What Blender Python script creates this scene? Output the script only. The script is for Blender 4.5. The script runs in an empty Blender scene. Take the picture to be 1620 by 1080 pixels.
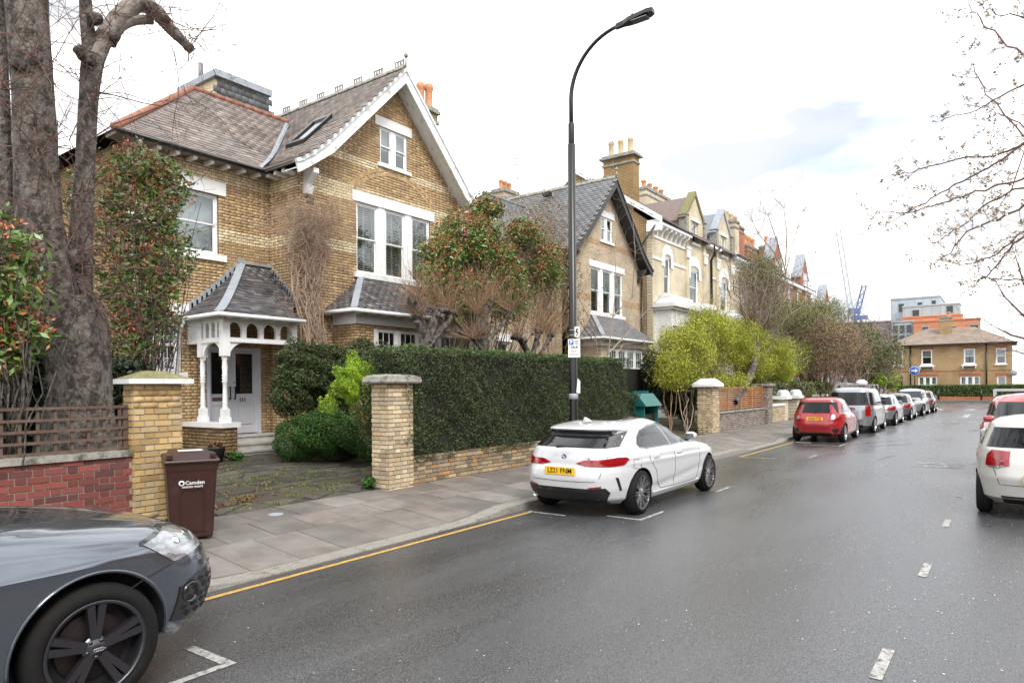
import bpy, bmesh, math, random
import numpy as np
from mathutils import Vector, Matrix
from mathutils.bvhtree import BVHTree
from mathutils.geometry import tessellate_polygon
random.seed(7); RN = np.random.default_rng(7)
S = bpy.context.scene
R = math.radians
# ------------------------------------------------------------------ camera, sky, sun, exposure
EYE = 1.95
YAW = math.atan(790/1080.0); ROLL = R(0.5)
_f = Vector((math.cos(YAW), math.sin(YAW), 0)); _r = Vector((math.sin(YAW), -math.cos(YAW), 0)); _u = Vector((0, 0, 1))
cr = math.cos(ROLL)*_r - math.sin(ROLL)*_u; cu = math.sin(ROLL)*_r + math.cos(ROLL)*_u
cam = bpy.data.objects.new('camera', bpy.data.cameras.new('camera')); S.collection.objects.link(cam)
cam.matrix_world = Matrix(((cr.x, cu.x, -_f.x, 0), (cr.y, cu.y, -_f.y, 0), (cr.z, cu.z, -_f.z, EYE), (0, 0, 0, 1)))
cam.data.lens = 24; cam.data.sensor_width = 36; cam.data.shift_y = 72/1620.0
cam.data.clip_start = 0.05; cam.data.clip_end = 3000
S.camera = cam
SUN_EL, SUN_AZ = 46, 238
W = bpy.data.worlds.new("World"); S.world = W; W.use_nodes = True
nt = W.node_tree; N = nt.nodes; L = nt.links
for n in list(N): N.remove(n)
out = N.new('ShaderNodeOutputWorld')
sky = N.new('ShaderNodeTexSky'); sky.sky_type = 'NISHITA'; sky.sun_disc = False
sky.sun_elevation = R(SUN_EL); sky.sun_rotation = R(90-SUN_AZ)
b1 = N.new('ShaderNodeBackground'); b1.inputs['Strength'].default_value = 0.13; L.new(sky.outputs[0], b1.inputs[0])
tc = N.new('ShaderNodeTexCoord')
mp = N.new('ShaderNodeMapping'); mp.inputs['Scale'].default_value = (1.0, 1.0, 2.6); mp.inputs['Location'].default_value = (0.75, 0.05, 0.3); L.new(tc.outputs['Generated'], mp.inputs[0])
nz = N.new('ShaderNodeTexNoise'); nz.inputs['Scale'].default_value = 2.1; nz.inputs['Detail'].default_value = 9; nz.inputs['Roughness'].default_value = 0.55; L.new(mp.outputs[0], nz.inputs[0])
def gap(d, lo, hi):
    dt = N.new('ShaderNodeVectorMath'); dt.operation = 'DOT_PRODUCT'; dt.inputs[1].default_value = Vector(d).normalized(); L.new(tc.outputs['Generated'], dt.inputs[0])
    m = N.new('ShaderNodeMapRange'); m.inputs['From Min'].default_value = lo; m.inputs['From Max'].default_value = hi; m.interpolation_type = 'SMOOTHSTEP'; L.new(dt.outputs['Value'], m.inputs[0]); return m.outputs[0]
g1 = gap((0.92, 0.11, 0.40), 0.955, 0.995)
g2 = gap((0.90, 0.20, 0.20), 0.985, 0.9995)
gh = N.new('ShaderNodeMath'); gh.operation = 'MULTIPLY'; L.new(g2, gh.inputs[0]); gh.inputs[1].default_value = .18
mx = N.new('ShaderNodeMath'); mx.operation = 'MAXIMUM'; L.new(g1, mx.inputs[0]); L.new(gh.outputs[0], mx.inputs[1])
sb = N.new('ShaderNodeMath'); sb.operation = 'MULTIPLY_ADD'; L.new(mx.outputs[0], sb.inputs[0]); sb.inputs[1].default_value = -0.36; L.new(nz.outputs['Fac'], sb.inputs[2])
cov = N.new('ShaderNodeMapRange'); cov.inputs['From Min'].default_value = 0.10; cov.inputs['From Max'].default_value = 0.34; cov.inputs['To Min'].default_value = 0.55; cov.interpolation_type = 'SMOOTHSTEP'; L.new(sb.outputs[0], cov.inputs[0])
nz2 = N.new('ShaderNodeTexNoise'); nz2.inputs['Scale'].default_value = 3.4; nz2.inputs['Detail'].default_value = 6; L.new(mp.outputs[0], nz2.inputs[0])
cl = N.new('ShaderNodeValToRGB'); cl.color_ramp.elements[0].position = 0.36; cl.color_ramp.elements[0].color = (0.40, 0.41, 0.43, 1)
cl.color_ramp.elements[1].position = 0.56; cl.color_ramp.elements[1].color = (1.0, 1.0, 1.0, 1); L.new(nz2.outputs['Fac'], cl.inputs[0])
b2 = N.new('ShaderNodeBackground'); b2.inputs['Strength'].default_value = 1.2; L.new(cl.outputs[0], b2.inputs[0])
ms = N.new('ShaderNodeMixShader'); L.new(cov.outputs[0], ms.inputs[0]); L.new(b1.outputs[0], ms.inputs[1]); L.new(b2.outputs[0], ms.inputs[2]); L.new(ms.outputs[0], out.inputs[0])
sd = bpy.data.lights.new('sun', 'SUN'); sd.energy = 1.5; sd.angle = R(22); sd.color = (1, .96, .9)
sun = bpy.data.objects.new('sun', sd); S.collection.objects.link(sun)
_sd = Vector((math.cos(R(SUN_AZ))*math.cos(R(SUN_EL)), math.sin(R(SUN_AZ))*math.cos(R(SUN_EL)), math.sin(R(SUN_EL))))
sun.rotation_euler = _sd.to_track_quat('Z', 'Y').to_euler()
S.view_settings.view_transform = 'Standard'; S.view_settings.look = 'None'; S.view_settings.exposure = 1.0; S.view_settings.gamma = 1
S.view_settings.use_curve_mapping = False

# ------------------------------------------------------------------ materials
MATS = {}
def pm(name, base, rough=.6, var=.12, scale=6, bump=0, bscale=60, metallic=0, island=0, dirt=None, dscale=1.5, dlo=.45, dhi=.7, coat=0, hue=0, alt=None, spec=.5, trans=0, ior=1.5, emit=None):
    m = bpy.data.materials.new(name); m.use_nodes = True; MATS[name] = m
    t = m.node_tree; n = t.nodes; l = t.links; p = n['Principled BSDF']
    p.inputs['Roughness'].default_value = rough; p.inputs['Metallic'].default_value = metallic
    p.inputs['Specular IOR Level'].default_value = spec; p.inputs['IOR'].default_value = ior
    p.inputs['Coat Weight'].default_value = coat; p.inputs['Coat Roughness'].default_value = .03
    p.inputs['Transmission Weight'].default_value = trans
    tc = n.new('ShaderNodeTexCoord'); geo = n.new('ShaderNodeNewGeometry')
    col = None
    rgb = n.new('ShaderNodeRGB'); rgb.outputs[0].default_value = (*base, 1); col = rgb.outputs[0]
    if island:
        oi = n.new('ShaderNodeObjectInfo'); ad = n.new('ShaderNodeMath'); ad.operation = 'ADD'
        l.new(oi.outputs['Random'], ad.inputs[0]); l.new(geo.outputs['Random Per Island'], ad.inputs[1])
        fr = n.new('ShaderNodeMath'); fr.operation = 'FRACT'; l.new(ad.outputs[0], fr.inputs[0])
        if alt:
            rp = n.new('ShaderNodeValToRGB'); e = rp.color_ramp.elements
            cols = [base]+list(alt); rp.color_ramp.interpolation = 'CONSTANT' if island > 1 else 'LINEAR'
            e[0].color = (*cols[0], 1); e[0].position = 0; e[1].color = (*cols[-1], 1); e[1].position = 1-(1/len(cols) if island > 1 else 0)
            for k in range(1, len(cols)-1):
                q = e.new(k/(len(cols) if island > 1 else len(cols)-1)); q.color = (*cols[k], 1)
            l.new(fr.outputs[0], rp.inputs[0]); col = rp.outputs[0]
        wn = n.new('ShaderNodeTexWhiteNoise'); wn.noise_dimensions = '1D'; l.new(fr.outputs[0], wn.inputs['W'])
        hv = n.new('ShaderNodeHueSaturation'); mr = n.new('ShaderNodeMapRange'); mr.inputs['To Min'].default_value = 1-.28*min(island, 1.); mr.inputs['To Max'].default_value = 1+.28*min(island, 1.)
        l.new(wn.outputs['Value'], mr.inputs[0]); l.new(mr.outputs[0], hv.inputs['Value']); l.new(col, hv.inputs['Color']); col = hv.outputs[0]
    if var:
        ns = n.new('ShaderNodeTexNoise'); ns.inputs['Scale'].default_value = scale; ns.inputs['Detail'].default_value = 6; l.new(tc.outputs['Object'], ns.inputs[0])
        mr = n.new('ShaderNodeMapRange'); mr.inputs['From Min'].default_value = .3; mr.inputs['From Max'].default_value = .7; mr.inputs['To Min'].default_value = 1-var; mr.inputs['To Max'].default_value = 1+var; l.new(ns.outputs[0], mr.inputs[0])
        hv = n.new('ShaderNodeHueSaturation'); l.new(mr.outputs[0], hv.inputs['Value']); l.new(col, hv.inputs['Color']); col = hv.outputs[0]
    if dirt:
        ns = n.new('ShaderNodeTexNoise'); ns.inputs['Scale'].default_value = dscale; ns.inputs['Detail'].default_value = 9; ns.inputs['Roughness'].default_value = .65; l.new(tc.outputs['Object'], ns.inputs[0])
        mr = n.new('ShaderNodeMapRange'); mr.inputs['From Min'].default_value = dlo; mr.inputs['From Max'].default_value = dhi; l.new(ns.outputs[0], mr.inputs[0])
        mxx = n.new('ShaderNodeMix'); mxx.data_type = 'RGBA'; l.new(mr.outputs[0], mxx.inputs[0]); l.new(col, mxx.inputs[6]); mxx.inputs[7].default_value = (*dirt, 1); col = mxx.outputs[2]
    l.new(col, p.inputs['Base Color'])
    if bump:
        ns = n.new('ShaderNodeTexNoise'); ns.inputs['Scale'].default_value = bscale; ns.inputs['Detail'].default_value = 5; l.new(tc.outputs['Object'], ns.inputs[0])
        bp = n.new('ShaderNodeBump'); bp.inputs['Distance'].default_value = bump; l.new(ns.outputs[0], bp.inputs['Height']); l.new(bp.outputs[0], p.inputs['Normal'])
    if emit: p.inputs['Emission Color'].default_value = (*emit, 1); p.inputs['Emission Strength'].default_value = 1
    return m
def brickmat(name, cols, mortar, course=.075, blen=.225, axis='y', off=0., bumpd=.006, msize=.011, bandcol=None, bands=(), tile=False, dirt=None):
    """far walls: brick texture in object space. axis = wall normal axis ('x' or 'y')"""
    m = bpy.data.materials.new(name); m.use_nodes = True; t = m.node_tree; n = t.nodes; l = t.links; p = n['Principled BSDF']; p.inputs['Roughness'].default_value = .85
    tc = n.new('ShaderNodeTexCoord'); sp = n.new('ShaderNodeSeparateXYZ'); l.new(tc.outputs['Object'], sp.inputs[0])
    cb = n.new('ShaderNodeCombineXYZ'); l.new(sp.outputs[0 if axis == 'y' else 1], cb.inputs[0]); l.new(sp.outputs[2], cb.inputs[1])
    br = n.new('ShaderNodeTexBrick'); l.new(cb.outputs[0], br.inputs[0]); br.inputs['Scale'].default_value = 1
    br.inputs['Brick Width'].default_value = blen; br.inputs['Row Height'].default_value = course; br.inputs['Mortar Size'].default_value = msize; br.inputs['Mortar Smooth'].default_value = .2
    br.inputs['Color1'].default_value = (*cols[0], 1); br.inputs['Color2'].default_value = (*cols[1], 1); br.inputs['Mortar'].default_value = (*mortar, 1); br.inputs['Bias'].default_value = 0
    ns = n.new('ShaderNodeTexNoise'); ns.inputs['Scale'].default_value = .9; ns.inputs['Detail'].default_value = 8; l.new(tc.outputs['Object'], ns.inputs[0])
    mr = n.new('ShaderNodeMapRange'); mr.inputs['From Min'].default_value = .3; mr.inputs['From Max'].default_value = .7; mr.inputs['To Min'].default_value = .78; mr.inputs['To Max'].default_value = 1.18; l.new(ns.outputs[0], mr.inputs[0])
    hv = n.new('ShaderNodeHueSaturation'); l.new(mr.outputs[0], hv.inputs['Value']); l.new(br.outputs['Color'], hv.inputs['Color']); l.new(hv.outputs[0], p.inputs['Base Color'])
    bp = n.new('ShaderNodeBump'); bp.inputs['Distance'].default_value = bumpd; bp.invert = True; l.new(br.outputs['Fac'], bp.inputs['Height']); l.new(bp.outputs[0], p.inputs['Normal'])
    return m
def glassmat(name, tint=(.75, .8, .8), refl=1.0, dark=None, rough=.01, minr=.10):
    """thin window glass: fresnel mirror over see-through (or over a dark tint)"""
    m = bpy.data.materials.new(name); m.use_nodes = True; t = m.node_tree; n = t.nodes; l = t.links
    for q in list(n): n.remove(q)
    o = n.new('ShaderNodeOutputMaterial'); ge = n.new('ShaderNodeNewGeometry'); dt = n.new('ShaderNodeVectorMath'); dt.operation = 'DOT_PRODUCT'; l.new(ge.outputs['Incoming'], dt.inputs[0]); l.new(ge.outputs['Normal'], dt.inputs[1])
    ab = n.new('ShaderNodeMath'); ab.operation = 'ABSOLUTE'; l.new(dt.outputs['Value'], ab.inputs[0]); om = n.new('ShaderNodeMath'); om.operation = 'SUBTRACT'; om.inputs[0].default_value = 1; l.new(ab.outputs[0], om.inputs[1])
    pw = n.new('ShaderNodeMath'); pw.operation = 'POWER'; l.new(om.outputs[0], pw.inputs[0]); pw.inputs[1].default_value = 4.5
    ma = n.new('ShaderNodeMath'); ma.operation = 'MULTIPLY_ADD'; l.new(pw.outputs[0], ma.inputs[0]); ma.inputs[1].default_value = .95*refl; ma.inputs[2].default_value = minr; ma.use_clamp = True
    gl = n.new('ShaderNodeBsdfGlossy'); gl.inputs['Roughness'].default_value = rough; gl.inputs['Color'].default_value = (.95, .97, 1, 1)
    if dark is None:
        tr = n.new('ShaderNodeBsdfTransparent'); tr.inputs[0].default_value = (*tint, 1)
    else:
        tr = n.new('ShaderNodeBsdfDiffuse'); tr.inputs[0].default_value = (*dark, 1)
    mi = n.new('ShaderNodeMixShader'); l.new(ma.outputs[0], mi.inputs[0]); l.new(tr.outputs[0], mi.inputs[1]); l.new(gl.outputs[0], mi.inputs[2]); l.new(mi.outputs[0], o.inputs[0])
    return m
M = {}
M['stock'] = pm('yellow_stock_brick', (.47, .325, .165), .85, .15, 30, .004, 90, island=.7, alt=[(.51, .365, .195), (.43, .285, .14), (.54, .40, .23), (.39, .26, .14), (.49, .335, .16), (.34, .24, .15)], dirt=(.22, .16, .11), dscale=.55, dlo=.48, dhi=.86)
M['stockdark'] = pm('sooty_stock_brick', (.20, .13, .06), .85, .2, 30, .004, 90, island=1, alt=[(.24, .15, .07), (.14, .09, .05), (.27, .18, .08)])
M['cream'] = pm('cream_brick', (.66, .55, .36), .85, .12, 30, .003, 90, island=.6, alt=[(.72, .61, .41), (.60, .49, .31)], dirt=(.32, .24, .14), dscale=1.0, dlo=.5, dhi=.85)
M['buff'] = pm('buff_pier_brick', (.52, .43, .28), .85, .15, 25, .005, 80, island=1, alt=[(.60, .50, .34), (.44, .34, .21), (.56, .47, .33), (.50, .36, .22)], dirt=(.26, .22, .13), dscale=2.5, dlo=.5, dhi=.8)
M['gold'] = pm('golden_pier_brick', (.46, .31, .13), .85, .15, 25, .005, 80, island=1, alt=[(.52, .36, .16), (.50, .39, .22), (.42, .26, .10), (.54, .41, .23)], dirt=(.25, .18, .10), dscale=2.5, dlo=.55, dhi=.85)
M['lowbrick'] = pm('mixed_low_wall_brick', (.34, .25, .13), .85, .15, 25, .005, 80, island=1, alt=[(.42, .20, .07), (.36, .30, .20), (.20, .15, .11), (.42, .32, .18), (.15, .12, .10), (.33, .25, .15)])
M['redbrick'] = pm('red_brick', (.22, .058, .045), .8, .2, 25, .004, 80, island=1, alt=[(.25, .06, .05), (.15, .045, .05), (.27, .075, .06), (.18, .05, .05), (.12, .045, .05)])
M['greybrick'] = pm('weathered_purple_brick', (.24, .20, .19), .85, .15, 25, .004, 80, island=1, alt=[(.30, .26, .22), (.19, .16, .16), (.34, .29, .23)])
M['mortar_dark'] = pm('dark_mortar', (.135, .10, .072), .9, .2, 8)
M['mortar_pale'] = pm('pale_mortar', (.30, .26, .19), .9, .2, 8)
M['mortar_mid'] = pm('grey_mortar', (.20, .16, .12), .9, .2, 8)
M['white'] = pm('white_painted_wood', (.78, .79, .79), .45, .05, 4, .001, 50, dirt=(.5, .49, .45), dscale=4, dlo=.62, dhi=.9)
M['worn'] = pm('peeling_white_paint', (.74, .76, .77), .6, .06, 4, .003, 40, dirt=(.36, .37, .37), dscale=5, dlo=.55, dhi=.72)
M['door'] = pm('pale_grey_door_paint', (.60, .62, .68), .35, .03, 4)
M['black'] = pm('black_paint', (.009, .009, .010), .3, .1, 5)
M['matblack'] = pm('matt_black', (.012, .012, .013), .75, .1, 5)
M['blackwood'] = pm('black_bargeboard', (.022, .022, .025), .5, .2, 5)
M['slate'] = pm('weathered_slate', (.20, .165, .145), .55, .15, 10, .003, 60, island=1, alt=[(.24, .20, .18), (.16, .135, .125), (.27, .225, .20), (.19, .17, .16)], dirt=(.085, .07, .062), dscale=1.3, dlo=.52, dhi=.72)
M['slate2'] = pm('porch_slate', (.085, .085, .095), .55, .2, 10, .003, 60, island=1, alt=[(.12, .115, .12), (.06, .06, .07), (.10, .09, .10), (.20, .20, .18)], dirt=(.10, .11, .05), dscale=3, dlo=.6, dhi=.8)
M['slate3'] = pm('grey_slate', (.155, .16, .17), .5, .12, 10, .003, 60, island=.7, alt=[(.19, .195, .205), (.13, .135, .145)])
M['lead'] = pm('lead_flashing', (.30, .33, .37), .45, .15, 5, .004, 12)
M['terra'] = pm('terracotta_ridge', (.30, .125, .075), .8, .2, 8, .004, 40, dirt=(.15, .09, .06), dscale=5, dlo=.55, dhi=.75)
M['pot'] = pm('terracotta_pot', (.55, .25, .13), .8, .15, 8, .003, 40)
M['potbuff'] = pm('buff_chimney_pot', (.55, .42, .26), .8, .15, 8, .003, 40)
M['stone'] = pm('mossy_coping_stone', (.30, .29, .26), .85, .2, 12, .006, 50, dirt=(.08, .08, .05), dscale=7, dlo=.5, dhi=.66)
M['moss'] = pm('mossy_cement_cap', (.20, .19, .09), .95, .3, 14, .012, 40)
M['stepstone'] = pm('pale_step_stone', (.46, .45, .42), .7, .15, 8, .002, 60, dirt=(.22, .20, .16), dscale=4, dlo=.5, dhi=.75)
M['trellis'] = pm('brown_stained_wood', (.11, .07, .052), .75, .25, 20, .003, 60, dirt=(.15, .12, .10), dscale=7, dlo=.5, dhi=.8)
M['pinewood'] = pm('orange_fence_wood', (.36, .17, .08), .7, .2, 14, .002, 60, island=.6)
M['bark'] = pm('grey_bark', (.155, .135, .118), .9, .35, 16, .06, 20, dirt=(.045, .038, .033), dscale=7, dlo=.46, dhi=.58)
def stretch(m, v):
    t = m.node_tree; tc_ = [n for n in t.nodes if n.type == 'TEX_COORD'][0]; mp_ = t.nodes.new('ShaderNodeMapping'); mp_.inputs['Scale'].default_value = v
    tg = [l.to_socket for l in t.links if l.from_node == tc_]; 
    for q in tg: t.links.new(mp_.outputs[0], q)
    t.links.new(tc_.outputs['Object'], mp_.inputs[0])
stretch(M['bark'], (1.2, 1.2, .75))
M['barkpale'] = pm('pale_bark', (.24, .21, .185), .9, .25, 9, .012, 30, dirt=(.07, .055, .05), dscale=6, dlo=.52, dhi=.66)
M['twig'] = pm('red_brown_twig', (.15, .085, .07), .8, .25, 9, island=1)
M['twigtan'] = pm('tan_twig', (.32, .20, .12), .8, .25, 9, island=1, alt=[(.38, .26, .16), (.26, .14, .09)])
M['twiggrey'] = pm('grey_twig', (.26, .20, .16), .85, .25, 9, island=1)
M['vine'] = pm('dead_vine_stem', (.38, .28, .215), .85, .25, 9, island=1)
M['asph'] = None
M['glass'] = glassmat('window_glass', (.72, .76, .76), 1.0, minr=.10)
M['glassdark'] = glassmat('dark_glass', dark=(.012, .013, .015), minr=.05)
M['carglass'] = glassmat('car_glass', dark=(.006, .007, .008), minr=.04)
M['room'] = pm('dark_room', (.012, .011, .010), .9, 0)  # near-black colour stands in for the unlit interior behind windows and door
M['curtain'] = pm('net_curtain', (.62, .62, .62), .9, .08, 5)
M['blind'] = pm('cream_shutter_slat', (.58, .55, .48), .6, .06, 5)
M['yellowpaint'] = pm('worn_yellow_line', (.50, .30, .07), .7, .15, 20, .002, 200, dirt=(.16, .12, .07), dscale=18, dlo=.52, dhi=.7)
M['whitepaint'] = pm('worn_white_line', (.40, .40, .385), .7, .12, 20, .002, 200, dirt=(.09, .09, .09), dscale=16, dlo=.46, dhi=.64)
M['faintpaint'] = pm('almost_worn_away_paint', (.42, .42, .41), .7, .15, 10, dirt=(.09, .09, .09), dscale=9, dlo=.40, dhi=.58)
M['petal'] = pm('pale_petal', (.75, .70, .68), .8, .1, 5)
M['binbrown'] = pm('brown_bin_plastic', (.036, .013, .011), .38, .1, 4, .0006, 200, dirt=(.09, .05, .04), dscale=3, dlo=.55, dhi=.85)
M['teal'] = pm('teal_plastic', (.008, .12, .105), .45, .1, 4)
M['rubber'] = pm('tyre_rubber', (.009, .009, .009), .8, .2, 20, .001, 90, spec=.25)
M['rimdark'] = pm('dark_alloy', (.085, .085, .095), .32, .05, 4, metallic=.85)
M['rimsilver'] = pm('silver_alloy', (.50, .50, .51), .28, .05, 4, metallic=.9)
M['disc'] = pm('brake_disc', (.05, .04, .038), .5, .1, 10, metallic=.7)
M['plastic'] = pm('black_trim_plastic', (.010, .010, .011), .5, .08, 5)
M['gloss'] = pm('gloss_black_trim', (.008, .008, .009), .08, .0, 5, coat=1)
M['chrome'] = pm('chrome', (.7, .7, .7), .12, 0, metallic=1)
M['redlamp'] = pm('red_lamp_lens', (.27, .002, .006), .08, .0, 5, coat=1)
M['reddark'] = pm('dark_red_lamp_lens', (.22, .003, .008), .08, .0, 5, coat=1)
M['clearlamp'] = pm('clear_lamp_lens', (.30, .32, .34), .12, .35, 25, metallic=.5, coat=1)
M['plateyellow'] = pm('yellow_plate', (.80, .48, .012), .35, 0)
M['platewhite'] = pm('white_plate', (.75, .75, .75), .35, 0)
M['ink'] = pm('black_ink', (.01, .01, .01), .5, 0)
M['blueink'] = pm('blue_ink', (.015, .12, .5), .5, 0)
M['signwhite'] = pm('white_sign_face', (.8, .8, .8), .4, 0)
def paint(name, base, metallic=0., rough=.35):
    return pm(name, base, rough, .0, 3, metallic=metallic, coat=1.0)

# ------------------------------------------------------------------ mesh helpers
COL = S.collection
def wloc(o):
    v = Vector((0, 0, 0))
    while o is not None: v += o.location; o = o.parent
    return v
def link(name, me, mat=None, parent=None, kind=None, smooth=False, label=None):
    o = bpy.data.objects.new(name, me); COL.objects.link(o)
    if mat is not None and len(me.materials) == 0: me.materials.append(M[mat] if isinstance(mat, str) else mat)
    if parent is not None: o.parent = parent
    if kind: o['kind'] = kind
    if label: o['label'] = label
    return o
def thing(name, label, cat, loc=(0, 0, 0), rz=0, group=None):
    o = bpy.data.objects.new(name, None); COL.objects.link(o); o.location = loc; o.rotation_euler = (0, 0, rz); o.empty_display_size = .2
    o['label'] = label; o['category'] = cat
    if group: o['group'] = group
    return o
def tag(o, label, cat, group=None):
    o['label'] = label; o['category'] = cat
    if group: o['group'] = group
    return o
class MB:
    def __init__(s): s.v = []; s.f = []; s.sm = []
    def add(s, vs, fs, smooth=False):
        b = len(s.v); s.v += [tuple(v) for v in vs]; s.f += [tuple(i+b for i in f) for f in fs]; s.sm += [smooth]*len(fs)
    def box(s, x0, x1, y0, y1, z0, z1):
        s.add([(x0, y0, z0), (x1, y0, z0), (x1, y1, z0), (x0, y1, z0), (x0, y0, z1), (x1, y0, z1), (x1, y1, z1), (x0, y1, z1)],
              [(0, 3, 2, 1), (4, 5, 6, 7), (0, 1, 5, 4), (1, 2, 6, 5), (2, 3, 7, 6), (3, 0, 4, 7)]); return s
    def hexa(s, p): # 8 points bottom 4 ccw, top 4
        s.add(p, [(0, 3, 2, 1), (4, 5, 6, 7), (0, 1, 5, 4), (1, 2, 6, 5), (2, 3, 7, 6), (3, 0, 4, 7)]); return s
    def prism(s, poly, d, fn):
        """poly 2D list, extruded by depth range d=(d0,d1); fn(u,v,d)->xyz"""
        n = len(poly); a = [fn(u, v, d[0]) for u, v in poly]; b = [fn(u, v, d[1]) for u, v in poly]
        fs = [tuple(range(n)), tuple(range(2*n-1, n-1, -1))]+[(i, i+n, (i+1) % n+n, (i+1) % n) for i in range(n)]
        s.add(a+b, fs); return s
    def bar(s, p, q, w, h=None, up=(0, 0, 1)):
        p = Vector(p); q = Vector(q); h = h or w; d = (q-p).normalized(); up = Vector(up)
        if abs(d.dot(up)) > .98: up = Vector((1, 0, 0))
        a = d.cross(up).normalized()*w/2; b = a.cross(d).normalized()*h/2
        s.hexa([p-a-b, p+a-b, q+a-b, q-a-b, p-a+b, p+a+b, q+a+b, q-a+b]); return s
    def tube(s, pts, rad, n=8, cap=True):
        pts = [Vector(p) for p in pts]; k = len(pts)
        if not hasattr(rad, '__len__'): rad = [rad]*k
        base = []; prev = None
        for i, p in enumerate(pts):
            d = (pts[min(i+1, k-1)]-pts[max(i-1, 0)])
            if d.length < 1e-9: d = Vector((0, 0, 1))
            d.normalize()
            if prev is None:
                a = d.orthogonal().normalized()
            else:
                a = prev-d*prev.dot(d)
                if a.length < 1e-6: a = d.orthogonal()
                a.normalize()
            prev = a; b = d.cross(a)
            base += [p+(a*math.cos(2*math.pi*j/n)+b*math.sin(2*math.pi*j/n))*rad[i] for j in range(n)]
        fs = [(i*n+j, i*n+(j+1) % n, (i+1)*n+(j+1) % n, (i+1)*n+j) for i in range(k-1) for j in range(n)]
        if cap and n > 3: fs += [tuple(range(n-1, -1, -1)), tuple((k-1)*n+j for j in range(n))]
        s.add(base, fs, True); return s
    def lathe(s, prof, c=(0, 0, 0), axis='z', n=24, smooth=True, ang=2*math.pi):
        k = len(prof); full = abs(ang-2*math.pi) < 1e-6; m = n if full else n+1
        vs = []
        for r, h in prof:
            for j in range(m):
                t = ang*j/n; a, b = r*math.cos(t), r*math.sin(t)
                p = (a, b, h) if axis == 'z' else ((a, h, b) if axis == 'y' else (h, a, b))
                vs.append((p[0]+c[0], p[1]+c[1], p[2]+c[2]))
        fs = []
        for i in range(k-1):
            for j in range(n if full else n):
                j2 = (j+1) % m if full else j+1
                q = (i*m+j, i*m+j2, (i+1)*m+j2, (i+1)*m+j)
                fs.append(q if axis != 'y' else q[::-1])
        s.add(vs, fs, smooth); return s
    def build(s, name, mat, parent=None, kind=None, label=None, ref=None):
        me = bpy.data.meshes.new(name)
        off = wloc(ref if ref is not None else parent) if (parent is not None or ref is not None) else Vector((0, 0, 0))
        if off.length > 0: v = [(a-off.x, b-off.y, c-off.z) for a, b, c in s.v]
        else: v = s.v
        me.from_pydata(v, [], s.f)
        if any(s.sm): me.polygons.foreach_set('use_smooth', s.sm)
        me.update()
        return link(name, me, mat, parent, kind, label=label)
def npmesh(name, V, F, mat, parent=None, kind=None, smooth=False, label=None):
    """V (n,3), F (m,k) numpy"""
    me = bpy.data.meshes.new(name); V = np.asarray(V, dtype=np.float32).reshape(-1, 3)
    if parent is not None:
        off = wloc(parent); V = V-np.array(off, dtype=np.float32)
    F = np.asarray(F, dtype=np.int32); k = F.shape[1]
    me.vertices.add(len(V)); me.vertices.foreach_set('co', V.ravel()); me.loops.add(F.size); me.loops.foreach_set('vertex_index', F.ravel())
    me.polygons.add(len(F)); me.polygons.foreach_set('loop_start', np.arange(0, F.size, k, dtype=np.int32)); me.polygons.foreach_set('loop_total', np.full(len(F), k, dtype=np.int32))
    if smooth: me.polygons.foreach_set('use_smooth', np.ones(len(F), dtype=bool))
    me.update(calc_edges=True); me.validate()
    return link(name, me, mat, parent, kind, label=label)
def text_mesh(txt, size, name='lettering', mat='ink', parent=None, loc=(0, 0, 0), rot=None, bold=0.0, align='CENTER', ext=.002, sx=1.0, label=None):
    cu_ = bpy.data.curves.new(name, 'FONT'); cu_.body = txt; cu_.size = size; cu_.extrude = ext; cu_.offset = bold; cu_.align_x = align; cu_.align_y = 'CENTER'; cu_.resolution_u = 2
    o = bpy.data.objects.new(name, cu_); COL.objects.link(o)
    dg = bpy.context.evaluated_depsgraph_get(); me = bpy.data.meshes.new_from_object(o.evaluated_get(dg)); bpy.data.objects.remove(o)
    mt = Matrix.Diagonal((sx, 1, 1, 1))
    if rot is not None: mt = rot.to_4x4() @ mt
    me.transform(Matrix.Translation(Vector(loc)) @ mt)
    if parent is not None and parent.get('_local') is None: me.transform(Matrix.Translation(-wloc(parent)))
    me.materials.clear(); me.name = name
    return link(name, me, mat, parent, label=label)
def frame(xa, ya):
    """rotation matrix whose text x axis = xa and text y axis = ya"""
    xa = Vector(xa).normalized(); ya = Vector(ya).normalized(); za = xa.cross(ya)
    return Matrix((xa, ya, za)).transposed()
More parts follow.
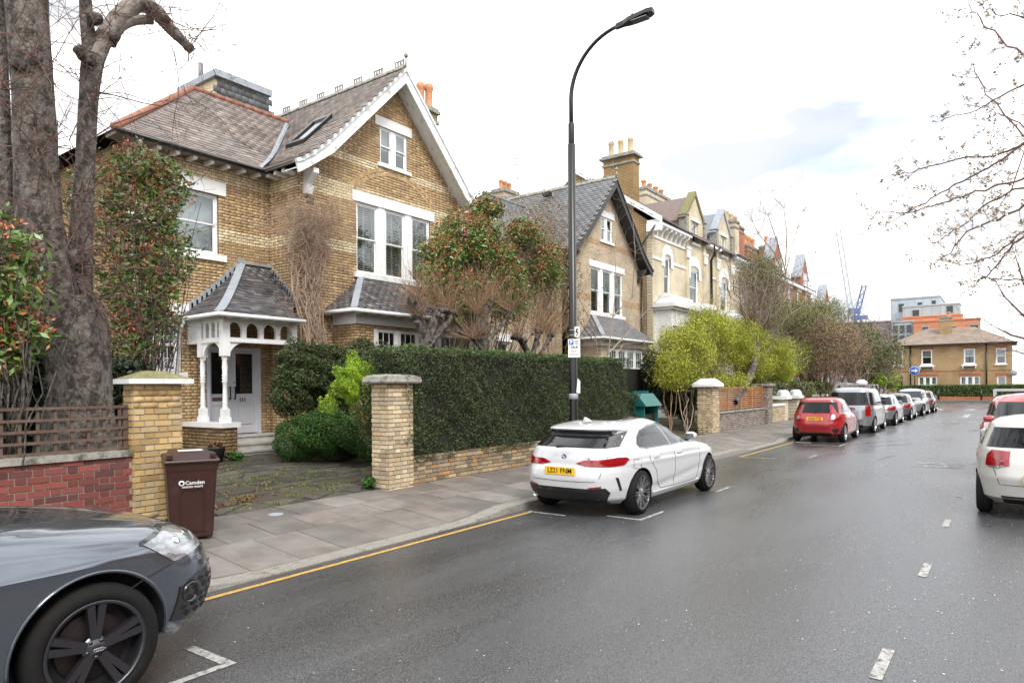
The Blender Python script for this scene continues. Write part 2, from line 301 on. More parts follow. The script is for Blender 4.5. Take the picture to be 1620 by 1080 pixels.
# ---------------- walls: convex polygon minus rectangles, in (u, z) plane
def span(poly, z):
    xs = []
    n = len(poly)
    for i in range(n):
        (x0, z0), (x1, z1) = poly[i], poly[(i+1) % n]
        if (z0 <= z <= z1 or z1 <= z <= z0) and abs(z1-z0) > 1e-9: xs.append(x0+(x1-x0)*(z-z0)/(z1-z0))
    return (min(xs), max(xs)) if len(xs) >= 2 else None
def wall_back(mb, poly, cuts, fn, d=(0, .3)):
    zs = sorted(set([round(p[1], 4) for p in poly]+[round(c, 4) for k in cuts for c in (k[2], k[3])]))
    lo, hi = min(p[1] for p in poly), max(p[1] for p in poly); zs = [z for z in zs if lo <= z <= hi]
    for za, zb in zip(zs[:-1], zs[1:]):
        if zb-za < 1e-4: continue
        sa, sb = span(poly, za+1e-5), span(poly, zb-1e-5)
        if not sa or not sb: continue
        zm = (za+zb)/2; segs = [(sa[0], sa[1], sb[0], sb[1])]
        for c in sorted([c for c in cuts if c[2] < zm < c[3]]):
            l_ = segs.pop(); segs += [(l_[0], c[0], l_[2], c[0]), (c[1], l_[1], c[1], l_[3])]
        for a0, a1, b0, b1 in segs:
            if a1-a0 > 1e-3 or b1-b0 > 1e-3: mb.prism([(a0, za), (a1, za), (b1, zb), (b0, zb)], d, fn)
BRICKME = {}
def brick_mesh(mat):
    if mat not in BRICKME:
        b = .06
        vs = [(0, 0, 0), (1, 0, 0), (1, 0, 1), (0, 0, 1), (.02, 1, .05), (.98, 1, .05), (.98, 1, .95), (.02, 1, .95)]
        me = bpy.data.meshes.new('brick'); me.from_pydata(vs, [], [(4, 5, 6, 7), (0, 1, 5, 4), (1, 2, 6, 5), (2, 3, 7, 6), (3, 0, 4, 7)]); me.materials.append(M[mat]); BRICKME[mat] = me
    return BRICKME[mat]
def bricks(parent, polys, cuts, fn, matf, course=.075, nsingle=0, center=None, joint=.010, proud=.009, z0=0., bond='flemish', seed=1, arch=None, name='brick', bl=.215):
    """fn(u, z, d): d is distance in front of the wall. The nsingle bricks nearest `center`(u,z) become objects"""
    rnd = random.Random(seed); rects = []
    for poly in polys:
        lo, hi = min(p[1] for p in poly), max(p[1] for p in poly)
        k = math.floor((lo-z0)/course)
        while z0+k*course < hi-.02:
            za = max(lo, z0+k*course)+joint/2; zb = min(hi, z0+(k+1)*course)-joint/2
            if zb-za < .02: k += 1; continue
            sp = span(poly, (za+zb)/2)
            if sp:
                segs = [list(sp)]
                for c in sorted(cuts):
                    if c[2] < zb-.01 and c[3] > za+.01:
                        ns = []
                        for s_ in segs:
                            if c[1] <= s_[0] or c[0] >= s_[1]: ns.append(s_)
                            else:
                                if c[0] > s_[0]: ns.append([s_[0], c[0]])
                                if c[1] < s_[1]: ns.append([c[1], s_[1]])
                        segs = ns
                pat = [bl, .1025] if bond == 'flemish' else ([bl] if k % 2 else [.1025])
                if bond == 'stretch': pat = [bl]
                per = sum(pat)+joint*len(pat)
                ph = (0 if k % 2 else (bl-.1025)/2+.1025+joint) if bond == 'flemish' else (0 if k % 2 else (bl+joint)/2 if bond == 'stretch' else 0.055)
                for a, b in segs:
                    x = math.floor((a-ph)/per)*per+ph; i = 0
                    while x < b:
                        w = pat[i % len(pat)]; xa, xb = max(a+joint/4, x), min(b-joint/4, x+w)
                        if xb-xa > .025: rects.append((xa, xb, za+rnd.uniform(-.0015, .0015), zb+rnd.uniform(-.0015, .0015), proud+rnd.uniform(-.003, .004), matf(k, (xa+xb)/2, (za+zb)/2, rnd)))
                        x += w+joint; i += 1
            k += 1
    if center is not None: rects.sort(key=lambda r: (r[0]+r[1]-2*center[0])**2+(r[2]+r[3]-2*center[1])**2)
    off = wloc(parent)
    o3 = Vector(fn(0, 0, 0)); U = Vector(fn(1, 0, 0))-o3; Z = Vector(fn(0, 1, 0))-o3; D = Vector(fn(0, 0, 1))-o3
    rot = Matrix((U, D, Z)).transposed(); flip = rot.determinant() < 0
    singles = rects[:nsingle]
    for (xa, xb, za, zb, pr, mt) in singles:
        o = bpy.data.objects.new(name, brick_mesh(mt)); COL.objects.link(o); o.parent = parent
        if flip: m4 = Matrix((-U, D, Z)).transposed(); base = xb
        else: m4 = rot; base = xa
        o.location = Vector(fn(base, za, -.01))-off; o.rotation_euler = m4.to_euler(); o.scale = (xb-xa, pr+.01, zb-za)
    by = {}
    for r in rects[nsingle:]: by.setdefault(r[5], []).append(r)
    for mt, rs in by.items():
        A = np.array([r[:5] for r in rs]); n = len(A); xa, xb, za, zb, pr = A.T; c = .004
        o_, U_, Z_, D_ = (np.array(v) for v in (o3, U, Z, D))
        def P(u, z, d): return o_+u[:, None]*U_+z[:, None]*Z_+d[:, None]*D_
        z_ = np.zeros(n)-.004
        V = np.stack([P(xa, za, z_), P(xb, za, z_), P(xb, zb, z_), P(xa, zb, z_), P(xa+c, za+c, pr), P(xb-c, za+c, pr), P(xb-c, zb-c, pr), P(xa+c, zb-c, pr)], 1).reshape(-1, 3)
        q = np.array([(4, 5, 6, 7), (0, 1, 5, 4), (1, 2, 6, 5), (2, 3, 7, 6), (3, 0, 4, 7)])
        if flip: q = q[:, ::-1]
        F = (np.arange(n)[:, None, None]*8+q[None]).reshape(-1, 4)
        npmesh('brickwork', V, F, mt, parent, kind='stuff')
def pt(p): return p
# ---------------- leaves
def leaves(name, C, size, mat, parent=None, kind='stuff', nrm=None, asp=.5, jit=.35, up=.0, fold=False, label=None):
    """C (n,3) leaf centres; rhombic leaves of random direction, optional preferred normal"""
    n = len(C); a = RN.normal(size=(n, 3)); a[:, 2] = a[:, 2]*.7+up; a /= np.linalg.norm(a, axis=1)[:, None]+1e-9
    if nrm is None: nn = RN.normal(size=(n, 3)); nn[:, 2] += .5
    else: nn = nrm+RN.normal(size=(n, 3))*.6
    b = np.cross(nn, a); b /= np.linalg.norm(b, axis=1)[:, None]+1e-9
    s = size*(1+jit*RN.uniform(-1, 1, n))[:, None]
    V = np.stack([C-a*s*.5, C+b*s*asp*.5+a*s*.05, C+a*s*.5, C-b*s*asp*.5+a*s*.05], 1).reshape(-1, 3)
    F = np.arange(n*4).reshape(-1, 4)
    return npmesh(name, V, F, mat, parent, kind=kind, label=label)
def twigs_np(name, segs, mat, parent=None, kind=None, n=3, label=None):
    """segs list of polylines [(pts(k,3), radii(k))] -> one joined mesh of thin n-sided tubes"""
    VV = []; FF = []; base = 0
    for pts, rad in segs:
        P = np.asarray(pts, float); k = len(P)
        if k < 2: continue
        T = np.gradient(P, axis=0); T /= np.linalg.norm(T, axis=1)[:, None]+1e-9
        ref = np.array([.31, .17, .93]) if abs(T[0, 2]) < .9 else np.array([1., .1, 0])
        A = np.cross(T, ref); A /= np.linalg.norm(A, axis=1)[:, None]+1e-9; B = np.cross(T, A)
        r = np.asarray(rad, float)[:, None]
        ring = [P+(A*math.cos(2*math.pi*j/n)+B*math.sin(2*math.pi*j/n))*r for j in range(n)]
        V = np.stack(ring, 1).reshape(-1, 3); VV.append(V)
        i = np.arange(k-1)[:, None]; j = np.arange(n)[None]
        F = np.stack([i*n+j, i*n+(j+1) % n, (i+1)*n+(j+1) % n, (i+1)*n+j], -1).reshape(-1, 4)+base; FF.append(F); base += len(V)
    return npmesh(name, np.concatenate(VV), np.concatenate(FF), mat, parent, kind=kind, smooth=True, label=label)
def wander(p, d, length, rnd, steps=6, curl=.25, grav=0., r0=.01, r1=.003):
    p = np.array(p, float); d = np.array(d, float); d /= np.linalg.norm(d)+1e-9; pts = [p.copy()]
    for i in range(steps):
        d = d+np.array([rnd.gauss(0, curl), rnd.gauss(0, curl), rnd.gauss(0, curl)+grav]); d /= np.linalg.norm(d)
        p = p+d*length/steps; pts.append(p.copy())
    return np.array(pts), np.linspace(r0, r1, steps+1), d
def branchy(p, d, length, r, depth, rnd, out, spread=.7, n=3, ratio=.68, curl=.18, grav=0., tips=None, minr=.0025):
    pts, rad, dd = wander(p, d, length, rnd, 5, curl, grav, r, max(r*.55, minr)); out.append((pts, rad))
    if tips is not None and depth <= 1: tips += [q for q in pts[1:]]
    if depth == 0: return
    for i in range(n):
        k = rnd.choice([2, 3, 4, 5]) if i else 5
        q = pts[k]; v = dd+np.array([rnd.gauss(0, spread) for _ in range(3)]); 
        branchy(q, v, length*ratio*rnd.uniform(.75, 1.2), max(r*.55, minr), depth-1, rnd, out, spread, n, ratio, curl, grav, tips, minr)
# ------------------------------------------------------------------ ground, road, pavement, markings
def gz(y): return .20+max(0, y-8.6)*.036            # garden ground rises away from the street
def struct(o): o['kind'] = 'structure'; return o
M['soil'] = pm('garden_soil', (.075, .055, .035), .95, .3, 3, .02, 25, dirt=(.05, .065, .02), dscale=2, dlo=.45, dhi=.65)
M['yardbase'] = pm('mossy_joint_soil', (.075, .062, .045), .95, .35, 6, .015, 40, dirt=(.10, .12, .02), dscale=5, dlo=.52, dhi=.6)
M['yardstone'] = pm('crazy_paving_stone', (.066, .062, .052), .5, .3, 5, .012, 14, island=1, alt=[(.085, .08, .07), (.05, .048, .042), (.08, .068, .052)], dirt=(.07, .085, .025), dscale=4.5, dlo=.55, dhi=.66)
M['flag'] = pm('paving_flag', (.18, .165, .15), .6, .18, 3, .002, 90, island=.8, alt=[(.20, .185, .17), (.155, .143, .13), (.19, .16, .145)], dirt=(.095, .08, .07), dscale=1.1, dlo=.46, dhi=.75)
M['pavebase'] = pm('pavement_joint', (.10, .09, .078), .9, .2, 4)
M['kerb'] = pm('granite_kerb', (.25, .235, .21), .75, .35, 60, .006, 70, dirt=(.09, .085, .05), dscale=6, dlo=.55, dhi=.75)
M['farpave'] = pm('far_pavement', (.17, .155, .14), .75, .15, 1)
def asphalt():
    m = bpy.data.materials.new('asphalt'); m.use_nodes = True; t = m.node_tree; n = t.nodes; l = t.links; p = n['Principled BSDF']; MATS['asphalt'] = m
    tc = n.new('ShaderNodeTexCoord')
    a = n.new('ShaderNodeTexNoise'); a.inputs['Scale'].default_value = 75; a.inputs['Detail'].default_value = 4; a.inputs['Roughness'].default_value = .7; l.new(tc.outputs['Object'], a.inputs[0])
    r = n.new('ShaderNodeValToRGB'); r.color_ramp.elements[0].position = .34; r.color_ramp.elements[0].color = (.025, .0255, .027, 1); r.color_ramp.elements[1].position = .72; r.color_ramp.elements[1].color = (.125, .127, .134, 1); l.new(a.outputs[0], r.inputs[0])
    b = n.new('ShaderNodeTexNoise'); b.inputs['Scale'].default_value = .7; b.inputs['Detail'].default_value = 7; b.inputs['Roughness'].default_value = .6; b.inputs['Distortion'].default_value = .4
    mp_ = n.new('ShaderNodeMapping'); mp_.inputs['Scale'].default_value = (.25, 1, 1); l.new(tc.outputs['Object'], mp_.inputs[0]); l.new(mp_.outputs[0], b.inputs[0])
    mr = n.new('ShaderNodeMapRange'); mr.inputs['From Min'].default_value = .3; mr.inputs['From Max'].default_value = .7; mr.inputs['To Min'].default_value = .7; mr.inputs['To Max'].default_value = 1.3; l.new(b.outputs[0], mr.inputs[0])
    v2 = n.new('ShaderNodeTexVoronoi'); v2.inputs['Scale'].default_value = 120; l.new(tc.outputs['Object'], v2.inputs[0]); sv = n.new('ShaderNodeSeparateColor'); l.new(v2.outputs['Color'], sv.inputs[0]); m4 = n.new('ShaderNodeMapRange'); m4.inputs['To Min'].default_value = .25; m4.inputs['To Max'].default_value = 1.5; l.new(sv.outputs[0], m4.inputs[0]); mm = n.new('ShaderNodeMath'); mm.operation = 'MULTIPLY'; l.new(mr.outputs[0], mm.inputs[0]); l.new(m4.outputs[0], mm.inputs[1])
    hv = n.new('ShaderNodeHueSaturation'); l.new(mm.outputs[0], hv.inputs['Value']); l.new(r.outputs[0], hv.inputs['Color']); l.new(hv.outputs[0], p.inputs['Base Color'])
    mr2 = n.new('ShaderNodeMapRange'); mr2.inputs['From Min'].default_value = .35; mr2.inputs['From Max'].default_value = .65; mr2.inputs['To Min'].default_value = .22; mr2.inputs['To Max'].default_value = .38; l.new(b.outputs[0], mr2.inputs[0]); l.new(mr2.outputs[0], p.inputs['Roughness'])
    v = n.new('ShaderNodeTexVoronoi'); v.inputs['Scale'].default_value = 95; l.new(tc.outputs['Object'], v.inputs[0])
    bp = n.new('ShaderNodeBump'); bp.inputs['Distance'].default_value = .003; bp.inputs['Strength'].default_value = .6; l.new(v.outputs[0], bp.inputs['Height']); l.new(bp.outputs[0], p.inputs['Normal'])
    p.inputs['Specular IOR Level'].default_value = .85
    return m
M['asph'] = asphalt()
g = MB(); g.box(-900, 1500, -900, 1500, -.6, -.06); struct(g.build('ground', 'soil'))
g = MB(); g.box(-25, 78, -3.4, 6.27, -.5, 0); g.box(78, 88, -60, 60, -.5, 0); struct(g.build('road', 'asph'))
g = MB()
for i in range(60): pass
g.add([(-25, 8.72, .19), (120, 8.72, .19), (120, 40, gz(40)-.02), (-25, 40, gz(40)-.02)], [(0, 1, 2, 3)]); struct(g.build('garden_ground', 'soil'))
# kerb height profile along the street: dropped at the two crossovers
def kz(x):
    def drop(a, b, r=.9):
        if x < a-r or x > b+r: return 1
        if a <= x <= b: return 0
        return min(1, (a-x)/r if x < a else (x-b)/r)
    return .015+.095*min(drop(4.0, 7.6), drop(20.7, 24.0))
def pz(x, y): return kz(x)*max(0, 1-(y-6.53)/1.6)+.115*min(1, (y-6.53)/1.6)+(y-6.53)*.045 if y > 6.53 else kz(x)
pav = MB(); xs = np.arange(-25, 78.1, .5)
for a, b in zip(xs[:-1], xs[1:]):
    ys = [6.5, 7.2, 8.0, 8.85]
    for c, d in zip(ys[:-1], ys[1:]):
        pav.add([(a, c, pz(a, c)-.022), (b, c, pz(b, c)-.022), (b, d, pz(b, d)-.022), (a, d, pz(a, d)-.022)], [(0, 1, 2, 3)])
pavement = struct(pav.build('pavement', 'pavebase'))
rnd = random.Random(3)
rows = [(6.535, 7.49, 4.22), (7.50, 8.10, 4.55), (8.11, 8.78, 4.75)]
for ya, yb, x0 in rows:
    w = .63; k = -6
    while x0+k*w < 44:
        a = x0+k*w+.006; b = a+w-.012; k += 1; jt = rnd.uniform(-.003, .003); jj = rnd.uniform(-.003, .003)
        mb = MB()
        def q(x, y, e=0): return (x, y, pz(x, y)+jt+jj*(x-a)+e)
        mb.hexa([q(a, ya, -.04), q(b, ya, -.04), q(b, yb, -.04), q(a, yb, -.04), q(a, ya), q(b, ya), q(b, yb), q(a, yb)])
        mb.build('paving_flag', 'flag', pavement)
mb = MB(); mb.add([(44, 6.53, .09), (78, 6.53, .09), (78, 8.8, .2), (44, 8.8, .2)], [(0, 1, 2, 3)]); mb.build('paving', 'farpave', pavement)
kx = -4.0
while kx < 60:
    ln = .92; a, b = kx+.004, kx+ln-.004; mb = MB(); m_ = (a+b)/2
    for (p, q) in ((a, m_), (m_, b)):
        za, zb = kz(p), kz(q)
        mb.hexa([(p, 6.25, -.05), (q, 6.25, -.05), (q, 6.525, -.05), (p, 6.525, -.05), (p, 6.27, za-.004), (q, 6.27, zb-.004), (q, 6.525, zb), (p, 6.525, za)])
    mb.build('kerb_stone', 'kerb', pavement); kx += ln
g = MB(); g.box(60, 78, 6.25, 6.525, -.1, .11); struct(g.build('kerb', 'kerb'))
g = MB(); g.box(-25, 78, -6.2, -3.4, -.3, .12); struct(g.build('opposite_pavement', 'farpave'))
g = MB(); g.box(88, 89.6, -60, 60, -.3, .12); struct(g.build('far_pavement', 'farpave'))
# drain cover in the pavement
mb = MB(); mb.lathe([(0, .006), (.075, .006), (.08, .012), (.10, .012), (.105, 0)], (5.75, 8.32, pz(5.75, 8.32)), n=20); mb.build('stopcock_cover', 'lead', pavement)
# driveway of broken flags
yard = MB(); X0, X1, Y0, Y1 = 4.6, 8.15, 8.74, 14.6
yard.add([(X0-1.5, Y0, gz(Y0)+.0), (10.5, Y0, gz(Y0)), (10.5, Y1+2, gz(Y1+2)+.0), (X0-1.5, Y1+2, gz(Y1+2))], [(0, 1, 2, 3)])
yard = struct(yard.build('driveway', 'yardbase'))
nx, ny = 9, 13; rr = random.Random(12); G = {}
for i in range(nx+1):
    for j in range(ny+1):
        G[i, j] = (3.9+i*(10.3-3.9)/nx+(rr.uniform(-.21, .21)), Y0+.02+j*(Y1-Y0)/ny+(rr.uniform(-.14, .14) if j else 0))
for i in range(nx):
    for j in range(ny):
        c4 = [G[i, j], G[i+1, j], G[i+1, j+1], G[i, j+1]]
        if rr.random() < .05: continue
        polys = [c4]
        if rr.random() < .35: polys = [[c4[0], c4[1], c4[2]], [c4[0], c4[2], c4[3]]]
        for pl in polys:
            cx_ = sum(p[0] for p in pl)/len(pl); cy_ = sum(p[1] for p in pl)/len(pl)
            if cx_ < 4.3 and cy_ < 9.3: continue
            sh = 1-.05-rr.uniform(0, .05); pts = []
            for a in range(len(pl)):
                p0, p1 = pl[a], pl[(a+1) % len(pl)]
                for t in (.12, .5, .88):
                    x = p0[0]+(p1[0]-p0[0])*t; y = p0[1]+(p1[1]-p0[1])*t
                    pts.append((cx_+(x-cx_)*(sh+rr.uniform(-.03, .02)), cy_+(y-cy_)*(sh+rr.uniform(-.03, .02))))
            hz = rr.uniform(.004, .022); mb = MB(); mb.prism(pts, (-.03, hz), lambda u, v, d: (u, v, gz(v)+d)); mb.f = [f[::-1] for f in mb.f]
            mb.build('broken_flag', 'yardstone', yard)
# painted markings (sheets 4 mm above the road)
def mark(name, rects, mat, z=.004):
    mb = MB()
    for r in rects: mb.add([(r[0][0], r[0][1], z), (r[1][0], r[1][1], z), (r[2][0], r[2][1], z), (r[3][0], r[3][1], z)], [(0, 1, 2, 3)])
    o = mb.build(name, mat); o['kind'] = 'structure'; return o
def rc(a, b, c, d): return [(a, c), (b, c), (b, d), (a, d)]
mark('yellow_line', [rc(1.2, 8.75, 6.03, 6.10)], 'yellowpaint'); mark('yellow_line', [rc(18.6, 24.4, 5.92, 5.99)], 'yellowpaint')
mark('bay_marking', [rc(2.68, 2.76, 4.47, 5.04), rc(1.6, 2.68, 4.47, 4.54)], 'whitepaint')
mark('bay_marking', [rc(9.08, 9.15, 4.34, 4.92), rc(9.15, 9.95, 4.34, 4.40)], 'whitepaint')
mark('bay_marking', [rc(8.75, 8.82, 5.45, 6.12)], 'whitepaint')
mark('bay_marking', [rc(12.3, 13.0, 4.34, 4.40)], 'whitepaint')
mark('bay_marking', [rc(18.55, 18.62, 5.0, 6.0)], 'whitepaint'); mark('bay_marking', [rc(19.3, 20.2, 4.32, 4.38)], 'whitepaint')
mark('bay_marking', [rc(23.4, 23.47, 4.35, 5.4), rc(23.47, 24.3, 4.35, 4.42)], 'whitepaint'); mark('bay_marking', [rc(24.2, 24.4, 5.4, 6.0)], 'whitepaint')
for x in (29.6, 34.9, 39.6, 45.4): mark('bay_marking', [rc(x, x+.9, 4.2, 4.27)], 'whitepaint')
for k in range(12):
    x = 5.05+k*2.95
    if x > 36: break
    mark('lane_dash', [rc(x, x+.62, .70, .78)], 'whitepaint')
mark('worn_lettering', [rc(18.6, 18.9, .9, 1.9), rc(19.2, 19.6, .9, 1.9), rc(18.9, 19.2, 1.2, 1.4)], 'faintpaint')
M['redroad'] = pm('red_road_surface', (.16, .06, .055), .6, .15, 8)
mark('speed_hump', [rc(60, 63, -3, 6)], 'redroad', .003)
tri = []
for k in range(4):
    y = -1.6+k*2.0
    tri.append([(58.5, y-.5), (61.5, y-.02), (61.5, y+.02), (58.5, y+.5)])
for k in range(9): tri.append(rc(40.5, 41.1, -1.6+k*.75, -1.3+k*.75))
tri += [rc(46, 46.5, -.5, 2.5), rc(46.5, 51, 2.0, 2.3), rc(66, 72, 1.2, 1.35)]
mark('hump_marking', tri, 'whitepaint', .008)
# fallen petals and grit
def scatter(n, x0, x1, y0, y1, s, mat, name, zf, pw=None):
    x = RN.uniform(x0, x1, n); y = RN.uniform(y0, y1, n) if pw is None else y0+(y1-y0)*RN.uniform(0, 1, n)**pw
    z = np.array([zf(a, b) for a, b in zip(x, y)])+.006; C = np.stack([x, y, z], 1); th = RN.uniform(0, 6.28, n); ss = s*RN.uniform(.4, 1.2, n)
    A = np.stack([np.cos(th), np.sin(th), RN.uniform(-.2, .2, n)], 1)*ss[:, None]; B = np.stack([-np.sin(th), np.cos(th), RN.uniform(-.2, .2, n)], 1)*ss[:, None]*.6
    V = np.stack([C-A, C+B, C+A, C-B], 1).reshape(-1, 3)
    o = npmesh(name, V, np.arange(4*n).reshape(-1, 4), mat, kind='stuff'); return o
tag(scatter(1500, 5, 17, -3.2, 1.1, .009, 'petal', 'petals', lambda x, y: 0), 'pale petals and grit scattered on the wet road by the white cars', 'petals')
tag(scatter(500, 1.5, 14, 1.2, 6.2, .008, 'petal', 'petals', lambda x, y: 0), 'few pale petals scattered on the middle of the road', 'petals')
M['deadleaf'] = pm('dead_leaf', (.16, .075, .04), .9, .2, 9, island=1, alt=[(.22, .12, .06), (.10, .05, .03), (.28, .17, .08)])
def litter(n, pts, sp, name, label):
    C = []
    for (x, y) in pts: C += [(x+random.gauss(0, sp), y+random.gauss(0, sp*.6)) for _ in range(n)]
    C = np.array([(a, b, (gz(b) if b > 8.75 else pz(a, b))+.02+random.random()*.02) for a, b in C])
    tag(leaves(name, C, .05, 'deadleaf', asp=.55), label, 'dead leaves')
litter(28, [(4.5+.12*k, 8.85+.05*k+random.gauss(0, .08)) for k in range(16)], .10, 'leaf_litter', 'brown dead leaves heaped beside the brown bin at the driveway edge')
litter(5, [(random.uniform(4.8, 8.0), random.uniform(8.9, 13.5)) for _ in range(60)], .12, 'leaf_litter', 'dead leaves and twigs strewn across the broken driveway paving')
M['mossy'] = pm('green_moss', (.13, .16, .02), .95, .3, 20, island=1, alt=[(.19, .22, .03), (.08, .11, .02)])
C = []
for _ in range(130):
    cx_, cy_ = random.uniform(4.6, 8.6), random.uniform(8.9, 14.4)
    C += [(cx_+random.gauss(0, .10), cy_+random.gauss(0, .05)) for _ in range(22)]
C = np.array([(a, b, gz(b)+.018+random.random()*.012) for a, b in C]); tag(leaves('moss', C, .028, 'mossy', asp=.8), 'yellow green moss tufts in the joints of the driveway', 'moss')
tag(scatter(900, 1.5, 20, 6.05, 6.25, .012, 'deadleaf', 'gutter_debris', lambda x, y: 0, pw=.6), 'dark leaf debris lying in the gutter along the kerb', 'debris')

M['tar'] = pm('tar_seam', (.012, .012, .013), .35, .2, 20)
M['patch'] = pm('asphalt_repair', (.034, .034, .036), .5, .35, 70, .003, 90)
rk = random.Random(5)
def crack(x0, y0, x1, y1, w, name='road_crack', mat='tar', n=26, amp=.05):
    mb = MB(); pts = []
    for i in range(n+1):
        t = i/n; pts.append((x0+(x1-x0)*t+rk.gauss(0, amp*.4), y0+(y1-y0)*t+rk.gauss(0, amp*.5)))
    for p, q in zip(pts[:-1], pts[1:]):
        d = Vector((q[0]-p[0], q[1]-p[1])).normalized(); nn = Vector((-d.y, d.x))*w*rk.uniform(.5, 1.3)/2
        mb.add([(p[0]-nn.x, p[1]-nn.y, .0035), (q[0]-nn.x, q[1]-nn.y, .0035), (q[0]+nn.x, q[1]+nn.y, .0035), (p[0]+nn.x, p[1]+nn.y, .0035)], [(0, 1, 2, 3)])
    o = mb.build(name, mat); o['kind'] = 'structure'
crack(23.6, 3.6, 25.4, 2.6, .05); crack(25.0, 3.9, 26.6, 3.2, .05, amp=.04); crack(33, 1.4, 38, .2, .10, amp=.15); crack(19.5, 2.8, 21, 2.6, .04)

# ------------------------------------------------------------------ the two gabled houses
YG, YD = 14.5, 15.75
def slates(parent, P, uw, sr, test, matname, w=.26, gauge=.15, nsingle=0, seed=5, name='slate', lift=.016):
    """P(u,s) -> point on roof (s up the slope)"""
    rnd = random.Random(seed); L_ = []
    k = 0; s = sr[0]
    while s < sr[1]:
        u = uw[0]-(w/2 if k % 2 else 0)
        while u < uw[1]:
            a, b = u+.004+rnd.uniform(-.003, .003), u+w-.004
            if test((a+b)/2, s+gauge/2):
                s0 = s+rnd.uniform(-.008, .008); L_.append((a, b, s0, min(s+gauge*1.12, sr[1]+.02), lift+rnd.uniform(-.004, .006)))
            u += w
        s += gauge; k += 1
    if not L_: return
    if nsingle:
        idx = sorted(range(len(L_)), key=lambda i: -P(*((L_[i][0]+L_[i][1])/2, L_[i][2]))[2]*0+rnd.random()*.0+((Vector(P((L_[i][0]+L_[i][1])/2, L_[i][2]))-Vector((0, 0, EYE))).length))
    else: idx = list(range(len(L_)))
    off = wloc(parent)
    if 'slate_'+matname not in BRICKME:
        me = bpy.data.meshes.new('slate'); vs = [(0, 0, 0), (1, 0, 0), (1, 1, 0), (0, 1, 0), (0, 0, 1), (1, 0, 1), (1, 1, .15), (0, 1, .15)]
        me.from_pydata(vs, [], [(4, 5, 6, 7), (0, 1, 5, 4), (1, 2, 6, 5), (3, 0, 4, 7)]); me.materials.append(M[matname]); BRICKME['slate_'+matname] = me
    for i in idx[:nsingle]:
        a, b, s0, s1, lf = L_[i]; p0 = Vector(P(a, s0)); px_ = Vector(P(b, s0))-p0; py_ = Vector(P(a, s1))-p0
        nrm = px_.normalized().cross(py_.normalized()).normalized()
        flip = nrm.z < 0
        if flip: p0 = Vector(P(b, s0)); px_ = -px_; nrm = -nrm
        yy = nrm.cross(px_.normalized())
        o = bpy.data.objects.new(name, BRICKME['slate_'+matname]); COL.objects.link(o); o.parent = parent
        o.location = p0-off; o.rotation_euler = Matrix((px_.normalized(), yy, nrm)).transposed().to_euler(); o.scale = (px_.length, py_.length, lf)
    V = []; F = []
    for i in idx[nsingle:]:
        a, b, s0, s1, lf = L_[i]; p = [Vector(P(a, s0)), Vector(P(b, s0)), Vector(P(b, s1)), Vector(P(a, s1))]
        nrm = (p[1]-p[0]).cross(p[3]-p[0]).normalized()
        if nrm.z < 0: p = [p[1], p[0], p[3], p[2]]; nrm = -nrm
        k = len(V); V += [tuple(q) for q in p]+[tuple(p[0]+nrm*lf), tuple(p[1]+nrm*lf), tuple(p[2]+nrm*.003), tuple(p[3]+nrm*.003)]
        F += [(k+4, k+5, k+6, k+7), (k, k+1, k+5, k+4), (k+1, k+2, k+6, k+5), (k+3, k, k+4, k+7)]
    if F: npmesh('slating', V, F, matname, parent, kind='stuff')
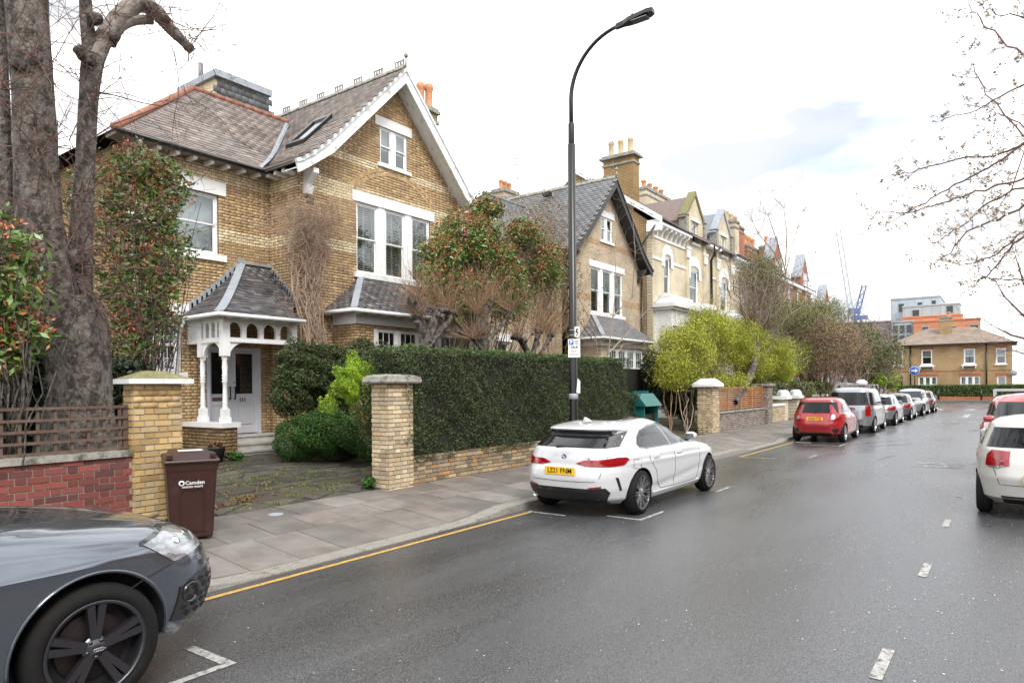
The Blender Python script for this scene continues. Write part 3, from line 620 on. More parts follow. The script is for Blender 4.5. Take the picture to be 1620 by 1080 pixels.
def sash(parent, x0, x1, z0, z1, fn, rec=.09, rail=.5, blind=None, grille=False, bars=0, name='window', frame_mat='white', fw=.055, top_bars=0):
    """sash window in an opening; fn(u,z,d), d>0 outwards; glass at -rec"""
    mb = MB()
    def bx(a, b, c, d, e, f, m=mb): m.prism([(a, c), (b, c), (b, d), (a, d)], (e, f), fn)
    bx(x0, x0+fw, z0, z1, -rec-.06, -rec+.05); bx(x1-fw, x1, z0, z1, -rec-.06, -rec+.05)
    bx(x0+fw, x1-fw, z1-fw, z1, -rec-.06, -rec+.05); bx(x0+fw, x1-fw, z0, z0+fw*.8, -rec-.06, -rec+.052)
    w = mb.build(name, frame_mat, parent)
    zr = z0+(z1-z0)*rail; a, b = x0+fw, x1-fw
    for nm, (c, d, off) in (('upper_sash', (zr-.02, z1-fw, .018)), ('lower_sash', (z0+fw*.8, zr+.02, -.012))):
        m2 = MB(); sw = .038; e, f = -rec-.015+off, -rec+.012+off
        bx(a, a+sw, c, d, e, f, m2); bx(b-sw, b, c, d, e, f, m2); bx(a+sw, b-sw, c, c+sw, e, f+.004, m2); bx(a+sw, b-sw, d-sw, d, e, f+.002, m2)
        nb = top_bars if nm == 'upper_sash' and top_bars else bars
        for k in range(nb):
            xm = a+(b-a)*(k+1)/(nb+1); bx(xm-.011, xm+.011, c+sw, d-sw, e+.004, f-.004, m2)
        if top_bars and nm == 'upper_sash': bx(a+sw, b-sw, (c+d)/2-.011, (c+d)/2+.011, e+.005, f-.003, m2)
        m2.build(nm, frame_mat, w)
        m3 = MB(); bx(a+sw-.004, b-sw+.004, c+sw-.004, d-sw+.004, -rec+off-.004, -rec+off+.002, m3); m3.build('pane', 'glass', w)
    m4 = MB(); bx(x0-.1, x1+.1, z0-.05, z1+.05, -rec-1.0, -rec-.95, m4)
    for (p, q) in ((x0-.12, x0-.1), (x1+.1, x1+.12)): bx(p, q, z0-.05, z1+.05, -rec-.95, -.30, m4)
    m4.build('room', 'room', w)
    if blind == 'shutter':
        xm = (a+b)/2
        m5 = MB(); 
        for p in (a+.015, xm-.024, b-.063): bx(p, p+.048, z0+.06, z1-.07, -rec-.11, -rec-.085, m5)
        bx(a+.015, b-.015, zr-.03, zr+.03, -rec-.111, -rec-.084, m5); m5.build('shutter_frame', 'blind', w)
        zz = z0+.09
        while zz < z1-.09:
            for p, q in ((a+.067, xm-.026), (xm+.026, b-.067)):
                m6 = MB(); o_ = -rec-.10
                m6.hexa([fn(p, zz-.018, o_+.022), fn(q, zz-.018, o_+.022), fn(q, zz-.014, o_+.026), fn(p, zz-.014, o_+.026), fn(p, zz+.018, o_-.022), fn(q, zz+.018, o_-.022), fn(q, zz+.022, o_-.018), fn(p, zz+.022, o_-.018)])
                m6.build('slat', 'blind', w)
            zz += .062
    elif blind == 'curtain':
        m5 = MB(); n = 22; u = [x0+(x1-x0)*i/n for i in range(n+1)]
        vs = [fn(x, z, -rec-.16+.02*math.sin(i*1.9)) for z in (z0, z1) for i, x in enumerate(u)]
        m5.add(vs, [(i, i+1, i+n+2, i+n+1) for i in range(n)], True); m5.build('curtain', 'curtain', w)
    elif blind == 'half':
        m5 = MB(); bx(x0, x1, zr-.05, z1, -rec-.13, -rec-.125, m5); m5.build('blind', 'curtain', w)
    if grille:
        m5 = MB(); n = 9
        for k in range(n): xm = x0+.05+(x1-x0-.1)*k/(n-1); m5.bar(fn(xm, z0+.03, .035), fn(xm, z1-.05, .035), .010)
        for zz in (z0+.05, z0+.32, z0+.62, z1-.25): m5.bar(fn(x0-.03, zz, .045), fn(x1+.03, zz, .045), .012)
        for rr_ in (.13, .07):
            pts = [fn((x0+x1)/2+rr_*math.cos(t), z0+.2+rr_*math.sin(t)*.9, .05) for t in np.linspace(0, 2*math.pi, 17)]; m5.tube(pts, .006, 4, False)
        for kx_ in (-.2, .2):
            pts = [fn((x0+x1)/2+kx_+.06*math.cos(t), z0+.2+.11*math.sin(t), .05) for t in np.linspace(0, 2*math.pi, 13)]; m5.tube(pts, .005, 4, False)
        m5.build('window_grille', 'cream' if False else 'white', w)
    return w
def block(parent, name, mat, x0, x1, z0, z1, fn, d):
    mb = MB(); mb.prism([(x0, z0), (x1, z0), (x1, z1), (x0, z1)], d, fn); return mb.build(name, mat, parent)
def arch_cell(mb, x0, x1, z0, z1, a, b, za, zt, fn, d, n=8):
    """rect cell with an arched hole a..b, sill za, top zt"""
    r = (b-a)/2; zs = zt-r; cx_ = (a+b)/2
    def q(p): mb.prism(p, d, fn)
    q([(x0, z0), (a, z0), (a, zs), (x0, zs)]); q([(b, z0), (x1, z0), (x1, zs), (b, zs)])
    if za > z0+.001: q([(a, z0), (b, z0), (b, za), (a, za)])
    pts = [(cx_-r*math.cos(math.pi*i/n), zs+r*math.sin(math.pi*i/n)) for i in range(n+1)]
    q([(x0, zs), (a, zs)]+[(a, zs)]*0+[(x0, z1)]) if x0 < a-.001 else None
    tx = [x0+(x1-x0)*i/n for i in range(n+1)]
    for i in range(n):
        p0, p1 = pts[i], pts[i+1]
        top0 = (tx[i], z1); top1 = (tx[i+1], z1)
        q([p0, p1, top1, top0])
    q([(b, zs), (x1, zs), (x1, z1)]) if x1 > b+.001 else None

def gabled_house(xc, st):
    hi = st['hi']; root = thing('house', st['label'], 'house', (xc, YG, 0))
    xl, xr = xc-3.32, xc+3.32; wl = xl-3.6
    fg = lambda u, z, d: (u, YG-d, z)
    fd = lambda u, z, d: (u, YD-d, z)
    fr = lambda u, z, d: (xl-d, u, z)
    gp = [(xl, -.1), (xr, -.1), (xr, 7.5), (xc, 10.98), (xl, 7.5)]
    gc = [(xc-.54, xc+.54, 8.37, 9.43), (xc-1.44, xc+1.5, 5.14, 7.1), (xc-1.65, xc+1.65, 1.3, 3.5)]
    dcuts = [(wl+.93, wl+2.17, 5.26, 6.73), (wl+.5, wl+1.22, 2.36, 3.70), (wl+1.83, wl+3.3, .80, 3.0)]
    dpoly = [(wl, -.1), (xl, -.1), (xl, 7.5), (wl, 7.5)]
    bm_, mt = st['brick'], st['mortar']
    def matf(k, x, z, r):
        if any(a <= z <= b for a, b in ((5.62, 5.9), (7.08, 7.5), (8.08, 8.33))): return st['band']
        return st['brick']
    walls = []
    for nm, poly, cuts, fn, ns, ctr, sd in (('gable_wall', gp, gc, fg, 150, (xc-1.5, 6.8), 1), ('entrance_wall', dpoly, dcuts, fd, 100, (wl+2.9, 5.2), 2), ('return_wall', [(YG, -.1), (YD, -.1), (YD, 7.5), (YG, 7.5)], [], fr, 50, (15.0, 6.3), 3)):
        mb = MB(); wall_back(mb, poly, cuts, fn, (0, -.3 if nm != 'return_wall' else -.12)); w = mb.build(nm, st['mortar'] if hi else st['wallx' if nm == 'return_wall' else 'wall'], root); walls.append(w)
        if hi: bricks(w, [poly], cuts, fn, matf, nsingle=ns, center=ctr, seed=sd, bond='flemish')
        else:
            for a, b in ((5.62, 5.9), (8.08, 8.33)):
                if nm == 'gable_wall' and a > 7: sp = span(gp, (a+b)/2); block(w, 'brick_band', st['bandx'], sp[0], sp[1], a, b, fn, (0, .006))
                elif nm == 'gable_wall': block(w, 'brick_band', st['bandx'], xl, xc-1.46, a, b, fn, (0, .006)); block(w, 'brick_band', st['bandx'], xc+1.52, xr, a, b, fn, (0, .006))
                elif a < 7 and nm == 'entrance_wall': block(w, 'brick_band', st['bandx'], wl, wl+.9, a, b, fn, (0, .006))
    # hidden sides
    mb = MB(); mb.box(wl, wl+.28, YD+.31, 24, -.1, 7.5); mb.build('side_wall', st['wallx'], root); mb = MB(); mb.box(xr-.28, xr, YG+.31, 24, -.1, 7.5); mb.box(wl, xr, 24.01, 24.3, -.1, 7.5); mb.build('rear_wall', st['wallx'], root)
    # stone dressings
    block(root, 'lintel', st['trim'], xc-.73, xc+.73, 9.43, 9.70, fg, (-.2, .03)); block(root, 'sill', st['trim'], xc-.66, xc+.66, 8.27, 8.37, fg, (-.1, .07))
    block(root, 'lintel', st['trim'], xc-1.58, xc+1.68, 7.1, 7.38, fg, (-.2, .03)); block(root, 'sill', st['trim'], xc-1.56, xc+1.62, 5.0, 5.14, fg, (-.1, .09))
    block(root, 'lintel', st['trim'], wl+.75, wl+2.35, 6.73, 7.05, fd, (-.2, .05)); block(root, 'sill', st['trim'], wl+.85, wl+2.35, 5.10, 5.26, fd, (-.1, .07))
    block(root, 'lintel', st['trim'], wl+.35, wl+1.38, 3.70, 3.98, fd, (-.2, .05)); block(root, 'sill', st['trim'], wl+.38, wl+1.33, 2.24, 2.36, fd, (-.1, .07))
    block(root, 'mullion', st['trim'], xc-.05, xc+.05, 8.37, 9.43, fg, (-.15, -.02))
    for a, b in ((xc-.63+0, xc-.37), (xc+.45, xc+.70)): block(root, 'mullion', st['trim'], a, b, 5.14, 7.1, fg, (-.25, .0))
    for a, b in ((xc-.54, xc-.05), (xc+.05, xc+.54)): sash(root, a, b, 8.37, 9.43, fg, .07, blind='half' if hi else 'curtain', fw=.045)
    for a, b in ((xc-1.44, xc-.63), (xc-.37, xc+.45), (xc+.70, xc+1.5)): sash(root, a, b, 5.14, 7.1, fg, .08, blind='shutter' if hi else 'half')
    sash(root, wl+.93, wl+2.17, 5.26, 6.73, fd, .1, blind='curtain')
    sash(root, wl+.5, wl+1.22, 2.36, 3.70, fd, .1, grille=hi, blind='half')
    if hi: # relieving arch of two header rings, vent
        for ring, ra in ((0, 2.18), (1, 2.30+.0)):
            zc_ = 8.30-ra-(.125 if ring == 0 else 0)+ (.0); ra_ = ra
            half = math.asin(min(.99, (1.62 if ring == 0 else 1.72)/ra_)); n = 34
            for i in range(n):
                t = -half+2*half*(i+.5)/n; w2 = ra_*half/n-.006
                o = bpy.data.objects.new('arch_brick', brick_mesh(st['brick'])); COL.objects.link(o); o.parent = walls[0]
                rd = Vector((math.sin(t), 0, math.cos(t))); tg = Vector((math.cos(t), 0, -math.sin(t)))
                p = Vector((xc+.06, YG+.005, zc_))+rd*(ra_-.1)-tg*w2
                o.location = p-wloc(walls[0]); o.rotation_euler = Matrix((-tg, Vector((0, -1, 0)), rd)).transposed().to_euler(); o.location = p+tg*2*w2-wloc(walls[0]); o.scale = (2*w2, .024, .1)
        block(walls[0], 'air_brick', 'black', xl+.22, xl+.46, 6.70, 6.86, fg, (0, .012))
    # ---------- roofs
    prof = [(0, 11.16), (2.75, 8.33), (3.2, 7.93), (3.55, 7.68), (3.78, 7.56)]
    sl = [0]
    for (a, b), (c, d) in zip(prof[:-1], prof[1:]): sl.append(sl[-1]+math.hypot(c-a, d-b))
    SL = sl[-1]
    def ps(s, side=-1):  # s from eave up
        t = SL-s; x = np.interp(t, sl, [p[0] for p in prof]); z = np.interp(t, sl, [p[1] for p in prof]); return xc+side*x, z
    zg = lambda x: np.interp(abs(x-xc), [p[0] for p in prof], [p[1] for p in prof])
    wp = [(YD-.42, 7.52), (YD-.15, 7.66), (YD+.25, 7.95), (YD+2.55, 10.30)]
    zw = lambda y: np.interp(y, [p[0] for p in wp], [p[1] for p in wp])
    wxa = wl-.42; hx = wl+2.95
    roof = MB(); YF = YG-.5
    for side in (-1, 1):
        for (a, b), (c, d) in zip(prof[:-1], prof[1:]):
            roof.hexa([(xc+side*c, YF+.02, d-.1), (xc+side*a, YF+.02, b-.1), (xc+side*a, 25, b-.1), (xc+side*c, 25, d-.1), (xc+side*c, YF+.02, d), (xc+side*a, YF+.02, b), (xc+side*a, 25, b), (xc+side*c, 25, d)])
    for (a, b), (c, d) in zip(wp[:-1], wp[1:]):
        f = lambda y, z: wxa+(hx-wxa)*(z-7.52)/(10.3-7.52)
        roof.add([(f(a, b), a, b), (xc-.5, a, b), (xc-.5, c, d), (f(c, d), c, d)], [(0, 1, 2, 3)])
        roof.add([(f(a, b), a, b), (f(c, d), c, d), (f(c, d), 2*wp[-1][0]-c, d), (f(a, b), 2*wp[-1][0]-a, b)], [(0, 1, 2, 3)])
        roof.add([(f(a, b), 2*wp[-1][0]-a, b), (xc-.5, 2*wp[-1][0]-a, b), (xc-.5, 2*wp[-1][0]-c, d), (f(c, d), 2*wp[-1][0]-c, d)], [(3, 2, 1, 0)])
    roof.box(wxa+.05, xl, YD-.40, YD+.1, 7.44, 7.515)
    roof = roof.build('roof', st['slate'], root)
    lv = lambda u, s: (ps(s)[0], u, ps(s)[1])
    slates(roof, lv, (YF, 24.5), (0, SL-.05), lambda u, s: ps(s)[1] > (zw(u) if u < YD+2.5 else 10.3 if u < YD+3.0 else 0)+.02 or (u < YD-.4), st['slate'], nsingle=120 if hi else 0, w=.25 if hi else .3, gauge=.14 if hi else .18, seed=8)
    wsl = [0]
    for (a, b), (c, d) in zip(wp[:-1], wp[1:]): wsl.append(wsl[-1]+math.hypot(c-a, d-b))
    pw = lambda u, s: (u, float(np.interp(s, wsl, [p[0] for p in wp])), float(np.interp(s, wsl, [p[1] for p in wp])))
    slates(roof, pw, (wxa, xc-.5), (0, wsl[-1]-.03), lambda u, s: pw(u, s)[2] > zg(u)-.02 and u > wxa+(hx-wxa)*(pw(u, s)[2]-7.52)/2.78+.05, st['slate'], nsingle=180 if hi else 0, w=.25 if hi else .3, gauge=.14 if hi else .18, seed=9)
    # valley lead, hips, ridges
    vpts = []
    for z in np.linspace(7.62, 10.28, 8):
        y = float(np.interp(z, [p[1] for p in wp], [p[0] for p in wp])); x = xc-float(np.interp(-z, [-p[1] for p in prof], [p[0] for p in prof])); vpts.append((x, y, z+.015))
    mb = MB()
    for p, q in zip(vpts[:-1], vpts[1:]):
        p, q = Vector(p), Vector(q); a1 = Vector((.13, 0, .10)); a2 = Vector((-.02, -.13, .0)); b2 = Vector((-.10, 0, .03))
        mb.add([p+b2, p, q, q+b2], [(0, 1, 2, 3)]); mb.add([p, p+Vector((.09, 0, .115)), q+Vector((.09, 0, .115)), q], [(0, 1, 2, 3)])
    mb.build('valley_gutter', 'lead', roof)
    mb = MB()
    hp = [(wxa, wp[0][0], wp[0][1])]+[(wxa+(hx-wxa)*(z-7.52)/2.78, y, z) for y, z in wp[1:]]
    mb.tube([(p[0], p[1], p[2]+.03) for p in hp], .085, 8); mb.build('hip_tiles', st['ridge'], roof)
    x = hx
    while x < xc-.9:
        m2 = MB(); m2.tube([(x, wp[-1][0], 10.32), (x+.30, wp[-1][0], 10.32)], .085, 8); m2.build('ridge_tile', st['ridge'], roof); x += .31
    y = YF+.02
    k = 0
    while y < 24.5:
        m2 = MB(); m2.prism([(-.12, -.10), (0, .0), (.12, -.10), (.12, -.06), (.03, .05), (-.03, .05), (-.12, -.06)], (y, y+.44), lambda u, v, d: (xc+u, d, 11.19+v)); 
        if st['crest'] == 'comb' and k % 2 == 0:
            m2.box(xc-.015, xc+.015, y+.03, y+.41, 11.235, 11.27)
            for q in (.05, .16, .27, .38): m2.box(xc-.015, xc+.015, y+q-.02, y+q+.03, 11.27, 11.38)
            m2.box(xc-.016, xc+.016, y+.02, y+.42, 11.38, 11.41)
        elif st['crest'] == 'small':
            for q in (.07, .22, .37): m2.tube([(xc, y+q-.05, 11.24), (xc, y+q-.03, 11.30), (xc, y+q, 11.33), (xc, y+q+.03, 11.30), (xc, y+q+.05, 11.24)], .018, 5)
        m2.build('ridge_tile', st['crestmat'], roof); y += .445; k += 1
    mb = MB(); mb.tube([(xc, YF-.02, 11.18), (xc, YF-.03, 11.42)], .03, 6); mb.lathe([(0, .0), (.05, .02), (.07, .07), (.05, .12), (.02, .15), (.0, .19)], (xc, YF-.03, 11.42), n=10); mb.build('finial', st['crestmat'], roof)
    # bargeboards, soffits, brackets, rafter ends
    for side in (-1, 1):
        up = [(p[0], p[1]-.02) for p in prof]; lo = [(max(0, p[0]-.05), p[1]-.33) for p in prof]; lo[0] = (0, prof[0][1]-.46); lo[1] = (2.62, prof[1][1]-.34)
        mb = MB()
        for i in range(4): mb.prism([(up[i][0], up[i][1]), (up[i+1][0], up[i+1][1]), (lo[i+1][0]-.04*(i == 3), lo[i+1][1]), (lo[i][0], lo[i][1])], (0, .045), lambda u, v, d: (xc+side*u, YF-d*1.0+.02, v))
        b = mb.build('bargeboard', st['barge'], root)
        mb = MB()
        for i in range(4): mb.prism([(up[i][0], up[i][1]-.0), (up[i+1][0], up[i+1][1]-.0), (up[i+1][0]-.02, up[i+1][1]-.08), (max(0, up[i][0]-.02), up[i][1]-.10)], (0, .03), lambda u, v, d: (xc+side*u, YF-.028-d, v))
        mb.build('moulding', st['barge'], b)
        mb = MB()
        for i in range(4): mb.hexa([(xc+side*lo[i][0], YF+.02, lo[i][1]+.10), (xc+side*lo[i+1][0], YF+.02, lo[i+1][1]+.10), (xc+side*lo[i+1][0], YG+.0, lo[i+1][1]+.10), (xc+side*lo[i][0], YG+.0, lo[i][1]+.10)]+
                                   [(xc+side*lo[i][0], YF+.02, lo[i][1]+.13), (xc+side*lo[i+1][0], YF+.02, lo[i+1][1]+.13), (xc+side*lo[i+1][0], YG+.0, lo[i+1][1]+.13), (xc+side*lo[i][0], YG+.0, lo[i][1]+.13)])
        mb.build('soffit', st['barge'], root)
        mb = MB(); s_ = side; mb.prism([(0, 0), (.42, .38), (.42, .50), (0, .50)], (0, .16), lambda u, v, d: (xc+s_*(3.18-d), YG-.01-u, 7.0+v)); mb.prism([(0, -.1), (.14, -.1), (.2, .1), (0, .1)], (0, .2), lambda u, v, d: (xc+s_*(3.2-d), YG-.01-u, 7.0+v)); mb.build('bracket', st['barge'], root)
    for x in np.arange(wl+.1, xl-.2, .42):
        m2 = MB(); m2.box(x, x+.09, YD-.36, YD-.01, 7.36, 7.46); m2.build('rafter_end', st['raft'], root)
    for y in np.arange(YG+.1, YD-.3, .33):
        m2 = MB(); m2.box(xl-.36, xl-.01, y, y+.09, 7.36, 7.46); m2.build('rafter_end', st['raft'], root)
    mb = MB(); mb.tube([(wl-.4, YD-.46, 7.50), (xl-.35, YD-.46, 7.47)], .05, 6); mb.tube([(xl-.42, YD-.40, 7.49), (xl-.42, YF+.1, 7.5)], .05, 6); mb.build('gutter', 'black', root)
    # ---------- bay window
    bl, brr, YB = xc-2.25, xc+2.25, YG-.9
    fb = lambda u, z, d: (u, YB-d, z)
    cut = [(xc-1.66, xc+1.66, 1.2, 3.52)]
    mb = MB(); wall_back(mb, [(bl, -.1), (brr, -.1), (brr, 3.62), (bl, 3.62)], cut, fb, (0, -.2)); bw = mb.build('bay_wall', st['mortar'] if hi else st['wall'], root)
    mb2 = MB(); mb2.box(brr-.2, brr, YB+.2, YG, -.1, 3.62); mb2.build('bay_side', st['mortar'] if hi else st['wallx'], root); mb2 = MB(); mb2.box(bl, bl+.2, YB+.2, YG, -.1, 3.62); bs = mb2.build('bay_side', st['mortar'] if hi else st['wallx'], root)
    if hi:
        bricks(bw, [[(bl, -.1), (brr, -.1), (brr, 3.62), (bl, 3.62)]], cut, fb, lambda k, x, z, r: st['brick'], seed=21)
        bricks(bs, [[(YB, -.1), (YG, -.1), (YG, 3.62), (YB, 3.62)]], [], lambda u, z, d: (bl-d, u, z), lambda k, x, z, r: st['brick'], seed=22)
    block(root, 'bay_fascia', st['trim'], bl-.05, brr+.05, 3.62, 3.93, fb, (-.9, .05))
    for k in range(4):
        a = xc-1.66+k*.83; b = a+.83
        block(root, 'mullion', st['trim'], a-.0, a+.11, 1.2, 3.52, fb, (-.12, .02))
        sash(root, a+.11, b-.02 if k == 3 else b, 1.2, 3.52, fb, .05, rail=.66, top_bars=2, blind='half' if not hi else None, fw=.04)
    block(root, 'sill', st['trim'], xc-1.75, xc+1.75, 1.08, 1.2, fb, (-.1, .08))
    ex0, ex1, ey, ez = bl-.35, brr+.35, YB-.32, 3.95; tx0, tx1, tz = bl+.95, brr-.95, 5.02
    mb = MB(); mb.add([(ex0, ey, ez), (ex1, ey, ez), (tx1, YG, tz), (tx0, YG, tz)], [(0, 1, 2, 3)]); mb.add([(ex0, ey, ez), (tx0, YG, tz), (ex0, YG, ez)], [(0, 1, 2)]); mb.add([(ex1, ey, ez), (ex1, YG, ez), (tx1, YG, tz)], [(0, 1, 2)]); mb.add([(ex0, ey, ez-.01), (ex0, YG, ez-.01), (ex1, YG, ez-.01), (ex1, ey, ez-.01)], [(0, 1, 2, 3)])
    br = mb.build('bay_roof', st['slatep'], root)
    def cur(t): return t-.10*math.sin(math.pi*min(1, t))   # slight bell-cast
    Lf = math.hypot(YG-ey, tz-ez)
    pf = lambda u, s: (u, ey+(YG-ey)*s/Lf, ez+(tz-ez)*(s/Lf)+.012)
    slates(br, pf, (ex0, ex1), (0, Lf), lambda u, s: u > ex0+(tx0-ex0)*s/Lf+.1 and u < ex1-(ex1-tx1)*s/Lf-.1, st['slatep'], w=.24, gauge=.13, seed=4)
    ps_ = lambda u, s: (ex0+(tx0-ex0)*s, u, ez+(tz-ez)*s+.012)
    slates(br, lambda u, s: ps_(u, s/1.67), (ey, YG), (0, 1.67), lambda u, s: u > ey+(YG-ey)*s/1.67+.08, st['slatep'], w=.24, gauge=.13, seed=6)
    mb = MB(); mb.bar((ex0, ey, ez+.04), (tx0, YG-.02, tz+.03), .17, .03); mb.build('lead_hip', 'lead', br)
    mb = MB(); mb.tube([(ex0-.05, YG-.02, ez-.03), (ex0-.05, ey-.04, ez-.03)], .05, 8); mb.tube([(ex0-.05, ey-.04, ez-.03), (ex1+.05, ey-.04, ez-.03)], .05, 8); mb.build('gutter', st['trim'], root)
    for x in np.arange(ex0+.2, ex1-.1, .45):
        m2 = MB(); m2.box(x, x+.07, ey+.01, ey+.28, 3.85, 3.92); m2.build('rafter_end', st['trim'], root)
    return root, roof, walls
M['slatef'] = M['slate3']
M['wall2'] = brickmat('greyed_brick', ((.58, .47, .34), (.49, .40, .28)), (.30, .25, .19), .075, .225)
M['wall2x'] = brickmat('greyed_brick_side', ((.58, .47, .34), (.49, .40, .28)), (.30, .25, .19), .075, .225, axis='x')
M['band2'] = brickmat('brown_band_brick', ((.50, .34, .19), (.42, .28, .15)), (.24, .18, .13))
M['stocktx'] = brickmat('stock_brick_far', ((.40, .25, .095), (.30, .19, .075)), (.12, .09, .06), axis='x')
h1, roof1, walls1 = gabled_house(14.08, dict(hi=True, label='yellow brick gabled house with white bargeboards and porch numbered 111', brick='stock', mortar='mortar_dark', band='cream', wallx='stocktx', trim='white', barge='worn', slate='slate', slatep='slate2', ridge='terra', crest='comb', crestmat='stone', raft='white'))
h2, roof2, walls2 = gabled_house(27.05, dict(hi=False, label='greyish brick gabled house with black bargeboards behind the lamp post', brick='stock', mortar='mortar_mid', band='cream', wall='wall2', wallx='wall2x', bandx='band2', trim='white', barge='blackwood', slate='slate3', slatep='slate3', ridge='slate3', crest='small', crestmat='stone', raft='blackwood'))
# house 2: the wing runs on to the left with a taller ridge; black drainpipe; small chimney
mb = MB(); mb.tube([(30.36, 14.38, 7.4), (30.36, 14.38, .2)], .05, 8); mb.build('drainpipe', 'black', h2)
def pots(parent, pts, mat, h=.45, r=.12):
    for p in pts:
        m2 = MB(); m2.lathe([(r*.9, 0), (r, .04), (r*.85, .08), (r*.8, h*.75), (r*.98, h*.8), (r*.98, h*.9), (r*.8, h), (r*.6, h), (r*.6, h*.7)], p, n=12); m2.build('chimney_pot', mat, parent)
def stack(parent, x0, x1, y0, y1, z0, z1, wm, capm='stone', name='chimney', cap=.08):
    m2 = MB(); m2.box(x0, x1, y0, y1, z0, z1); c = m2.build(name, wm, parent)
    m3 = MB(); m3.box(x0-.05, x1+.05, y0-.05, y1+.05, z1-.35, z1-.25); m3.box(x0-cap, x1+cap, y0-cap, y1+cap, z1+.002, z1+.10); m3.box(x0-cap*.4, x1+cap*.4, y0-cap*.4, y1+cap*.4, z1+.102, z1+.2); m3.build('chimney_cap', capm, c); return c
c = stack(h2, 27.4, 28.6, 20.4, 21.2, 10, 11.75, 'wall2'); pots(c, [(27.65, 20.8, 11.94), (28.0, 20.8, 11.94), (28.35, 20.8, 11.94)], 'pot', .5, .13)
for (y, s) in ((17.0, .55), (20.0, .9)):
    mb = MB(); mb.box(27.05-s*1-.3, 27.05-s, y, y+.35, 11.16-s-.03+.12, 11.16-s-.03+.30); mb.build('roof_vent', 'black', roof2)
# house 1 extras: skylight, slate-clad dormer, chimney, drainpipe, porch
def onslope(x): return 11.16-(abs(x-14.08))*1.029
mb = MB()
for (xa, xb, ya, yb, e0, e1) in ((11.58, 12.38, 15.25, 15.33, .02, .13), (11.58, 12.38, 15.97, 16.05, .02, .13), (11.50, 11.58, 15.25, 16.05, .02, .14), (12.38, 12.46, 15.25, 16.05, .02, .14)):
    mb.hexa([(xa, ya, onslope(xa)+e0), (xb, ya, onslope(xb)+e0), (xb, yb, onslope(xb)+e0), (xa, yb, onslope(xa)+e0), (xa, ya, onslope(xa)+e1), (xb, ya, onslope(xb)+e1), (xb, yb, onslope(xb)+e1), (xa, yb, onslope(xa)+e1)])
sk = mb.build('skylight', 'black', roof1)
mb = MB(); mb.hexa([(11.58, 15.33, onslope(11.58)+.03), (12.38, 15.33, onslope(12.38)+.03), (12.38, 15.97, onslope(12.38)+.03), (11.58, 15.97, onslope(11.58)+.03), (11.58, 15.33, onslope(11.58)+.07), (12.38, 15.33, onslope(12.38)+.07), (12.38, 15.97, onslope(12.38)+.07), (11.58, 15.97, onslope(11.58)+.07)]); mb.build('pane', 'glassdark', sk)
# slate-clad dormer at the back of house 1
mb = MB(); mb.box(12.42, 14.3, 21.0, 23.2, 9.5, 12.2); dm = mb.build('dormer', 'cream', h1)
slates(dm, lambda u, s: (u, 20.985, 10.3+s), (12.42, 14.3), (0, 1.9), lambda u, s: True, 'slate3', w=.26, gauge=.2, nsingle=0, lift=.02)
mb = MB(); mb.box(12.3, 14.42, 20.85, 23.3, 12.2, 12.42); mb.build('lead_cap', 'lead', dm)
mb = MB(); mb.tube([(12.45, 22.0, 12.3), (12.45, 22.0, 12.95)], .09, 8); mb.build('flue', 'slate3', dm)
c = stack(h1, 17.6, 18.3, 16.6, 17.4, 9.5, 11.75, 'moss', 'stone'); pots(c, [(17.85, 17.0, 11.9), (18.12, 16.85, 11.9)], 'pot', .95, .17)
mb = MB(); mb.tube([(8.12, 15.2, 3.5), (8.15, 15.35, 3.35), (8.2, 15.6, 3.2), (8.2, 15.66, 3.0), (8.2, 15.66, 1.2)], .045, 8); mb.build('drainpipe', 'white', h1)
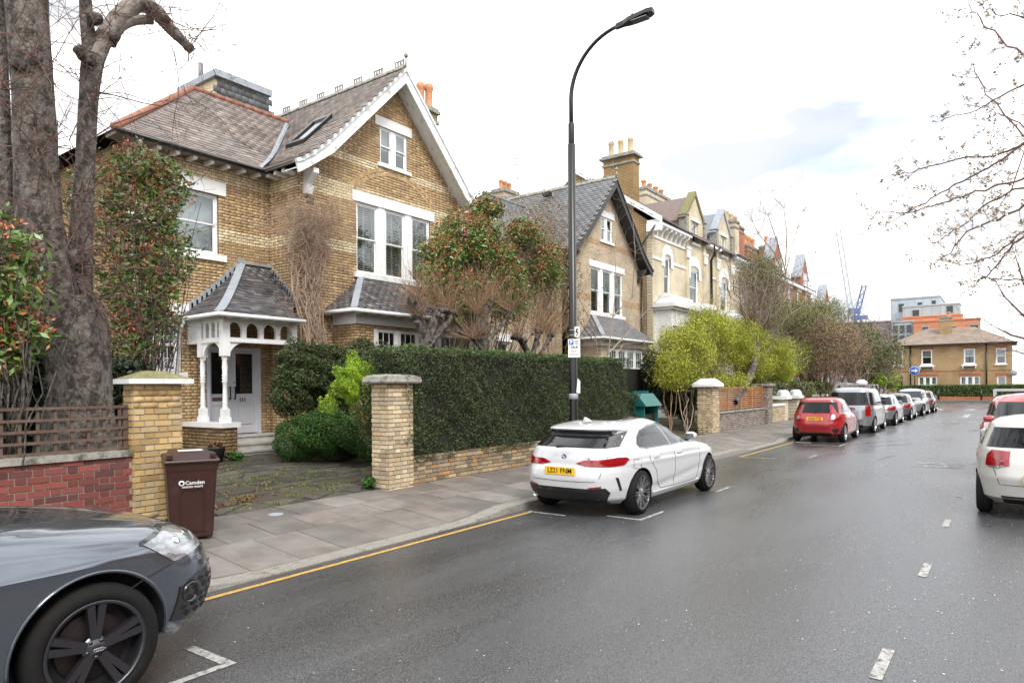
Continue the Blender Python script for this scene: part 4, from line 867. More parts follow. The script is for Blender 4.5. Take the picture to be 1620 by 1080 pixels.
# door
dr = MB(); fd1 = lambda u, z, d: (u, YD-d, z)
def bxd(m, a, b, c, d, e, f): m.prism([(a, c), (b, c), (b, d), (a, d)], (e, f), fd1)
m_ = MB(); bxd(m_, 8.99, 9.07, .80, 3.0, -.16, .02); bxd(m_, 10.40, 10.46, .80, 3.0, -.16, .02); bxd(m_, 9.07, 10.40, 2.93, 3.0, -.16, .02); dfr = m_.build('door_frame', 'door', h1)
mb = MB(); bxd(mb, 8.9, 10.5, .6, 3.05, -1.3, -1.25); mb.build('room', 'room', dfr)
for (a, b, gx0, gx1, px0, px1) in ((9.07, 9.69, 9.13, 9.50, 9.15, 9.45), (9.695, 10.40, 9.78, 10.27, 9.84, 10.24)):
    m_ = MB(); wall_back(m_, [(a, .84), (b, .84), (b, 2.93), (a, 2.93)], [(gx0, gx1, 1.84, 2.86)], fd1, (-.10, -.06)); leaf = m_.build('door_leaf', 'door', h1)
    m_ = MB(); bxd(m_, gx0, gx1, 1.84, 2.86, -.085, -.075); m_.build('pane', 'glassdark', leaf)
    m_ = MB(); bxd(m_, px0, px1, 1.10, 1.56, -.06, -.05); bxd(m_, px0+.05, px1-.05, 1.15, 1.51, -.05, -.042); m_.build('door_panel', 'door', leaf)
    m_ = MB()
    for (p, q, r_, t) in ((px0-.02, px0, 1.08, 1.58), (px1, px1+.02, 1.08, 1.58), (px0, px1, 1.08, 1.10), (px0, px1, 1.56, 1.58), (gx0-.02, gx0, 1.82, 2.88), (gx1, gx1+.02, 1.82, 2.88), (gx0, gx1, 1.82, 1.84), (gx0, gx1, 2.86, 2.88)): bxd(m_, p, q, r_, t, -.06, -.035)
    m_.build('moulding', 'door', leaf)
    m_ = MB(); xh = b-.07 if a < 9.5 else a+.06; bxd(m_, xh-.012, xh+.012, 1.70, 2.02, -.02, .0); bxd(m_, xh-.012, xh+.012, 1.70, 1.73, -.06, -.02); bxd(m_, xh-.012, xh+.012, 1.99, 2.02, -.06, -.02); m_.build('door_handle', 'black', leaf)
    if a < 9.5: m_ = MB(); bxd(m_, 9.16, 9.43, 1.67, 1.76, -.06, -.045); m_.build('letterbox', 'trellis', leaf)
    else:
        m_ = MB(); m_.lathe([(0, -.012), (.02, -.012), (.02, 0)], (a+.06, YD+.05, 2.12), axis='y', n=12); m_.build('lock', 'black', leaf)
        text_mesh('111', .13, 'house_number', 'ink', leaf, (9.98, YD+.055, 1.68), frame((1, 0, 0), (0, 0, 1)), bold=.006)
# porch (its own group of parts under the house)
pr = MB(); XP, YP = 8.52, 14.2
fpf = lambda u, z, d: (u, YP-d, z); fps = lambda u, z, d: (XP-d, u, z)
m_ = MB()
xs_ = [8.60, 9.03, 9.48, 9.93, 10.38]
for a, b in zip(xs_[:-1], xs_[1:]): arch_cell(m_, a, b, 3.02, 3.52, a+.05, b-.06, 3.13, 3.48, fpf, (-.08, 0))
ys_ = [14.28, 14.52, 14.76, 15.0, 15.24]
for a, b in zip(ys_[:-1], ys_[1:]): arch_cell(m_, a, b, 3.02, 3.52, a+.05, b-.05, 3.13, 3.48, fps, (-.08, 0))
m_.box(10.38, 10.46, YP, YP+.28, 3.02, 3.52); m_.box(XP, XP+.08, 15.24, 15.74, 3.02, 3.52)
m_.box(8.6, 10.46, YP-.025, YP-.001, 3.02, 3.07); m_.box(XP-.025, XP-.001, 14.3, 15.74, 3.02, 3.07); m_.box(8.5, 10.46, YP-.03, YP+.1, 3.521, 3.60); m_.box(XP-.03, XP+.1, 14.31, 15.74, 3.521, 3.60)
frz = m_.build('porch_frieze', 'white', h1)
def post(x, y, name='porch_post'):
    m = MB(); m.box(x-.095, x+.095, y-.095, y+.095, 1.21, 1.33); m.box(x-.075, x+.075, y-.075, y+.075, 1.33, 1.52)
    m.lathe([(.075, 1.52), (.05, 1.58), (.06, 1.62), (.055, 1.68), (.045, 1.95), (.048, 2.1), (.07, 2.13), (.048, 2.17), (.07, 2.20), (.048, 2.24), (.07, 2.27), (.048, 2.30), (.062, 2.45), (.05, 2.62), (.06, 2.65), (.055, 2.7)], (x, y, 0), n=16)
    m.box(x-.085, x+.085, y-.085, y+.085, 2.70, 3.52); return m.build(name, 'white', h1)
post(XP+.04, YP+.04); post(XP+.04, 15.16)
def spandrel(fn, a, b, z0, z1, d):
    """quarter-arch bracket from post at a towards b"""
    m = MB(); n = 8; s = 1 if b > a else -1
    pts = [(a+(b-a)*(1-math.cos(t)), z0+(z1-z0)*math.sin(t)) for t in np.linspace(0, math.pi/2, n+1)]
    for i in range(n): m.prism([pts[i], pts[i+1], (pts[i+1][0], z1+.001), (pts[i][0], z1+.001)] if 1 else None, d, fn)
    return m.build('porch_bracket', 'white', h1)
spandrel(fpf, 8.645, 9.05, 2.62, 3.02, (-.07, -.01)); spandrel(fpf, 10.45, 10.15, 2.62, 3.02, (-.07, -.01)); spandrel(fps, 14.325, 14.70, 2.62, 3.02, (-.07, -.01)); spandrel(fps, 15.075, 14.70, 2.62, 3.02, (-.07, -.01))
m_ = MB(); m_.box(8.40, 8.74, 14.06, 14.42, .2, 1.10); pd = m_.build('porch_pedestal', 'mortar_dark', h1)
bricks(pd, [[(8.4, .3), (8.74, .3), (8.74, 1.1), (8.4, 1.1)]], [], lambda u, z, d: (u, 14.06-d, z), lambda *a: 'stockdark', seed=31)
m_ = MB(); m_.box(8.42, 8.66, 14.42, 15.74, .2, 1.10); pw_ = m_.build('porch_wall', 'mortar_dark', h1)
bricks(pw_, [[(14.06, .3), (15.74, .3), (15.74, 1.1), (14.06, 1.1)]], [], lambda u, z, d: (8.40-d, u, z), lambda *a: 'stockdark', seed=32)
m_ = MB(); m_.box(8.34, 8.80, 14.0, 14.46, 1.102, 1.21); m_.box(8.34, 8.72, 14.46, 15.74, 1.10, 1.205); m_.build('porch_coping', 'white', h1)
for i, (a, b, c, d) in enumerate(((14.40, 15.74, .3, .52), (14.75, 15.745, .52, .67), (15.3, 15.748, .67, .82))):
    m_ = MB(); m_.box(8.74+.001*i, 10.76 if i else 11.1, a, b, c, d-.045); m_.box(8.74+.001*i, 10.76 if i else 11.1, a-.03, b, d-.045, d); m_.build('step', 'stepstone', h1)
# porch roof: bell-cast hip against the two walls
ex, ey_, ez_ = 8.24, 13.92, 3.63; hxp, hyp, hz_ = 9.96, YD, 5.12
def zprof(t):
    t = max(0, t); return ez_+(hz_-ez_)*(t**1.25)*.97+.03*t*(hz_-ez_)
m_ = MB(); nst = 8
for i in range(nst):
    t0, t1 = i/nst, (i+1)/nst; z0_, z1_ = zprof(t0), zprof(t1); a0 = (ex+(hxp-ex)*t0, ey_+(hyp-ey_)*t0); a1 = (ex+(hxp-ex)*t1, ey_+(hyp-ey_)*t1)
    xr0 = 10.45 if a0[1] < YG else 10.77; xr1 = 10.45 if a1[1] < YG else 10.77
    m_.add([(a0[0], a0[1], z0_), (xr0, a0[1], z0_), (xr1, a1[1], z1_), (a1[0], a1[1], z1_)], [(0, 1, 2, 3)]); m_.add([(a0[0], a0[1], z0_), (a1[0], a1[1], z1_), (a1[0], YD, z1_), (a0[0], YD, z0_)], [(0, 1, 2, 3)])
m_.add([(ex, ey_, ez_-.01), (ex, YD, ez_-.01), (10.76, YD, ez_-.01), (10.76, YG, ez_-.01), (10.45, YG, ez_-.01), (10.45, ey_, ez_-.01)], [(0, 1, 2, 3, 4, 5)])
prf = m_.build('porch_roof', 'slate2', h1); Lp = 2.35
slates(prf, lambda u, s: (u, ey_+(hyp-ey_)*s/Lp, zprof(s/Lp)+.012), (ex, 10.8), (0, Lp-.06), lambda u, s: u > ex+(hxp-ex)*s/Lp+.1 and (u < 10.4 or (u < 10.72 and ey_+(hyp-ey_)*s/Lp > YG-.02)), 'slate2', w=.22, gauge=.12, nsingle=110, seed=14)
slates(prf, lambda u, s: (ex+(hxp-ex)*s/Lp, u, zprof(s/Lp)+.012), (ey_, YD), (0, Lp-.06), lambda u, s: u > ey_+(hyp-ey_)*s/Lp+.1, 'slate2', w=.22, gauge=.12, nsingle=70, seed=15)
m_ = MB()
for i in range(nst):
    t0, t1 = i/nst, (i+1)/nst; m_.bar((ex+(hxp-ex)*t0, ey_+(hyp-ey_)*t0, zprof(t0)+.035), (ex+(hxp-ex)*t1, ey_+(hyp-ey_)*t1, zprof(t1)+.035), .19, .035)
m_.bar((hxp-.02, YD-.05, hz_+.03), (10.76, YD-.05, hz_+.03), .1, .05)
m_.build('lead_hip', 'lead', prf)
m_ = MB()
for i in range(14):
    t = (i+.2)/14; x = ex+(hxp-ex)*t; z = zprof(t)
    m_.box(x-.02, x+.15, YD-.022, YD-.011, z+.0, z+.24)
for i in range(12):
    t = .36+(i)/12*.64; y = ey_+(hyp-ey_)*t; z = zprof(t)
    m_.box(10.748, 10.758, y-.02, y+.13, z+.0, z+.22)
m_.build('lead_flashing', 'lead', prf)
m_ = MB(); m_.tube([(ex-.04, YD-.05, ez_-.05), (ex-.04, ey_-.04, ez_-.03), (10.47, ey_-.04, ez_-.04)], .048, 8); m_.build('porch_gutter', 'white', prf)
for x in np.arange(8.55, 10.4, .36):
    m2 = MB(); m2.box(x, x+.06, ey_+.01, YP-.03, 3.54, 3.61); m2.build('rafter_end', 'white', prf)

# ------------------------------------------------------------------ the tall pair of villas, the red houses beyond
M['villa'] = brickmat('cream_villa_brick', ((.66, .585, .43), (.60, .525, .37)), (.46, .41, .32), .075, .225, msize=.009)
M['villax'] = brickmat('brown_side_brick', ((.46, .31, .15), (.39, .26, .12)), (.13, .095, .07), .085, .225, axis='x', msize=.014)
M['chimb'] = brickmat('chimney_brick', ((.34, .22, .085), (.27, .17, .065)), (.12, .09, .06), .075, .225, axis='x')
M['redx'] = brickmat('red_house_brick', ((.42, .13, .055), (.35, .10, .045)), (.28, .15, .10), .075, .225)
M['redxx'] = brickmat('red_house_brick_side', ((.42, .13, .055), (.35, .10, .045)), (.28, .15, .10), .075, .225, axis='x')
M['tile'] = pm('brown_roof_tile', (.20, .155, .14), .7, .15, 10, island=1)
M['tileblue'] = pm('blue_grey_slate', (.17, .20, .23), .5, .12, 10, island=.7)
def slab_roof(parent, x0, x1, yA, zA, yB, zB, mat, name='roof', tiles=True):
    mb = MB(); mb.hexa([(x0, yA, zA-.08), (x1, yA, zA-.08), (x1, yB, zB-.08), (x0, yB, zB-.08), (x0, yA, zA), (x1, yA, zA), (x1, yB, zB), (x0, yB, zB)]); r = mb.build(name, mat, parent)
    if tiles: Ls = math.hypot(yB-yA, zB-zA); slates(r, lambda u, s: (u, yA+(yB-yA)*s/Ls, zA+(zB-zA)*s/Ls), (x0, x1), (0, Ls), lambda u, s: True, mat, w=.33, gauge=.30, lift=.03)
    return r
def arched_window(parent, x0, x1, z0, z1, fn, rise=.35, sw=.26, blind='half'):
    sash(parent, x0, x1, z0, z1, fn, .12, blind=blind, fw=.07)
    m = MB(); n = 10; cx_ = (x0+x1)/2; hw = (x1-x0)/2
    inn = [(cx_-hw*math.cos(t), z1-.02+rise*math.sin(t)*.55) for t in np.linspace(0, math.pi, n+1)]; ou = [(cx_-(hw+sw)*math.cos(t), z1-.25+(rise+.55)*math.sin(t)) for t in np.linspace(0, math.pi, n+1)]
    for i in range(n): m.prism([inn[i], inn[i+1], ou[i+1], ou[i]], (-.1, .06), fn)
    m.prism([(x0, z1-.02)]+inn[1:-1]+[(x1, z1-.02)], (-.1, -.03), fn)
    m.prism([(x0-sw, z1-.5), (x0, z1-.5), (x0, z1-.02), (x0-sw, z1-.25)], (-.1, .06), fn); m.prism([(x1, z1-.5), (x1+sw, z1-.5), (x1+sw, z1-.25), (x1, z1-.02)], (-.1, .06), fn)
    m.build('arched_surround', 'white', parent)
def villa(X0, X1, gx, name_label, wm, wx, roofm, mirror, chim):
    YV = 14.3; r = thing('house', name_label, 'house', (X0, YV, 0)); fv = lambda u, z, d: (u, YV-d, z)
    sgn = -1 if mirror else 1
    def X(a): return X0+a if not mirror else X1-a
    def iv(a, b): p, q = X(a), X(b); return min(p, q), max(p, q)
    w1 = iv(1.41, 2.26); w2 = iv(4.85, 6.2)
    cuts = [(w1[0], w1[1], 6.65, 8.6), (w2[0], w2[1], 6.5, 8.45)]
    g0, g1 = iv(4.3, 7.0)
    mb = MB(); wall_back(mb, [(X0, -.1), (X1, -.1), (X1, 10.0), (X0, 10.0)], cuts, fv, (0, -.3)); mb.build('wall', wm, r)
    gc_ = (g0+g1)/2; cg = [(gc_-.42, gc_+.42, 9.9, 11.1)]
    mb = MB(); wall_back(mb, [(g0, 10.0), (g1, 10.0), (g1, 11.15), (gc_, 12.6), (g0, 11.15)], cg, fv, (0.02, -.3)); mb.build('gable', wm, r)
    sash(r, gc_-.42, gc_+.42, 9.9, 11.1, fv, .1, blind='half'); block(r, 'lintel', 'white', gc_-.6, gc_+.6, 11.1, 11.25, fv, (0, .1)); block(r, 'sill', 'white', gc_-.6, gc_+.6, 9.78, 9.9, fv, (0, .12))
    for s in (-1, 1):
        mb = MB(); mb.prism([(s*1.45, 11.02), (s*.0, 12.58), (s*.0, 12.85), (s*1.62, 11.12)], (-.36, .10), lambda u, v, d: (gc_+u, YV-d, v)); mb.build('gable_coping', 'moss' if not mirror else 'lead', r)
        mb = MB(); mb.box(gc_+s*1.35-.16, gc_+s*1.35+.16, YV-.14, YV+.3, 9.95, 11.25); mb.box(gc_+s*1.35-.2, gc_+s*1.35+.2, YV-.18, YV+.34, 11.252, 11.33); mb.build('gable_pier', 'stone', r)
    mb = MB(); mb.hexa([(g0, YV+.3, 11.0), (gc_, YV+.3, 12.5), (gc_, 19, 12.5), (g0, 19, 11.0), (g0, YV+.3, 11.08), (gc_, YV+.3, 12.6), (gc_, 19, 12.6), (g0, 19, 11.08)]); mb.hexa([(gc_, YV+.3, 12.5), (g1, YV+.3, 11.0), (g1, 19, 11.0), (gc_, 19, 12.5), (gc_, YV+.3, 12.6), (g1, YV+.3, 11.08), (g1, 19, 11.08), (gc_, 19, 12.6)]); mb.box(g0+.05, g1-.05, YV+.3, 18, 10, 11.0); mb.build('gable_roof', roofm, r)
    arched_window(r, w1[0], w1[1], 6.65, 8.54, fv); arched_window(r, w2[0], w2[1], 6.5, 8.39, fv, .45)
    for a, b in (iv(0, .7), iv(.7, 4.2), iv(7.1, 8.0)): pass
    mb = MB(); mb.prism([(X0, 8.26), (w1[0]-.3 if not mirror else w2[0]-.35, 8.26), (w1[0]-.3 if not mirror else w2[0]-.35, 8.38), (X0, 8.38)], (0, .05), fv); mb.build('string_course', 'white', r)
    a, b = sorted((w1[1] if not mirror else w2[1], w2[0] if not mirror else w1[0])); block(r, 'string_course', 'white', a+.32, b-.35, 8.26, 8.38, fv, (0, .05))
    c0, c1 = iv(0, 4.25); block(r, 'frieze', 'white', c0, c1, 9.32, 9.42, fv, (0, .06))
    block(r, 'cornice', 'white', c0-.15*(not mirror), c1, 9.92, 10.12, fv, (-.2, .42)); d0, d1 = iv(7.05, 8.0); block(r, 'cornice', 'white', d0, d1, 9.92, 10.12, fv, (-.2, .42))
    for k in range(7):
        x = X(.45+k*.58); mb = MB(); mb.prism([(0, 9.42), (.06, 9.42), (.12, 9.60), (.22, 9.74), (.36, 9.80), (.38, 9.918), (0, 9.918)], (x-.07, x+.07), lambda u, v, d: (d, YV-.005-u, v)); mb.build('bracket', 'white', r)
    mb = MB(); mb.tube([(c0, YV-.45, 10.15), (c1, YV-.45, 10.12)], .06, 6); mb.build('gutter', 'black', r)
    # pilasters either side of the window bay
    for a in (4.35, 6.95):
        x = X(a); mb = MB(); mb.box(x-.16, x+.16, YV-.12, YV-.001, 6.3, 9.95); p = mb.build('pilaster', wm, r); mb = MB(); mb.box(x-.2, x+.2, YV-.2, YV-.125, 8.9, 9.35); mb.box(x-.22, x+.22, YV-.24, YV-.13, 9.36, 9.48); mb.build('capital', 'white', p)
    # ground floor bay with a white balcony cornice
    for (a, b, top) in ((iv(-.0, 3.6)[0], iv(0, 3.6)[1], 6.2), (iv(4.2, 7.1)[0], iv(4.2, 7.1)[1], 6.2)):
        mb = MB(); mb.box(a+.2, b-.2, YV-.9, YV-.001, .2, 5.7); q = mb.build('bay', 'white', r); mb = MB(); mb.box(a+.05, b-.05, YV-1.05, YV-.002, 5.7, 5.82); mb.box(a-.05, b+.05, YV-1.2, YV-.003, 5.82, 6.0); mb.box(a+.3, b-.3, YV-.8, YV-.004, 6.0, 6.45); mb.build('balcony', 'white', q)
        for k in range(3):
            w_ = (b-a-.9)/3; x = a+.35+k*(w_+.1); mb = MB(); mb.box(x, x+w_, YV-.93, YV-.90, 1.9, 4.9); mb.build('pane', 'glassdark', q)
    slab_roof(r, X0-.1 if not mirror else X0, X1, YV-.42, 10.14, 18.6, 13.4, roofm); slab_roof(r, X0, X1, 22.8, 10.14, 18.6, 13.4, roofm, tiles=False)
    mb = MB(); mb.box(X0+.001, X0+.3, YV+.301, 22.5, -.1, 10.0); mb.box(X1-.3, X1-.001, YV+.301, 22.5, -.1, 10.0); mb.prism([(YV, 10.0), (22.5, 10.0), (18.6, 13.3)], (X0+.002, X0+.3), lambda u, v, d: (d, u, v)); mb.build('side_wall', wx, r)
    return r
v3 = villa(31.4, 39.4, 0, 'cream brick villa with white arched windows beside the black gabled house', 'villa', 'villax', 'tile', False, 1)
v4 = villa(39.4, 47.4, 0, 'second cream brick villa with lead capped gable and blue grey roof', 'villa', 'villax', 'tileblue', True, 1)
mb = MB(); mb.prism([(13.75, 9.95), (18.6, 13.25), (18.6, 13.55), (13.75, 10.25)], (31.15, 31.38), lambda u, v, d: (d, u, v)); mb.box(31.15, 31.38, 13.75, 14.5, 9.55, 9.95); mb.build('white_verge', 'white', v3)
c = stack(v3, 31.42, 32.1, 15.3, 17.0, 9.8, 13.6, 'chimb', 'stone', cap=.16); pots(c, [(31.75, 15.6, 13.78), (31.75, 16.15, 13.78), (31.75, 16.7, 13.78)], 'potbuff', .85, .16)
mb = MB(); mb.bar((31.38, 16.4, 13.2), (31.38, 16.4, 15.0), .03); 
for q in range(5): mb.bar((30.6, 16.1+q*.12, 14.5+.02*q), (31.9, 16.5+q*.12, 14.7), .014)
mb.build('aerial', 'lead', c)
c = stack(v3, 37.9, 41.5, 17.6, 18.3, 12, 13.75, 'villa', 'stone'); pots(c, [(38.4+k*.85, 18, 13.93) for k in range(4)], 'pot', .55, .18)
mb = MB(); mb.tube([(39.9, 13.8, 10.1), (39.4, 14.0, 9.7), (39.4, 14.2, 9.3), (39.4, 14.2, 4)], .07, 8); mb.tube([(38.8, 13.8, 10.0), (39.35, 13.95, 9.5)], .05, 8); mb.build('drainpipe', 'black', v4)
mb = MB(); mb.tube([(31.2, 14.0, 9.85), (30.9, 14.6, 8.9), (30.9, 14.7, 8.7)], .05, 6); mb.build('drainpipe', 'black', v3)
c = stack(v4, 43.4, 44.2, 14.1, 14.8, 9.9, 12.3, 'villa', 'stone')
def red_house(X0, X1, label, gable=True, H_=10.2):
    YV = 14.3; r = thing('house', label, 'house', (X0, YV, 0)); fv = lambda u, z, d: (u, YV-d, z)
    n = 3; step = (X1-X0)/n; cuts = []
    for k in range(n):
        a = X0+step*(k+.5)-.55
        for z in (1.6, 4.9, 7.8): cuts.append((a, a+1.1, z, z+1.9))
    mb = MB(); wall_back(mb, [(X0, -.1), (X1, -.1), (X1, H_), (X0, H_)], cuts, fv, (0, -.3)); mb.build('wall', 'redx', r)
    for c_ in cuts: sash(r, c_[0], c_[1], c_[2], c_[3], fv, .1, blind='half'); block(r, 'lintel', 'white', c_[0]-.15, c_[1]+.15, c_[3], c_[3]+.3, fv, (0, .06)); block(r, 'sill', 'white', c_[0]-.15, c_[1]+.15, c_[2]-.15, c_[2], fv, (0, .1))
    block(r, 'cornice', 'white', X0, X1, H_-.3, H_, fv, (0, .3)); block(r, 'string_course', 'white', X0, X1, 4.3, 4.5, fv, (0, .06)); block(r, 'string_course', 'white', X0, X1, 7.2, 7.38, fv, (0, .06))
    slab_roof(r, X0, X1, YV-.3, H_+.01, 19, H_+3.2, 'tileblue', tiles=False)
    mb = MB(); mb.box(X0+.001, X0+.3, YV+.3, 22, -.1, H_); mb.box(X1-.3, X1-.001, YV+.3, 22, -.1, H_); mb.build('side_wall', 'redxx', r)
    gx = X1-2.6; mb = MB(); mb.prism([(gx-1.3, H_), (gx+1.3, H_), (gx+1.3, H_+.8), (gx, H_+2.6), (gx-1.3, H_+.8)], (.1, -.6), fv); mb.build('gable', 'redx', r)
    for s in (-1, 1): mb = MB(); mb.prism([(s*1.4, H_+.7), (0, H_+2.6), (0, H_+2.9), (s*1.55, H_+.8)], (-.6, .16), lambda u, v, d: (gx+u, YV-d, v)); mb.build('gable_coping', 'white' if s > 0 else 'lead', r)
    sash(r, gx-.5, gx+.5, H_+.1, H_+1.2, lambda u, z, d: (u, YV-.16-d, z), 0, blind='curtain')
    return r
r1 = red_house(47.45, 56, 'orange red brick house with large chimney stack behind the bare tree'); c = stack(r1, 51.5, 54.6, 17.0, 18.0, 10, 14.2, 'redx', 'stone'); pots(c, [(51.9, 17.5, 14.4), (52.9, 17.5, 14.4), (53.9, 17.5, 14.4)], 'potbuff', .9, .2)
c = stack(r1, 56.0, 59.4, 17.2, 18, 10, 13.2, 'redx', 'stone'); pots(c, [(56.5+k*1.1, 17.6, 13.4) for k in range(3)], 'pot', .9, .22)
r2 = red_house(56.1, 64.5, 'red brick house with white trimmed gable above the olive trees'); c = stack(r2, 58.5, 59.6, 16, 17, 11, 13.4, 'redx'); pots(c, [(58.8, 16.5, 13.6), (59.3, 16.5, 13.6)], 'pot', .8, .16)
r3 = red_house(64.6, 73, 'farthest red brick house of the terrace beside the junction', H_=8.6)
for k, x in enumerate((43.5, 46.0, 51.0)):
    mb = MB(); mb.prism([(9.6, .6), (13.2, 2.6), (13.2, 2.9), (9.6, .9)], (x, x+.3), lambda u, v, d: (d, u, v)); mb.box(x-.06, x+.36, 9.3, 9.6, .3, 1.35)
    o = mb.build('stair_parapet', 'white'); tag(o, ['white sloping stair parapet nearest the fenced garden', 'white sloping stair parapet in the middle of the three', 'white sloping stair parapet farthest along the street'][k], 'parapet', 'white stair parapets')
# ------------------------------------------------------------------ garden walls, piers, fences, street furniture
def at(px, py, Y=None, X=None, Z=None):
    """point of the place seen at a position of the photograph, on a given street-parallel / cross / level plane"""
    u, v = px-810, py-612; c, s = math.cos(ROLL), math.sin(ROLL); a = (u*c-v*s)/1080; b = (u*s+v*c)/1080
    d = _f+a*_r-b*_u
    t = Y/d.y if Y is not None else (X/d.x if X is not None else (Z-EYE)/d.z)
    return Vector((0, 0, EYE))+d*t
def pier(x0, x1, y0, y1, z0, z1, mat, mortar, label, capf, ns=70, seed=1, plinth=None):
    r = thing('gate_pier', label, 'brick pier', (x0, y0, 0)); mb = MB(); mb.box(x0, x1, y0, y1, z0-.2, z1); w = mb.build('pier_shaft', mortar, r)
    cf = lambda *a: mat
    c = ((x0+x1)/2, (z0+z1)/2)
    bricks(w, [[(x0, z0), (x1, z0), (x1, z1), (x0, z1)]], [], lambda u, z, d: (u, y0-d, z), cf, nsingle=ns, center=c, seed=seed, bond='flemish', proud=.012)
    bricks(w, [[(y0, z0), (y1, z0), (y1, z1), (y0, z1)]], [], lambda u, z, d: (x0-d, u, z), cf, nsingle=ns, center=((y0+y1)/2, c[1]), seed=seed+1, bond='flemish', proud=.012)
    capf(r); return r
def low_wall(x0, x1, y, z0f, z1, mat, mortar, label, cat='garden wall', thick=.22, coping=None, ns=150, center=None, seed=5, bl=.215, course=.075):
    r = thing('garden_wall', label, cat, (x0, y, 0)); mb = MB(); mb.box(x0, x1, y, y+thick, -.1, z1); w = mb.build('wall', mortar, r)
    bricks(w, [[(x0, z0f), (x1, z0f), (x1, z1), (x0, z1)]], [], lambda u, z, d: (u, y-d, z), (lambda *a: mat) if isinstance(mat, str) else mat, nsingle=ns, center=center or ((x0+x1)/2, .5), seed=seed, proud=.012, bl=bl, course=course)
    if coping: mb = MB(); mb.box(x0, x1, y-.05, y+thick+.04, z1+.001, z1+coping); mb.build('coping', 'stone', r)
    return r
low_wall(-4, 3.96, 8.63, .15, 1.155, 'redbrick', 'mortar_pale', 'low red brick garden wall with grey coping at the left edge', coping=.075, ns=170, center=(3.3, .9), seed=51, course=.078)
def cap1(r):
    m = MB(); m.box(3.88, 4.68, 8.50, 8.92, 2.03, 2.09); m.build('cap_edge', 'worn', r); m = MB(); m.hexa([(3.89, 8.51, 2.091), (4.67, 8.51, 2.091), (4.67, 8.91, 2.091), (3.89, 8.91, 2.091), (4.15, 8.66, 2.19), (4.4, 8.66, 2.19), (4.4, 8.78, 2.19), (4.15, 8.78, 2.19)]); m.build('cap_top', 'moss', r)
pier(3.97, 4.57, 8.6, 8.84, .15, 2.03, 'gold', 'mortar_pale', 'golden brick gate pier with mossy white edged cap behind the brown bin', cap1, seed=61)
def cap2(r):
    m = MB(); m.hexa([(8.06, 8.50, 2.03), (8.86, 8.50, 2.03), (8.86, 9.1, 2.03), (8.06, 9.1, 2.03), (8.04, 8.48, 2.06), (8.88, 8.48, 2.06), (8.88, 9.12, 2.06), (8.04, 9.12, 2.06)]); m.hexa([(8.04, 8.48, 2.06), (8.88, 8.48, 2.06), (8.88, 9.12, 2.06), (8.04, 9.12, 2.06), (8.06, 8.5, 2.15), (8.86, 8.5, 2.15), (8.86, 9.1, 2.15), (8.06, 9.1, 2.15)]); m.hexa([(8.06, 8.5, 2.151), (8.86, 8.5, 2.151), (8.86, 9.1, 2.151), (8.06, 9.1, 2.151), (8.2, 8.64, 2.19), (8.72, 8.64, 2.19), (8.72, 8.96, 2.19), (8.2, 8.96, 2.19)]); m.build('stone_cap', 'stone', r)
pier(8.16, 8.76, 8.6, 9.0, .15, 2.03, 'buff', 'mortar_mid', 'cream brick gate pier with grey stone cap at the end of the tall hedge', cap2, seed=71, ns=90)
low_wall(8.77, 17.6, 8.68, .12, .72, 'lowbrick', 'mortar_dark', 'low mixed brick wall under the tall dark hedge', ns=260, center=(10.5, .4), seed=81)
def cap3(r):
    m = MB(); m.box(24.05, 24.95, 8.56, 9.44, 1.9, 2.0); m.hexa([(24.05, 8.56, 2.0), (24.95, 8.56, 2.0), (24.95, 9.44, 2.0), (24.05, 9.44, 2.0), (24.3, 8.8, 2.2), (24.7, 8.8, 2.2), (24.7, 9.2, 2.2), (24.3, 9.2, 2.2)]); m.build('stone_cap', 'white', r)
pier(24.2, 24.8, 8.7, 9.3, .1, 1.9, 'buff', 'mortar_mid', 'pale brick gate pier with white cap left of the slatted fence', cap3, seed=91, ns=60)
low_wall(24.81, 31.1, 8.85, .08, .88, 'greybrick', 'mortar_mid', 'low grey purple brick wall under the slatted fence', ns=0, coping=.07, seed=92)
def cap4(r):
    m = MB(); m.box(31.0, 31.9, 8.6, 9.4, 1.9, 2.0); m.build('stone_cap', 'stone', r)
pier(31.1, 31.8, 8.7, 9.3, .1, 1.9, 'greybrick', 'mortar_mid', 'dark weathered gate pier at the far end of the slatted fence', cap4, seed=93, ns=40)
low_wall(31.81, 34.2, 8.8, .08, .95, 'buff', 'mortar_mid', 'short pale brick wall with a white coping before the red hatchback', ns=0, seed=94)
mb = MB(); mb.box(31.82, 34.2, 8.75, 9.08, .96, 1.06); tag(mb.build('wall_coping', 'white'), 'white coping lying on the short pale brick wall', 'coping')
for i, (a, lab) in enumerate(((34.25, 'gate pier with ornate white scalloped cap behind the red hatchback'), (36.6, 'far ornate capped gate pier nearer the roof racked van'))):
    r = thing('gate_pier', lab, 'brick pier', (a, 8.8, 0)); m = MB(); m.box(a, a+.6, 8.8, 9.4, 0, 1.25); m.build('pier_shaft', 'villa', r)
    m = MB(); m.box(a-.15, a+.75, 8.65, 9.55, 1.25, 1.4)
    for k in range(3): m.lathe([(.0, .30), (.12, .26), (.2, .12), (.22, .0)], (a+.1+k*.2, 8.9+.15*(k % 2), 1.4), n=10)
    m.build('scalloped_cap', 'white', r)
